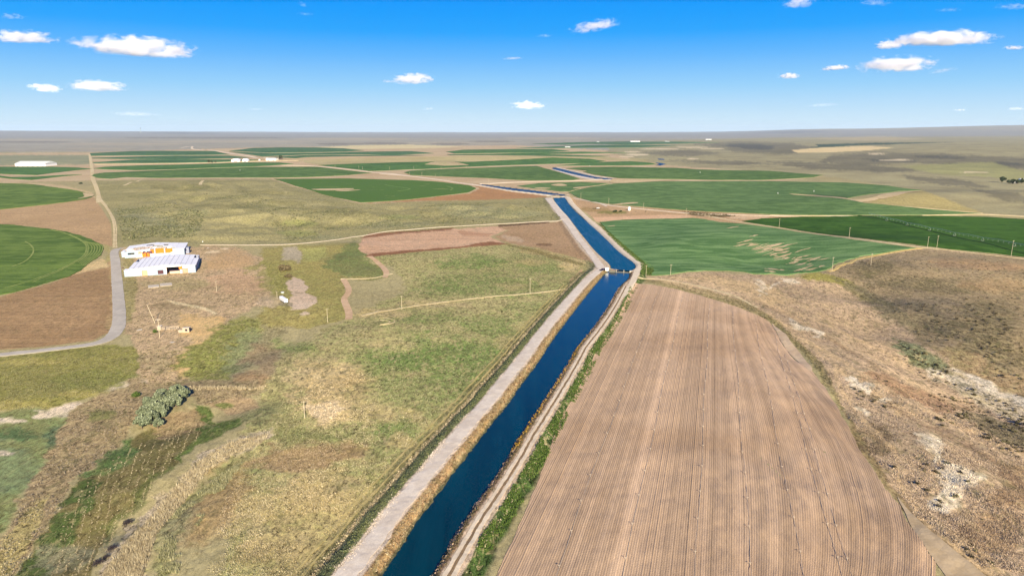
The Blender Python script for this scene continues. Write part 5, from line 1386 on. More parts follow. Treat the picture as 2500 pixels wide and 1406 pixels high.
# --- ruined stock chute and hut
x, y, z = P3(384, 806)
sc_ = empty("stock_pen", (x, y, z), 0.05)
tag(sc_, "collapsing grey board stock pen left of the small hut", "stock pen")
px_ = 0.235
MB().box(0, 2.3, 0, 2.6, 0, 2.4).build("loading_box", M_WOOD, sc_)
MB().box(-0.1, 2.4, -0.1, 2.7, 2.403, 2.5).build("box_lid", plain("bleached_board", alb(226, 214, 204), 0.9), sc_)
for i in range(11):
    xx = 2.9 + i * 0.95
    h = random.uniform(1.5, 2.4); le = random.uniform(-0.25, 0.35)
    MB().bar((xx, 0, -0.2), (xx + le, random.uniform(-.2, .2), h), 0.2).build("post", M_WOOD, sc_)
    MB().bar((xx, 2.2, -0.2), (xx + le, 2.3, h * .9), 0.2).build("post", M_WOOD, sc_)
for zz in (0.5, 1.1, 1.7):
    MB().bar((2.6, -0.12, zz), (8.2, -0.16, zz + random.uniform(-.2, .1)), 0.08, 0.28).build("rail", M_WOOD, sc_)
    MB().bar((2.6, 2.15, zz), (12.6, 2.3, zz + random.uniform(-.3, .1)), 0.08, 0.26).build("rail", M_WOOD, sc_)
for i in range(5):
    xx = 3.4 + i * .7
    MB().bar((xx, 0.1, 2.0), (xx + .5, 2.2, 1.7), 0.3, 0.05).build("loose_plank", M_DARK if i % 2 else M_WOOD, sc_)
MB().bar((8.5, 0.2, 0.2), (12.8, -.4, 0.9), 0.3, 0.2).build("fallen_beam", M_WOOD, sc_)
x, y, z = P3(446, 812)
hut = empty("hut", (x, y, z), 0.1); tag(hut, "small weathered board hut at the pen's end with a dark doorway", "hut")
f = MB(); wall_with_holes(f, 0, 4.0, lambda t: 3.0, [(1.6, 2.9, 0.9, 2.2)], 0, 0.12, 8); f.build("front_wall", M_WOOD, hut)
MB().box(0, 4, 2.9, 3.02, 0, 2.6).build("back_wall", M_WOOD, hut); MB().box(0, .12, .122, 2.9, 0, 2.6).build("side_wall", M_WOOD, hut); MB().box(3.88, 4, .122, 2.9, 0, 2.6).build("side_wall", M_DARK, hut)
mb = MB(); mb.poly([(-.2, -.25, 3.0), (4.2, -.25, 3.0), (4.2, 3.2, 2.62), (-.2, 3.2, 2.62), (-.2, -.25, 3.12), (4.2, -.25, 3.12), (4.2, 3.2, 2.74), (-.2, 3.2, 2.74)], [(0, 3, 2, 1), (4, 5, 6, 7), (0, 1, 5, 4), (1, 2, 6, 5), (2, 3, 7, 6), (3, 0, 4, 7)]); mb.build("roof", plain("pale_roof", alb(214, 204, 200), 0.8), hut)
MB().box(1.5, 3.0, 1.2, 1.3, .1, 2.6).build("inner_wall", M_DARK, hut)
MB().box(-2.6, -0.1, .2, 2.4, 0, 1.7).build("annex", M_WOOD, hut)

# --- white stock trailer on the pale flat
x, y, z = P3(699, 741)
tr = empty("trailer", (x, y, z), 0.62); tag(tr, "long white trailer parked on the pale flat beside the dry pond", "trailer")
prof = [(-1.25, 0.9), (1.25, 0.9), (1.25, 3.1), (0.95, 3.4), (-0.95, 3.4), (-1.25, 3.1)]
MB().prism(prof, 0, 11.5).build("body", M_WHITE, tr)
MB().box(-1.1, 1.1, 0.2, 11.3, 0.55, 0.898).build("chassis", M_DARK, tr)
MB().box(-1.0, 1.0, 11.503, 11.6, 1.0, 3.0).build("rear_door", M_DARK, tr)
for yy in (2.4, 3.5, 8.6):
    for s in (-1, 1):
        w = MB(); w.tube((s * 0.95, yy, 0.5), (s * 1.28, yy, 0.5), 0.5, n=12); w.build("wheel", M_TYRE, tr)
MB().bar((0, 0, 0.6), (0, -1.8, 0.5), 0.2).build("drawbar", M_STEEL, tr)
x, y, z = P3(690, 716)
tk = empty("water_trough", (x, y, z)); tag(tk, "tiny pale stock tank behind the white trailer", "trough")
MB().tube((0, 0, 0), (0, 0, 1.0), 1.2, 1.25, 14).build("tank", M_STEEL, tk); MB().tube((0, 0, 1.003), (0, 0, 1.06), 1.28, 1.28, 14).build("rim", M_WHITE, tk)
x, y, z = P3(677, 731)
# --- white cylinder tank and vehicles in the canal yard
x, y, z = P3(1536, 514)
t = empty("water_tank", (x, y, z)); tag(t, "upright white tank beside the pale yard road", "tank")
MB().tube((0, 0, 0), (0, 0, 5.2), 1.9, 1.9, 16).build("body", M_WHITE, t, smooth_shade=False); MB().tube((0, 0, 5.203), (0, 0, 5.9), 1.95, 0.3, 16).build("lid", M_WHITE, t)
MB().bar((-1.95, -.3, 0), (-1.95, -.3, 5.2), .1).build("ladder", M_STEEL, t)
def truck(u, v, rz, body, label, name="pickup_truck"):
    x, y, z = P3(u, v)
    r = empty(name, (x, y, z), rz); tag(r, label, "truck", "vehicles parked in the earth yard")
    pr = [(-2.7, .55), (2.7, .55), (2.7, 1.1), (1.5, 1.2), (0.9, 1.95), (-0.6, 1.95), (-0.75, 1.15), (-2.7, 1.1)]
    MB().prism(pr, -.95, .95).build("body", body, r)
    MB().prism([(0.95, 1.28), (1.4, 1.28), (0.88, 1.85), (-0.5, 1.85), (-0.6, 1.28)], -.965, .965).build("window_band", M_DARK, r)
    for xx in (-1.7, 1.75):
        for s in (-1, 1): MB().tube((xx, s * .75, .4), (xx, s * 1.0, .4), .4, n=12).build("wheel", M_TYRE, r)
    return r
truck(1460, 509.5, 0.1, M_WHITE, "tiny white pickup parked on the dark patch of the earth yard")
# --- far sheds and farmsteads
def barn(u, v, w, d, h, rise, label, rz=0.0, mat=M_WHITE, roof=M_WHITE, arch=False, name="barn", doors=2):
    x, y, z = P3(u, v)
    r = empty(name, (x, y, z - 0.3), rz); tag(r, label, "barn")
    if arch:
        t = np.linspace(0, math.pi, 13)
        MB().prism([(-w / 2, 0)] + [(-w / 2 * math.cos(a), h + (rise) * math.sin(a)) for a in t] + [(w / 2, 0)], 0, d).build("shell", mat, r)
        MB().box(-w * .2, w * .2, -.15, -.01, 0, h * 1.1).build("door", M_WALLG, r)
    else:
        MB().box(-w / 2, w / 2, 0, d, 0, h).build("wall", mat, r)
        o = w * .012
        mb = MB(); mb.poly([(-w / 2 - o, -1, h + .02), (w / 2 + o, -1, h + .02), (w / 2 + o, d + 1, h + .02), (-w / 2 - o, d + 1, h + .02), (-w / 2 - o, d / 2, h + rise), (w / 2 + o, d / 2, h + rise)], [(0, 1, 5, 4), (2, 3, 4, 5), (0, 4, 3), (1, 2, 5), (0, 3, 2, 1)])
        mb.build("roof", roof, r)
        for i in range(doors):
            xx = (i + .5) / doors * w - w / 2
            MB().box(xx - 2, xx + 2, -.12, -.01, 0, min(h * .8, 4.5)).build("door", M_WALLG, r)
    return r
M_ROOFG = plain("light_grey_roof", alb(226, 232, 234), 0.5, 0, 0.05, 0.1)
x0_, _ = gp(38, 406.3, 0); x1_, _ = gp(112, 406.3, 0)
barn(74, 406.3, x1_ - x0_, 60, 9.0, 7.0, "very long white shed on the flats at far left", 0.0, M_WHITE, M_ROOFG, name="long_shed", doors=6)
barn(575, 395.5, 30, 34, 5, 6.5, "white arched barn left of its twin by the far road", 0.2, M_WHITE, arch=True)
barn(598, 395, 20, 24, 3.5, 8, "white dome-shaped barn right of its twin by the far road", 0.1, M_WHITE, arch=True)
barn(661.5, 392.3, 38, 16, 6.5, 3, "white box shed beside dark trees on the far road", 0.0)
barn(633, 392.8, 5, 6, 4, 2, "tiny white hut between the far barns", doors=1, name="hut")
barn(677, 391.5, 5, 5, 3, 2, "small white pump hut beneath the dark far trees", doors=1, name="hut")
for u, v, w, L in [(1460, 347.2, 24, "lone tiny white roof on the far right flats"), (1551, 347.2, 90, "longest white roof on the farthest flats"), (1626, 346.6, 22, "left of two tiny white far sheds"), (1632, 346.8, 20, "right of two tiny white far sheds"), (1730, 341.6, 70, "white roof high on the far right slope"), (1386, 360.6, 36, "pale low roof among the far green circles"), (2497, 442, 10, "pale roof among the dark trees at the right edge"), (2481, 446, 8, "small pale hut at the foot of the right-edge trees")]:
    barn(u, v, w, max(8, w * .3), max(4, w * .08), max(2, w * .04), L, doors=1)
# radio mast on the skyline
x, y = gp(343, 321.4, 0); y = min(y, 30000); x = (343 - 1250) / F * y * cP
x, y = x, y
t = empty("radio_mast", (x * .55, y * .55, float(zt(np.array([x * .55]), np.array([y * .55]))[0]))); tag(t, "thin mast standing on the left skyline", "mast")
MB().tube((0, 0, 0), (0, 0, 125), 7, 3, 6).build("mast", M_STEEL, t); MB().box(-9, 9, -3, 3, 108, 122).build("antenna", M_DARK, t)

M_WETC = plain("wet_stained_concrete", alb(120, 116, 108), 0.7, 0, 0.25, 1.0)
# --- canal gate structure
x, y = gp(1496, 659.5, 0); x2, y2 = gp(1540, 661.5, 0)
gate = empty("canal_gate", (x, y, 0.0), math.atan2(y2 - y, x2 - x)); tag(gate, "low concrete check gate across the canal with small white posts", "gate")
GL = math.hypot(x2 - x, y2 - y)
MB().box(-1.0, GL + 0.5, -0.35, 0.35, -4.0, Z_UP - 0.12).build("weir_wall", M_WETC, gate)
MB().box(-3.0, 2.2, -1.0, 0.9, -3.0, 0.12).build("abutment", M_WETC, gate)
MB().box(GL - 1.0, GL + 2.6, -1.2, 1.4, -3.0, 0.15).build("abutment", M_CONC, gate)
for xx in (GL * .20, GL * .62):
    MB().box(xx - .22, xx + .22, -.5, .3, -3, .7).build("pier", M_CONC, gate)
MB().bar((1.8, -.9, 1.0), (GL * .22, -.9, 1.0), .12).build("handrail", M_STEEL, gate)
MB().bar((1.8, -.9, 0.25), (1.8, -.9, 1.0), .1).build("rail_post", M_STEEL, gate)
MB().bar((GL * .2, -.9, -1.5), (GL * .2, -.9, 1.0), .1).build("rail_post", M_STEEL, gate)
MB().box(-1.5, 5.0, -.5, .9, .252, .34).build("walkway", M_PINK, gate)
x, y, z = P3(1481, 661)
gh = empty("gate_house", (x, y, z), 0.1); tag(gh, "small white control hut on the bank beside the canal gate", "hut")
MB().box(-1.4, 1.4, -1.2, 1.2, 0, 2.6).build("wall", M_WHITE, gh); MB().box(-1.6, 1.6, -1.4, 1.4, 2.603, 2.75).build("roof", M_WHITE, gh); MB().box(-1.46, -1.402, -.5, .5, 0, 2.0).build("door", M_DARK, gh)
x, y, z = P3(1472, 660.5)
pk = truck(1471, 661, 0.6, M_DARK, "dark vehicle parked beside the white control hut"); pk["group"] = "vehicles by the gate"

# ------------------------------------------------------------------ power poles
def pole_proto():
    r = empty("power_pole", (0, 0, 0))
    MB().tube((0, 0, -0.8), (0, 0, 11.0), 0.15, 0.10, 8).build("pole", M_POLE, r)
    MB().bar((-1.0, -0.2, 10.5), (1.0, -0.2, 10.5), 0.09, 0.11).build("crossarm", M_POLE, r)
    for s in (-1.2, 0.35, 1.2):
        MB().tube((s, -0.2, 10.48), (s, -0.2, 10.8), 0.07, 0.05, 6).build("insulator", M_CONC, r)
    return r
def copy_tree(o, parent=None):
    c = o.copy(); COL.objects.link(c); c.parent = parent
    for ch in list(o.children): copy_tree(ch, c)
    return c
pp = pole_proto(); first = [True]
def pole(u, v, hpx, label, rz=0.3, group="utility poles", thick=1.0, lean=0.0):
    x, y, z = P3(u, v)
    o = pp if first[0] else copy_tree(pp)
    first[0] = False
    d = math.hypot(x, y)
    h = hpx * math.hypot(d, CAM_H) / F / math.cos(PITCH * 0.8)
    s = max(0.55, h / 11.0)
    tk = max(1.0, d / 1400) * thick
    o.location = (x, y, z); o.scale = (tk, tk, s); o.rotation_euler = (0, lean, rz)
    tag(o, label, "utility pole", group)
for a in [
    (744, 1021, 42, "nearest thin pale pole standing in the tan meadow patch", 0.3), (800, 787, 33, "pale pole at the top of the white chalk streak below the dirt strip", 0.3), (981, 755, 33, "lone pole on the meadow track with its shadow leaning left", 0.3), (1294, 718, 40, "pole on the meadow track closest to the canal road", 0.3),
    (529, 712, 24, "thin pole in the brown yard right of the sheds", 0.2), (677, 731, 12, "short pale post at the edge of the pale flat", 0.2),
    (1577, 676, 28, "pole at the green ditch by the canal bend", 0.4), (1637, 672, 26, "pole at the striped crop's lower left corner", 0.4), (1902, 556, 20, "pole where the track meets the two right-hand crops", 0.4), (2073, 579, 21, "pole halfway along the straw track dividing the crops", 0.4),
    (2126, 648, 26, "pole on the yellow verge below the striped crop", 0.4), (2031, 663, 32, "pole at the green dip under the striped crop", 0.4), (2264, 605, 23, "left pole of the pair at the crops' corner", 0.4), (2287, 605, 25, "right pole of the pair at the crops' corner", 0.4), (2468, 627, 32, "pole at the deep green crop's lower right edge", 0.4),
    (1418, 487, 15, "pole at the huge light field's canal corner", 0.5), (1486, 500, 15, "pole beside the fork of the yard road", 0.5), (1571, 511, 15, "pole just right of the upright white tank", 0.5), (1675, 528, 18, "pole at the dark hedge end of the earth yard", 0.5),
    (951, 415, 7, "far pole before the low grass ridge", 0.5), (1010, 414, 7, "far pole left of the green circle's apex", 0.5), (1077, 414, 7, "far pole above the middle green circle", 0.5), (1138, 412, 6, "far pole near the pale strip in the green", 0.5), (1000, 428, 7, "far pole at the left tip of the green circle", 0.5), (1030, 430, 9, "brighter far pole below the green circle's left edge", 0.5),
    (1063, 432, 6, "thin far pole midway under the green circle", 0.5), (1193, 446, 9, "far pole by the start of the canal reach", 0.5), (876, 413, 7, "far pole at the fork of two pale roads", 0.5), (885, 415, 7, "second far pole at the fork of two pale roads", 0.5), (818, 408, 5, "leftmost far pole in the dark circle", 0.5)]:
    pole(*a)
# H-frame poles with arms by the stock pen
for u, v, h, lean, L in [(390, 824, 42, 0.02, "pole with a crossarm rising in front of the stock pen"), (379, 790, 44, -0.28, "leaning bare pole behind the stock pen")]:
    x, y, z = P3(u, v)
    r = empty("yard_pole", (x, y, z)); r.rotation_euler = (0, lean, 0.1); tag(r, L, "pole")
    hh = h * math.hypot(math.hypot(x, y), CAM_H) / F
    MB().tube((0, 0, -0.6), (0, 0, hh), 0.17, 0.12, 8).build("pole", M_POLE, r)
    if lean > 0: MB().bar((-1.5, -.2, hh - .4), (1.4, -.2, hh - .4), .18).build("crossarm", plain("bleached_arm", alb(232, 220, 210), .9), r)

# ------------------------------------------------------------------ centre pivot sprinkler
xs_, ys_ = gp(2120, 527, 0); xe_, ye_ = gp(2500, 612.5, 0)
piv = empty("pivot_sprinkler", (xs_, ys_, zt1(xs_, ys_))); tag(piv, "long wheeled pivot sprinkler line crossing the deep green crop", "sprinkler")
NSP = 8
dxv, dyv = (xe_ - xs_) / 6.3, (ye_ - ys_) / 6.3
base = Vector((xs_, ys_, zt1(xs_, ys_)))
for i in range(NSP):
    ax, ay = xs_ + dxv * i, ys_ + dyv * i; bx, by = ax + dxv, ay + dyv
    az_, bz_ = zt1(ax, ay) + 4.2, zt1(bx, by) + 4.2
    A, B = Vector((ax, ay, az_)) - base, Vector((bx, by, bz_)) - base
    Mi = (A + B) / 2 + Vector((0, 0, 0.9))
    mb = MB(); mb.tube(A, Mi, .16, n=6); mb.tube(Mi, B, .16, n=6); mb.build("span_pipe", M_STEEL, piv)
    for q in (1, 2, 3, 4, 5):
        c = A.lerp(B, q / 6) + Vector((0, 0, .6)); dn_ = Vector((0, 0, -1.3))
        MB().bar(c, c + dn_, .07).build("truss_strut", M_STEEL, piv)
        MB().tube(c + dn_, c + dn_ + Vector((0, 0, -1.0)), .06, .14, 5).build("drop_sprinkler", M_STEEL, piv)
    MB().bar(A.lerp(B, 1 / 6) - Vector((0, 0, .7)), A.lerp(B, 5 / 6) - Vector((0, 0, .7)), .07).build("truss_rod", M_STEEL, piv)
    tw = empty("tower", B); tw.parent = piv
    dv = Vector((dxv, dyv, 0)).normalized(); pv = Vector((dv.y, -dv.x, 0))
    for s in (-1, 1):
        MB().bar((0, 0, 0.1), tuple(pv * s * 2.1 + Vector((0, 0, -3.7))), .16).build("tower_leg", M_STEEL, tw)
        MB().tube(tuple(pv * s * 2.1 - dv * .18 + Vector((0, 0, -3.6))), tuple(pv * s * 2.1 + dv * .18 + Vector((0, 0, -3.6))), .62, n=12).build("wheel", M_TYRE, tw)
    MB().bar(tuple(pv * -2.1 + Vector((0, 0, -3.4))), tuple(pv * 2.1 + Vector((0, 0, -3.4))), .18).build("base_beam", M_STEEL, tw)
L_ = [(2096, 523), (2150, 532), (2220, 549), (2300, 568), (2380, 586), (2460, 606), (2540, 625)]
ribbon("wheel_track", [(u, v + 4) for u, v in L_], 3.5, soil("wet_dark_row", alb(34, 58, 22), alb(40, 66, 26)), 0.55, parent=F16, jag=.4)
# pivot points of other circles
for u, v, L in [(1899, 474, "white pivot hub at the tip of the pale margin"), (1987, 469, "white pivot hub in the right lobe of the huge field"), (1440, 406.5, "white pivot hub right of the slanting canal reach"), (1709, 422.5, "white pivot hub in the long green field"), (586, 417, "white pivot hub at the end of a curved pale track")]:
    x, y, z = P3(u, v)
    r = empty("pivot_hub", (x, y, z)); tag(r, L, "sprinkler", "pivot hubs")
    for s in range(4):
        a = s * math.pi / 2 + .4
        MB().bar((math.cos(a) * 1.6, math.sin(a) * 1.6, 0), (0, 0, 3.4), .15).build("leg", M_WHITE, r)
    MB().tube((0, 0, 0), (0, 0, 3.8), .2, .2, 8).build("riser", M_STEEL, r); MB().box(-.5, .5, -.4, .4, 1.0, 2.0).build("control_box", M_STEEL, r)

# ------------------------------------------------------------------ sprinkler pipes lying in the furrows
M_ALU = plain("dull_aluminium_pipe", alb(216, 200, 184), 0.5, 0.2, 0.1, 1.0, 0.5)
M_SEAM = soil("dry_furrow_seam", alb(112, 88, 70), alb(150, 124, 102), 0.5, 0.1, 1.5, 0.3)
kk = 0
TOPX = [(1612, 704), (1668, 716), (1732, 735), (1786, 752), (1838, 772), (1886, 800), (1912, 850)]
rows_top = [G(*p) for p in TOPX]
names_ = ["first", "second", "third", "fourth", "fifth", "sixth", "seventh"]
for i, (tx, ty) in enumerate(rows_top):
    across = tx * rc - ty * rs
    across = a0 + round((across - a0) / ROW) * ROW
    l1 = tx * rs + ty * rc - 4
    l0 = 95.0
    pts = []
    for l in np.arange(l0, l1, 9.0):
        j = 0.35 * math.sin(l * .05 + i) + random.uniform(-.08, .08)
        X_, Y_ = (across + j) * rc + l * rs, -(across + j) * rs + l * rc
        if not in_poly(np.array([X_]), np.array([Y_]), PW)[0]: continue
        pts.append((X_, Y_))
    if len(pts) < 3: continue
    r = empty("irrigation_pipe", (pts[0][0], pts[0][1], zt1(*pts[0]))); tag(r, "%s sprinkler pipe from the canal side in the ploughed field" % names_[i], "pipe", "sprinkler pipes in the furrows")
    b0 = Vector(r.location)
    mb = MB()
    for p_, q_ in zip(pts[:-1], pts[1:]):
        mb.tube(Vector((p_[0] + .3, p_[1], zt1(*p_) + .26)) - b0, Vector((q_[0] + .3, q_[1], zt1(*q_) + .26)) - b0, .05, n=5)
    mb.build("pipe", M_ALU, r)
    for n_, p_ in enumerate(pts[1:-1]):
        if n_ % 2 == 0:
            c = Vector((p_[0] + .3, p_[1], zt1(*p_) + .3)) - b0
            MB().bar(c, c + Vector((-.1, 0, .75)), .07).build("riser", M_ALU, r)
            MB().bar(c + Vector((-.45, 0, .8)), c + Vector((.3, 0.1, .68)), .09, .08).build("sprinkler_head", M_ALU, r)
# ------------------------------------------------------------------ trees, shrubs, weeds
def leaf_mat(name, tones, rough=0.85):
    m, nt, bs, out = new_mat(name)
    N = NT(nt)
    at = N.n('ShaderNodeAttribute', attribute_name="tone").outputs['Fac']
    r = N.n('ShaderNodeValToRGB')
    N.l(at, r.inputs[0])
    e = r.color_ramp.elements
    while len(e) < len(tones): e.new(0.5)
    for i, c in enumerate(tones):
        e[i].position = i / (len(tones) - 1); e[i].color = (*c, 1)
    N.l(r.outputs[0], bs.inputs['Base Color'])
    bs.inputs['Roughness'].default_value = rough
    return m
def leaf_cloud(clumps, n, size, rg, flat=0.6):
    """leaf-sized faces through the volume of several clumps (x, y, z, r)"""
    V = []; T = []
    tot = sum(c[3] ** 2 for c in clumps)
    for cx, cyy, cz, r in clumps:
        k = max(6, int(n * r * r / tot))
        d = rg.normal(0, 1, (k, 3)); d /= np.linalg.norm(d, axis=1)[:, None]
        rad = r * (0.55 + 0.45 * rg.random(k) ** 0.5) * (0.85 + 0.3 * rg.random(k))
        P = np.array([cx, cyy, cz]) + d * rad[:, None] * np.array([1, 1, 0.85])
        a = rg.normal(0, 1, (k, 3)); a += d * 0.2; a /= np.linalg.norm(a, axis=1)[:, None]
        b = np.cross(a, d + rg.normal(0, .5, (k, 3))); b /= np.linalg.norm(b, axis=1)[:, None] + 1e-9
        s = size * (0.6 + 0.8 * rg.random(k))[:, None]
        q = np.stack([P - a * s - b * s * flat * .4, P - b * s * flat, P + a * s, P + b * s * flat], 1)
        V.append(q.reshape(-1, 3))
        t = np.clip(0.5 + 0.25 * rg.normal(0, 1, k) + 0.15 * d[:, 2], 0, 1)
        T.append(np.repeat(t, 4))
    V = np.vstack(V); T = np.concatenate(T)
    Q = np.arange(len(V)).reshape(-1, 4)
    return V, Q, T
M_BARK = plain("grey_bark", alb(120, 104, 86), 0.95, 0, 0.25, 4)
L_SILVER = leaf_mat("silver_green_leaves", [alb(62, 72, 56), alb(116, 126, 102), alb(172, 180, 154)])
L_DARK = leaf_mat("dark_green_leaves", [alb(44, 56, 36), alb(66, 78, 50), alb(90, 98, 66)])
L_SAGE = leaf_mat("sage_leaves", [alb(84, 78, 58), alb(112, 106, 78), alb(146, 138, 104)])
L_SAGED = leaf_mat("dark_sage_leaves", [alb(46, 42, 32), alb(72, 66, 50), alb(108, 98, 76)])
L_BROWN = leaf_mat("brown_scrub_twigs", [alb(84, 76, 58), alb(110, 98, 76), alb(136, 122, 96)])
L_WEED = leaf_mat("green_weed_leaves", [alb(52, 74, 34), alb(80, 104, 48), alb(124, 142, 76)])
L_YELL = leaf_mat("yellow_weed_leaves", [alb(150, 112, 40), alb(190, 150, 60), alb(216, 184, 100)])
L_STRAW = leaf_mat("straw_blades", [alb(146, 130, 106), alb(192, 176, 148), alb(228, 214, 188)])
L_GRASS = leaf_mat("meadow_grass_blades", [alb(84, 100, 48), alb(136, 138, 78), alb(204, 190, 134)])

def tree_mesh(seed, h, w, n, size, leaf):
    rg = np.random.default_rng(seed)
    cl = []
    for i in range(11):
        a = rg.random() * 6.28; q = w * 0.62 * math.sqrt(rg.random())
        z = h * (0.32 + 0.55 * rg.random() * (1 - q / w * .5))
        cl.append((math.cos(a) * q, math.sin(a) * q, z, w * (0.26 + .16 * rg.random())))
    cl.append((0, 0, h * .8, w * .34))
    V, Q, T = leaf_cloud(cl, n, size, rg)
    me = mesh_np("crown", V, quads=Q); set_attr(me, "tone", T, 'FLOAT'); me.materials.append(leaf)
    mb = MB(); mb.tube((0, 0, -.5), (0, 0, h * .5), w * .085, w * .05, 7)
    for c in cl[:7]:
        mb.tube((0, 0, h * (.12 + .2 * rg.random())), (c[0] * .9, c[1] * .9, c[2]), w * .04, w * .012, 5)
    tm = mb.mesh("trunk"); tm.materials.append(M_BARK)
    return me, tm
def plant_tree(x, y, meshes, label, cat, group, s=1.0, rz=0.0, name="tree"):
    r = empty(name, (x, y, zt1(x, y)), rz); r.scale = (s, s, s); tag(r, label, cat, group)
    o = link("crown", meshes[0], None, r); o2 = link("trunk", meshes[1], None, r)
    return r
T_OL = [tree_mesh(100 + i, 5.6, 3.3, 2600, .30, L_SILVER) for i in range(4)]
GROVE = [(346, 1046, 1.0, "silvery tree at the grove's near left end"), (368, 1038, 1.05, "silvery tree second along the grove's lower rim"), (386, 1046, .72, "low silvery bush tree at the grove's lower corner"), (352, 1024, 1.0, "silvery tree on the grove's left flank"), (376, 1016, 1.15, "tall silvery tree near the grove's left middle"), (398, 1020, .95, "silvery tree on the grove's shaded lower rim"),
         (364, 1000, .95, "silvery tree on the grove's upper left rim"), (388, 994, 1.15, "tallest silvery tree at the grove's centre"), (410, 1002, 1.05, "silvery tree right of the grove's centre"), (430, 994, 1.0, "silvery tree on the grove's lower right rim"), (402, 980, 1.0, "silvery tree at the grove's upper rim"), (424, 978, 1.1, "silvery tree in the grove's right half"), (444, 978, .95, "silvery tree toward the grove's right end"), (436, 966, .9, "silvery tree at the grove's top right"), (456, 972, .78, "small silvery tree at the grove's far right tip")]
for i, (u, v, s, L) in enumerate(GROVE):
    x, y = G(u, v)
    plant_tree(x, y, T_OL[i % 4], L, "tree", "silvery grove trees", s * 1.18, i * 1.7, "olive_tree")
T_DK = [tree_mesh(200 + i, 7.0, 4.6, 1500, .42, L_DARK) for i in range(3)]
for i, (u, v, s, L) in enumerate([(2446, 446, 2.0, "round dark tree standing apart at the right edge"), (2462, 449, 1.3, "first low tree of the dark clump at the right edge"), (2472, 449, 1.6, "second tree of the dark clump at the right edge"), (2484, 450, 1.5, "third tree of the dark clump at the right edge"), (2494, 449, 1.8, "last tree of the dark clump, cut by the frame"), (510, 398, 1.6, "dark tree left on the straight far road"), (517, 398, 1.2, "smaller dark tree beside it on the straight far road"), (526, 397.6, 1.1, "lone small tree along the straight far road"),
                                  (673, 391.5, 1.7, "dark tree against the white box shed"), (686, 391, 2.3, "largest dark tree by the far farmstead")]):
    x, y = G(u, v)
    plant_tree(x, y, T_DK[i % 3], L, "tree", "far dark trees", s, i * 1.3)
def bush_mesh(seed, w, h, n, size, leaf, name="foliage"):
    rg = np.random.default_rng(seed)
    cl = []
    for i in range(7):
        a = rg.random() * 6.28; q = w * .55 * math.sqrt(rg.random())
        cl.append((math.cos(a) * q, math.sin(a) * q, h * (.3 + .4 * rg.random()), min(w, h) * (.38 + .25 * rg.random())))
    V, Q, T = leaf_cloud(cl, n, size, rg)
    V[:, 2] = np.maximum(V[:, 2], -.1)
    me = mesh_np(name, V, quads=Q); set_attr(me, "tone", T, 'FLOAT'); me.materials.append(leaf)
    return me
def bush(u, v, me, label, group=None, s=(1, 1, 1), cat="bush", name="bush"):
    x, y = G(u, v)
    o = link(name, me); o.location = (x, y, zt1(x, y)); o.scale = s; tag(o, label, cat, group)
    return o
B_SC = bush_mesh(301, 3.6, 3.6, 1500, .30, L_BROWN); B_SC2 = bush_mesh(302, 3.0, 2.4, 900, .28, L_BROWN); B_GR = bush_mesh(303, 2.2, 2.4, 700, .22, L_WEED); B_DK = bush_mesh(304, 3.2, 2.6, 700, .3, L_DARK)
bush(694, 660, B_SC, "large brown-green bush above the pale flat", s=(1.9, 1.5, 1.45)); bush(704, 677, B_SC2, "smaller flat brown bush just above the pale flat", s=(1.6, 1.2, 1.05))
bush(377, 812, B_GR, "dark green bush left of the stock pen", s=(.85, .85, .8))
bush(1503, 518, B_DK, "dark bush clump beside the yard road", s=(1.6, 1.4, 1.2)); bush(1516, 517.5, B_DK, "smaller dark bush right of the clump beside the yard road", s=(1.1, 1.1, .9)); bush(198, 449.5, B_DK, "square dark bush on the bare strip above the left circle", s=(1.6, 1.4, 1.5))
bush(330, 968, B_GR, "leafy green bush at the grove's upper left", s=(1.2, 1.2, .9)); bush(1577, 517, B_DK, "low dark bush right of the white tank", s=(.6, .6, .4))
B_DEAD = bush_mesh(305, 2.4, 2.0, 420, .18, leaf_mat("dead_dark_twigs", [alb(44, 40, 48), alb(66, 58, 64), alb(96, 84, 84)]))
for u, v, s, L in [(310, 1280, .9, "dark dead brush at the bend of the reed strip"), (272, 1342, .8, "dark dead brush midway down the reed strip"), (238, 1378, .9, "dark dead brush near the reed strip's lower end"), (258, 1362, .55, "small dark dead brush in the lower reed strip")]:
    bush(u, v, B_DEAD, L, "dead brush in the draw", (s, s, s * .8))

# --- sagebrush, one by one for the ones that show, the rest as a mass
def rand_in(poly, n, rg, thr=None, sc=30.0):
    P = np.array(poly, float)
    lo, hi = P.min(0), P.max(0)
    out = []
    while len(out) < n:
        u = lo[0] + (hi[0] - lo[0]) * rg.random(n * 4); v = lo[1] + (hi[1] - lo[1]) * rg.random(n * 4)
        k = in_poly(u, v, P)
        u, v = u[k], v[k]
        if thr is not None:
            x, y = gp(u, v, 0.0)
            m = fbm(x / sc, y / sc, 3, 99) > thr
            u, v = u[m], v[m]
        out += list(zip(u, v))
        if not len(u): break
    return out[:n]
rg = np.random.default_rng(77)
SAGE = []
for poly, n, thr in [([(2030, 690), (2100, 640), (2240, 612), (2340, 618), (2500, 650), (2500, 990), (2400, 930), (2280, 860), (2180, 760), (2080, 700)], 330, -0.05), ([(2380, 820), (2500, 850), (2500, 960), (2420, 920)], 40, None),
                     ([(2190, 830), (2260, 860), (2330, 905), (2290, 920), (2220, 880)], 60, None), ([(2330, 1010), (2500, 1080), (2500, 1130), (2400, 1070)], 40, None), ([(2050, 900), (2500, 1010), (2500, 1400), (2420, 1400), (2250, 1250), (2120, 1050)], 150, .05), ([(2260, 905), (2500, 1000), (2500, 1050), (2330, 950)], 70, None), ([(2180, 1140), (2320, 1110), (2390, 1180), (2290, 1250)], 30, None)]:
    SAGE += rand_in(poly, n, rg, thr)
SAGE.sort(key=lambda p: -p[1])
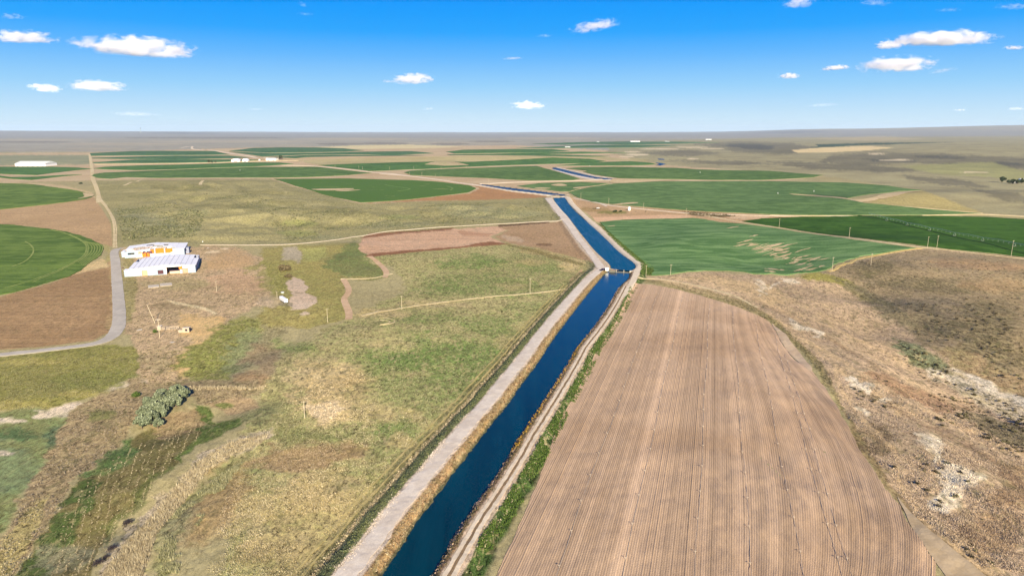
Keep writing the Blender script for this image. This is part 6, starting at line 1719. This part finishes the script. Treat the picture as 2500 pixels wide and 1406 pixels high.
S_ME = [bush_mesh(400 + i, 0.8, 0.75, 46, .20, L_SAGED if i % 3 else L_SAGE, "sagebrush") for i in range(6)]
sel = SAGE[::max(1, len(SAGE) // 290)][:290]
for i, (u, v) in enumerate(sel):
    x, y = G(u, v)
    o = link("sagebrush", S_ME[i % 6]); s = rg.uniform(.65, 1.5)
    o.location = (x, y, zt1(x, y) - .05); o.scale = (s * rg.uniform(.9, 1.5), s, s * .85); o.rotation_euler = (0, 0, rg.random() * 6.28)
    tag(o, "small dark sagebrush dotting the brown right-hand slope", "bush", "sagebrush on the right slope")
rest = [p for p in SAGE if p not in set(sel)]

L_TUFT = None
def tuft_mat():
    m, nt, bs, out = new_mat("grass_blades_as_the_sward")
    N = NT(nt)
    N.l(N.n('ShaderNodeAttribute', attribute_name="shade").outputs['Color'], bs.inputs['Base Color'])
    return m
L_TUFT = tuft_mat()
def sward(xs, ys, rg, k, lo=.72, hi=1.25):
    """each tuft takes the tone of the ground it grows on, lighter or darker"""
    a = np.arctan2(xs, ys); r = np.hypot(xs, ys)
    ix = np.clip(np.searchsorted(rr_, r), 0, NR - 1) * NC + np.clip(np.searchsorted(th, a), 0, NC - 1)
    f = (rg.random(len(xs)) < .5)[:, None]
    c = np.where(f, VA[ix], VB[ix])
    c = c.mean(1, keepdims=True) * .3 + c * .7
    c = np.repeat(c[:, None, :], k, 1) * rg.uniform(lo, hi, (len(xs), 1, 1)) * rg.uniform(.8, 1.2, (len(xs), k, 1))
    return np.repeat(c.reshape(-1, 3), 3, 0)
def scatter(name, pts, leaf, w, h, nleaf, size, label, blades=False, seed=1, jitter=(.6, 1.4)):
    """one mass of small plants"""
    rg = np.random.default_rng(seed)
    xs, ys = [], []
    for u, v in pts:
        x, y = gp(u, v, -1.5); xs.append(x); ys.append(y)
    return scatter_w(name, np.array(xs), np.array(ys), leaf, w, h, nleaf, size, label, blades, rg, jitter)
def scatter_w(name, xs, ys, leaf, w, h, nleaf, size, label, blades, rg, jitter=(.6, 1.4)):
    zs_ = zt(xs, ys)
    n = len(xs); k = nleaf
    s = rg.uniform(*jitter, n)
    if blades:
        a = rg.random((n, k)) * 6.28; q = w * np.sqrt(rg.random((n, k))) * s[:, None]
        bx = xs[:, None] + np.cos(a) * q; by = ys[:, None] + np.sin(a) * q; bz = np.repeat(zs_[:, None], k, 1) - .03
        hh = h * s[:, None] * rg.uniform(.6, 1.2, (n, k))
        lx, ly = rg.normal(0, .3, (n, k)) * hh, rg.normal(0, .3, (n, k)) * hh
        ww = size * (.7 + .6 * rg.random((n, k))); t = rg.random((n, k)) * 3.14
        dx, dy = np.cos(t) * ww, np.sin(t) * ww
        V = np.stack([np.stack([bx - dx, by - dy, bz], -1), np.stack([bx + dx, by + dy, bz], -1), np.stack([bx + lx, by + ly, bz + hh], -1)], 2).reshape(-1, 3)
        F3 = np.arange(len(V)).reshape(-1, 3)
        T = np.repeat(np.clip(rg.normal(.5, .25, (n, k)) + rg.normal(0, .18, (n, 1)), 0, 1).ravel(), 3)
        me = mesh_np(name, V, tris=F3)
    else:
        d = rg.normal(0, 1, (n, k, 3)); d /= np.linalg.norm(d, axis=2)[..., None]
        d[..., 2] = np.abs(d[..., 2])
        c = np.stack([xs, ys, zs_], 1)[:, None, :] + d * np.array([w, w, h]) * s[:, None, None] * rg.uniform(.5, 1, (n, k, 1))
        a = rg.normal(0, 1, (n, k, 3)); a /= np.linalg.norm(a, axis=2)[..., None]
        b = np.cross(a, d); b /= np.linalg.norm(b, axis=2)[..., None] + 1e-9
        z = size * rg.uniform(.6, 1.4, (n, k, 1)) * s[:, None, None]
        V = np.stack([c - a * z, c + b * z * .6, c + a * z * .7 - b * z * .5], 2).reshape(-1, 3)
        F3 = np.arange(len(V)).reshape(-1, 3)
        T = np.repeat(np.clip(rg.normal(.5, .22, (n, k)) + rg.normal(0, .15, (n, 1)), 0, 1).ravel(), 3)
        me = mesh_np(name, V, tris=F3)
    if leaf is L_TUFT: set_attr(me, "shade", sward(xs, ys, rg, k))
    else: set_attr(me, "tone", T, 'FLOAT')
    o = link(name, me, leaf); tag(o, label, kind="stuff")
    return o
scatter("sagebrush_undergrowth", rest, L_SAGED, .65, .65, 22, .22, "scattered smaller sagebrush on the brown right-hand slope", seed=3)
LS = []
for poly, n, thr in [([(284, 500), (420, 500), (500, 530), (480, 580), (300, 588), (288, 540)], 1700, -.2), ([(1040, 500), (1330, 490), (1370, 535), (1150, 548), (1000, 548)], 420, -.05), ([(640, 520), (900, 520), (1000, 550), (860, 576), (700, 590)], 420, .05), ([(420, 460), (640, 480), (860, 500), (640, 530)], 260, .0)]:
    LS += rand_in(poly, n, rg, thr, 40)
scatter("sagebrush_undergrowth", LS, leaf_mat("grey_green_sage", [alb(70, 74, 52), alb(104, 108, 78), alb(160, 156, 118)]), 1.2, 1.0, 12, .6, "grey-green sagebrush peppering the middle grass hills", seed=4)
YS = rand_in([(310, 610), (560, 606), (640, 640), (640, 740), (540, 770), (320, 800), (312, 690)], 620, rg, -.1, 14) + rand_in([(340, 850), (440, 850), (450, 930), (340, 935)], 260, rg, None)
scatter("yard_weeds", YS, L_SAGE, .45, .36, 10, .24, "dry weed tufts strewn over the brown yard", seed=5)
BD = rand_in([(190, 990), (330, 935), (350, 1000), (300, 1070), (200, 1160), (130, 1260), (60, 1380), (0, 1440), (0, 1310), (110, 1130)], 1500, rg, -.15, 9) + rand_in([(470, 935), (640, 935), (640, 962), (500, 978)], 200, rg)
scatter("tussock_weeds", BD, L_TUFT, .4, .5, 12, .17, "brown tussocks on the rough band left of the plot", seed=6)
RE = rand_in([(655, 1052), (640, 1076), (560, 1106), (500, 1146), (440, 1216), (380, 1296), (340, 1406), (240, 1406), (330, 1285), (400, 1205), (480, 1125), (560, 1075)], 2300, rg)
scatter("reed_weeds", RE, L_STRAW, .5, 1.1, 9, .07, "pale dry reeds filling the draw", True, seed=7)
RE2 = rand_in([(430, 1230), (560, 1130), (600, 1110), (520, 1220), (450, 1330), (430, 1406), (370, 1406)], 700, rg, -.1, 8)
scatter("reed_weeds", RE2, leaf_mat("grey_reed_blades", [alb(110, 112, 84), alb(156, 154, 120), alb(200, 194, 160)]), .5, .9, 9, .07, "grey-green reeds along the draw's right edge", True, seed=8)
CAN = rand_in([(455, 935), (620, 940), (650, 935), (640, 945), (480, 946)], 240, rg)
scatter("reed_weeds", CAN, L_STRAW, .4, .9, 8, .07, "thin line of dry reeds above the bare circle", True, seed=9)
# rows of the old plot
row = []
PLOT = np.array([(320, 1078), (470, 1002), (492, 1020), (480, 1066), (410, 1140), (330, 1235), (240, 1335), (200, 1406), (70, 1406), (140, 1275), (215, 1165)], float)
for c_ in range(230, 560, 11):
    for v_ in np.arange(1000, 1406, 2.2):
        u_ = c_ - .28 * (v_ - 1000) + rg.normal(0, 1.3)
        if rg.random() < .8 * (0.5 + 0.5 * math.sin(c_ * 3.1 + v_ * .02)) and in_poly(np.array([u_]), np.array([v_]), PLOT)[0]: row.append((u_, v_))
scatter("row_weeds", row, L_STRAW, .24, .3, 7, .06, "thin straw rows left in the old garden plot", True, seed=10)
# meadow grass near the viewer
MG = rand_in([(650, 1000), (830, 870), (1010, 800), (1330, 720), (1380, 700), (1250, 880), (1100, 1080), (930, 1280), (840, 1400), (480, 1400), (560, 1200)], 15000, rg, -.25, 12)
scatter("meadow_grass", MG, L_TUFT, .9, .42, 5, .13, "tufted green and straw grass of the meadow", True, seed=11)
PG = rand_in([(0, 872), (140, 860), (330, 846), (330, 915), (230, 958), (150, 985), (0, 1005)], 3500, rg, -.3, 12)
scatter("paddock_grass", PG, L_TUFT, .8, .4, 5, .13, "olive grass of the paddock below the gravel road", True, seed=12)
RG_ = rand_in([(2000, 905), (2200, 960), (2500, 1040), (2500, 1400), (2400, 1395), (2240, 1270), (2140, 1130), (2060, 1000)], 9000, rg, -.3, 12)
scatter("slope_grass", RG_, L_TUFT, .7, .35, 5, .12, "dry brown grass on the near right slope", True, seed=13)
# beside the water
def along(line, lo, hi, n, rg, y0=60, y1=620):
    L = catmull(line, n=30)
    T = np.gradient(L, axis=0); T /= np.linalg.norm(T, axis=1)[:, None]
    N_ = np.stack([T[:, 1], -T[:, 0]], 1)
    i = rg.integers(0, len(L), n)
    k = rg.uniform(lo, hi, n)[:, None]
    P = L[i] + N_[i] * k + rg.normal(0, .25, (n, 2))
    m = (P[:, 1] > y0) & (P[:, 1] < y1)
    return P[m, 0], P[m, 1]
x_, y_ = along(dr[:-2], 9.2, 14.6, 7000, rg); m_ = fbm(x_ / 5, y_ / 7, 3, 119) > -.12; x_, y_ = x_[m_], y_[m_]; scatter_w("bank_weeds", x_, y_, L_WEED, .55, .75, 14, .26, "rank green weeds between the right bank track and ploughed field", False, rg, (.3, 1.2))
x_, y_ = along(dr[:-2], 8.6, 12.5, 500, rg); scatter_w("bank_weeds", x_, y_, L_STRAW, .3, .6, 10, .16, "pale seed heads among the green bank weeds", False, rg)
x_, y_ = along(dr[:-2], 0.2, 3.0, 1500, rg); scatter_w("bank_weeds", x_, y_, L_BROWN, .35, .45, 10, .18, "brown scrub on the canal's right brink", False, rg)
x_, y_ = along(dr[:-2], 0.0, 1.8, 600, rg, 240, 400); scatter_w("bank_weeds", x_, y_, L_YELL, .5, .7, 12, .22, "yellow shrubs overhanging the canal's right edge", False, rg)
x_, y_ = along(dl[:-1], -3.6, -.4, 2400, rg); scatter_w("bank_weeds", x_, y_, leaf_mat("ochre_bank_blades", [alb(116, 100, 76), alb(168, 146, 116), alb(210, 190, 158)]), .4, .4, 10, .18, "ochre weeds on the canal's left bank", False, rg)
x_, y_ = along(dl[:-1], -16.5, -12.6, 3000, rg); scatter_w("bank_weeds", x_, y_, leaf_mat("grey_green_verge", [alb(84, 96, 64), alb(112, 122, 84), alb(156, 154, 112)]), .35, .3, 9, .18, "verge weeds toned dark for the shaded slope left of the canal road", False, rg)
x_, y_ = along(dl[:-1], -20.2, -18.4, 900, rg); scatter_w("bank_weeds", x_, y_, L_STRAW, .35, .35, 8, .2, "pale weed line along the foot of the canal road slope", False, rg)
x_, y_ = along(ur[:-1], -16, -9, 2200, rg, 560, 900); 
ditch = rand_in([(1560, 640), (1590, 648), (1598, 664), (1588, 674), (1562, 672), (1566, 655)], 700, rg) + rand_in([(1470, 558), (1500, 580), (1540, 612), (1575, 642), (1560, 645), (1520, 612), (1480, 572)], 1100, rg)
scatter("ditch_weeds", ditch, L_WEED, .7, .7, 11, .32, "green ditch weeds between the bank road and striped crop", False, seed=14)
rim = rand_in([(1575, 683), (1650, 693), (1740, 713), (1830, 739), (1900, 786), (1960, 846), (2010, 890), (2036, 940), (2028, 945), (1985, 892), (1940, 842), (1880, 788), (1810, 752), (1730, 726), (1640, 702)], 900, rg)
scatter("rim_weeds", rim, L_SAGE, .4, .4, 8, .2, "weedy rim along the ploughed field's upper edge", False, seed=15)
hedge = rand_in([(1664, 519), (1690, 518), (1750, 523), (1800, 528), (1760, 531), (1700, 527)], 260, rg)
scatter("hedge_weeds", hedge, L_BROWN, 1.2, 1.5, 12, .6, "dark scrubby strip at the end of the earth yard", False, seed=16)
# stones on the right brink
rk = bmesh.new(); bmesh.ops.create_icosphere(rk, subdivisions=1, radius=1.0)
bv = np.array([v.co for v in rk.verts]); bf = np.array([[v.index for v in f.verts] for f in rk.faces]); rk.free()
x_, y_ = along(dr[:-2], -.3, 1.4, 1500, rg)
z_ = zt(x_, y_); n_ = len(x_)
S_ = rg.uniform(.12, .42, (n_, 1, 1)) * rg.uniform(.6, 1.3, (n_, len(bv), 1))
Vr = (np.stack([x_, y_, z_], 1)[:, None, :] + bv[None] * S_ * np.array([1.2, 1, .7])).reshape(-1, 3)
Fr = (bf[None] + (np.arange(n_) * len(bv))[:, None, None]).reshape(-1, 3)
o = link("riprap_rubble", mesh_np("riprap_rubble", Vr, tris=Fr), plain("pinkish_bank_stone", alb(190, 160, 140), .9, 0, .25, .6)); tag(o, "loose pinkish stones along the canal's right brink", kind="stuff")
# ------------------------------------------------------------------ clouds
def cloud_mat(name, dens, cut, asp, seed, freq=2.0, det=6):
    m = bpy.data.materials.new(name); m.use_nodes = True
    nt = m.node_tree
    for n in list(nt.nodes): nt.nodes.remove(n)
    N = NT(nt)
    out = N.n('ShaderNodeOutputMaterial')
    vs_ = N.n('ShaderNodeVolumePrincipled')
    vs_.inputs['Color'].default_value = (1, 1, 1, 1)
    vs_.inputs['Anisotropy'].default_value = 0.0
    tc = N.n('ShaderNodeTexCoord').outputs['Object']
    mp = N.n('ShaderNodeMapping'); N.l(tc, mp.inputs[0])
    mp.inputs['Scale'].default_value = (asp * freq * .5, asp * freq * .4, freq); mp.inputs['Location'].default_value = (seed * 3.7, seed * 1.3, seed * .7)
    ns = N.noise(mp.outputs[0], 1.0, det, 0.58, 0.3)
    sp = N.n('ShaderNodeSeparateXYZ'); N.l(tc, sp.inputs[0])
    r = N.n('ShaderNodeVectorMath', operation='LENGTH'); N.l(tc, r.inputs[0])
    # thick at the heart, flat underneath
    low = N.maprange(sp.outputs['Z'], -0.70, -0.35)
    f = N.math('SUBTRACT', 1.0, N.math('POWER', r.outputs['Value'], 1.6))
    d = N.math('ADD', N.math('MULTIPLY', N.math('SUBTRACT', ns, 0.5), 3.0), f)
    d = N.maprange(d, cut, cut + 0.45)
    d = N.math('MULTIPLY', N.math('MULTIPLY', d, low), N.maprange(r.outputs['Value'], 1.0, 0.86))
    N.l(N.math('MULTIPLY', d, dens), vs_.inputs['Density'])
    N.l(vs_.outputs[0], out.inputs['Volume'])
    return m
ic = bmesh.new(); bmesh.ops.create_icosphere(ic, subdivisions=3, radius=1.0)
CLOUDS = [
    (335, 116, 262, 46, "largest white cloud at upper left", 9, 1.02, 0.02), (440, 129, 80, 20, "ragged tail at the largest left cloud's right end", 5, 1.1, .1), (55, 92, 140, 28, "flat white cloud cut by the left edge", 7, 1.05, -.03), (110, 216, 66, 19, "small white puff low at left", 9, 1.02, .08), (238, 211, 124, 25, "lens-shaped white cloud low at left", 9, 1.0, 0),
    (1008, 194, 122, 30, "solitary white cloud left of centre", 8, 1.04, -.06), (945, 199, 34, 10, "faint wisp at the solitary cloud's left end", 3, 1.1, 0), (1288, 258, 100, 24, "small white cloud low over the canal", 9, 1.05, 0), (1455, 64, 165, 32, "slanting ragged cloud streak high above the canal", 5, 1.12, -.16), (1330, 88, 56, 10, "faint wisp below the slanting streak", 1.6, 1.12, 0),
    (2300, 96, 215, 34, "biggest white cloud at upper right", 10, 1.02, .03), (2172, 111, 70, 20, "white puff left of the biggest right cloud", 9, 1.02, .02), (2188, 159, 172, 36, "white cloud beneath the biggest right cloud", 10, 1.03, 0), (2042, 166, 72, 12, "thin white bar left of the lower right cloud", 7, 1.05, -.05), (1926, 186, 58, 15, "small white cloud farthest left in the right group", 7, 1.04, 0),
    (1945, 8, 84, 30, "pale cloud cut by the top edge", 3.5, 1.1, 0), (2135, 6, 90, 20, "faint cloud scrap cut by the top edge", 2, 1.14, .1), (2476, 117, 44, 10, "tiny white scrap near the right edge", 5, 1.06, .05), (2300, 173, 74, 12, "faint slanting wisp right of the lower right cloud", 1.8, 1.1, -.14), (2476, 17, 90, 16, "faint wisp in the upper right corner", 1.8, 1.12, .1), (2315, 25, 70, 10, "thin veil above the biggest right cloud", 1.2, 1.12, .05),
    (30, 41, 66, 14, "faint wisp in the upper left corner", 2, 1.12, -.05), (738, 12, 30, 14, "faint scrap at the top left of centre", 1.4, 1.12, 0), (746, 35, 52, 9, "faint bar under the top scrap left of centre", 1.2, 1.12, 0), (1252, 143, 66, 8, "thin bright streak above centre", 2.2, 1.1, -.05), (330, 279, 130, 12, "long greyish wisp near the left horizon", 1.6, 1.08, .03), (2480, 266, 40, 8, "small white wisp near the right horizon", 3, 1.06, 0), (2343, 269, 30, 6, "tiny wisp near the right horizon", 3, 1.06, 0), (1046, 266, 36, 10, "faint wisp low left of centre", 2, 1.08, -.04), (2008, 257, 92, 10, "faint long wisp low at right", 1.3, 1.08, -.04), (625, 267, 46, 7, "faint wisp low over the left fields", 1.3, 1.08, 0)]
for i, (u, v, w, h, L, th_, cut, tilt) in enumerate(CLOUDS):
    a = (u - 1250) / F; b = (703 - v) / F
    d = Vector((a, cP + b * sP, -sP + b * cP)).normalized()
    D = min(max(1500 / max(d.z, .01), 7000), 42000)
    c = Vector((0, 0, CAM_H)) + d * D
    rx = w / 2 / F * D * 1.02; rz = h / 2 / F * D * 1.22; ry = max(rx * .3, rz * .9)
    me = bpy.data.meshes.new("cloud"); ic.to_mesh(me)
    o = link("cloud", me, cloud_mat("cloud_vapour", th_ * 0.42 / rz if th_ > 4 else th_ * th_ * 0.10 / rz, 0.42 + (cut - 1.02) * 2.2, rx / rz, i + 1)); o.location = c; o.scale = (rx, ry, rz)
    o.rotation_euler = (0, tilt, -math.atan2(c.x, c.y))
    tag(o, L, "cloud", "fair-weather clouds")
ic.free()

# ------------------------------------------------------------------ the air
zlo, zhi = float(Z.min()) - 6, max(float(Z.max()) + 25, CAM_H + 60)
hz = MB().box(-32000, 32000, -32000, 32000, zlo, zhi)
m = bpy.data.materials.new("valley_haze"); m.use_nodes = True
nt = m.node_tree
for n in list(nt.nodes): nt.nodes.remove(n)
out = nt.nodes.new('ShaderNodeOutputMaterial'); pv = nt.nodes.new('ShaderNodeVolumePrincipled')
pv.inputs['Color'].default_value = (0.70, 0.86, 1.0, 1); pv.inputs['Density'].default_value = 2.1e-5; pv.inputs['Anisotropy'].default_value = 0.0
nt.links.new(pv.outputs[0], out.inputs['Volume'])
o = hz.build("haze", m); tag(o, "thin blue-grey haze over the far flats", kind="stuff")
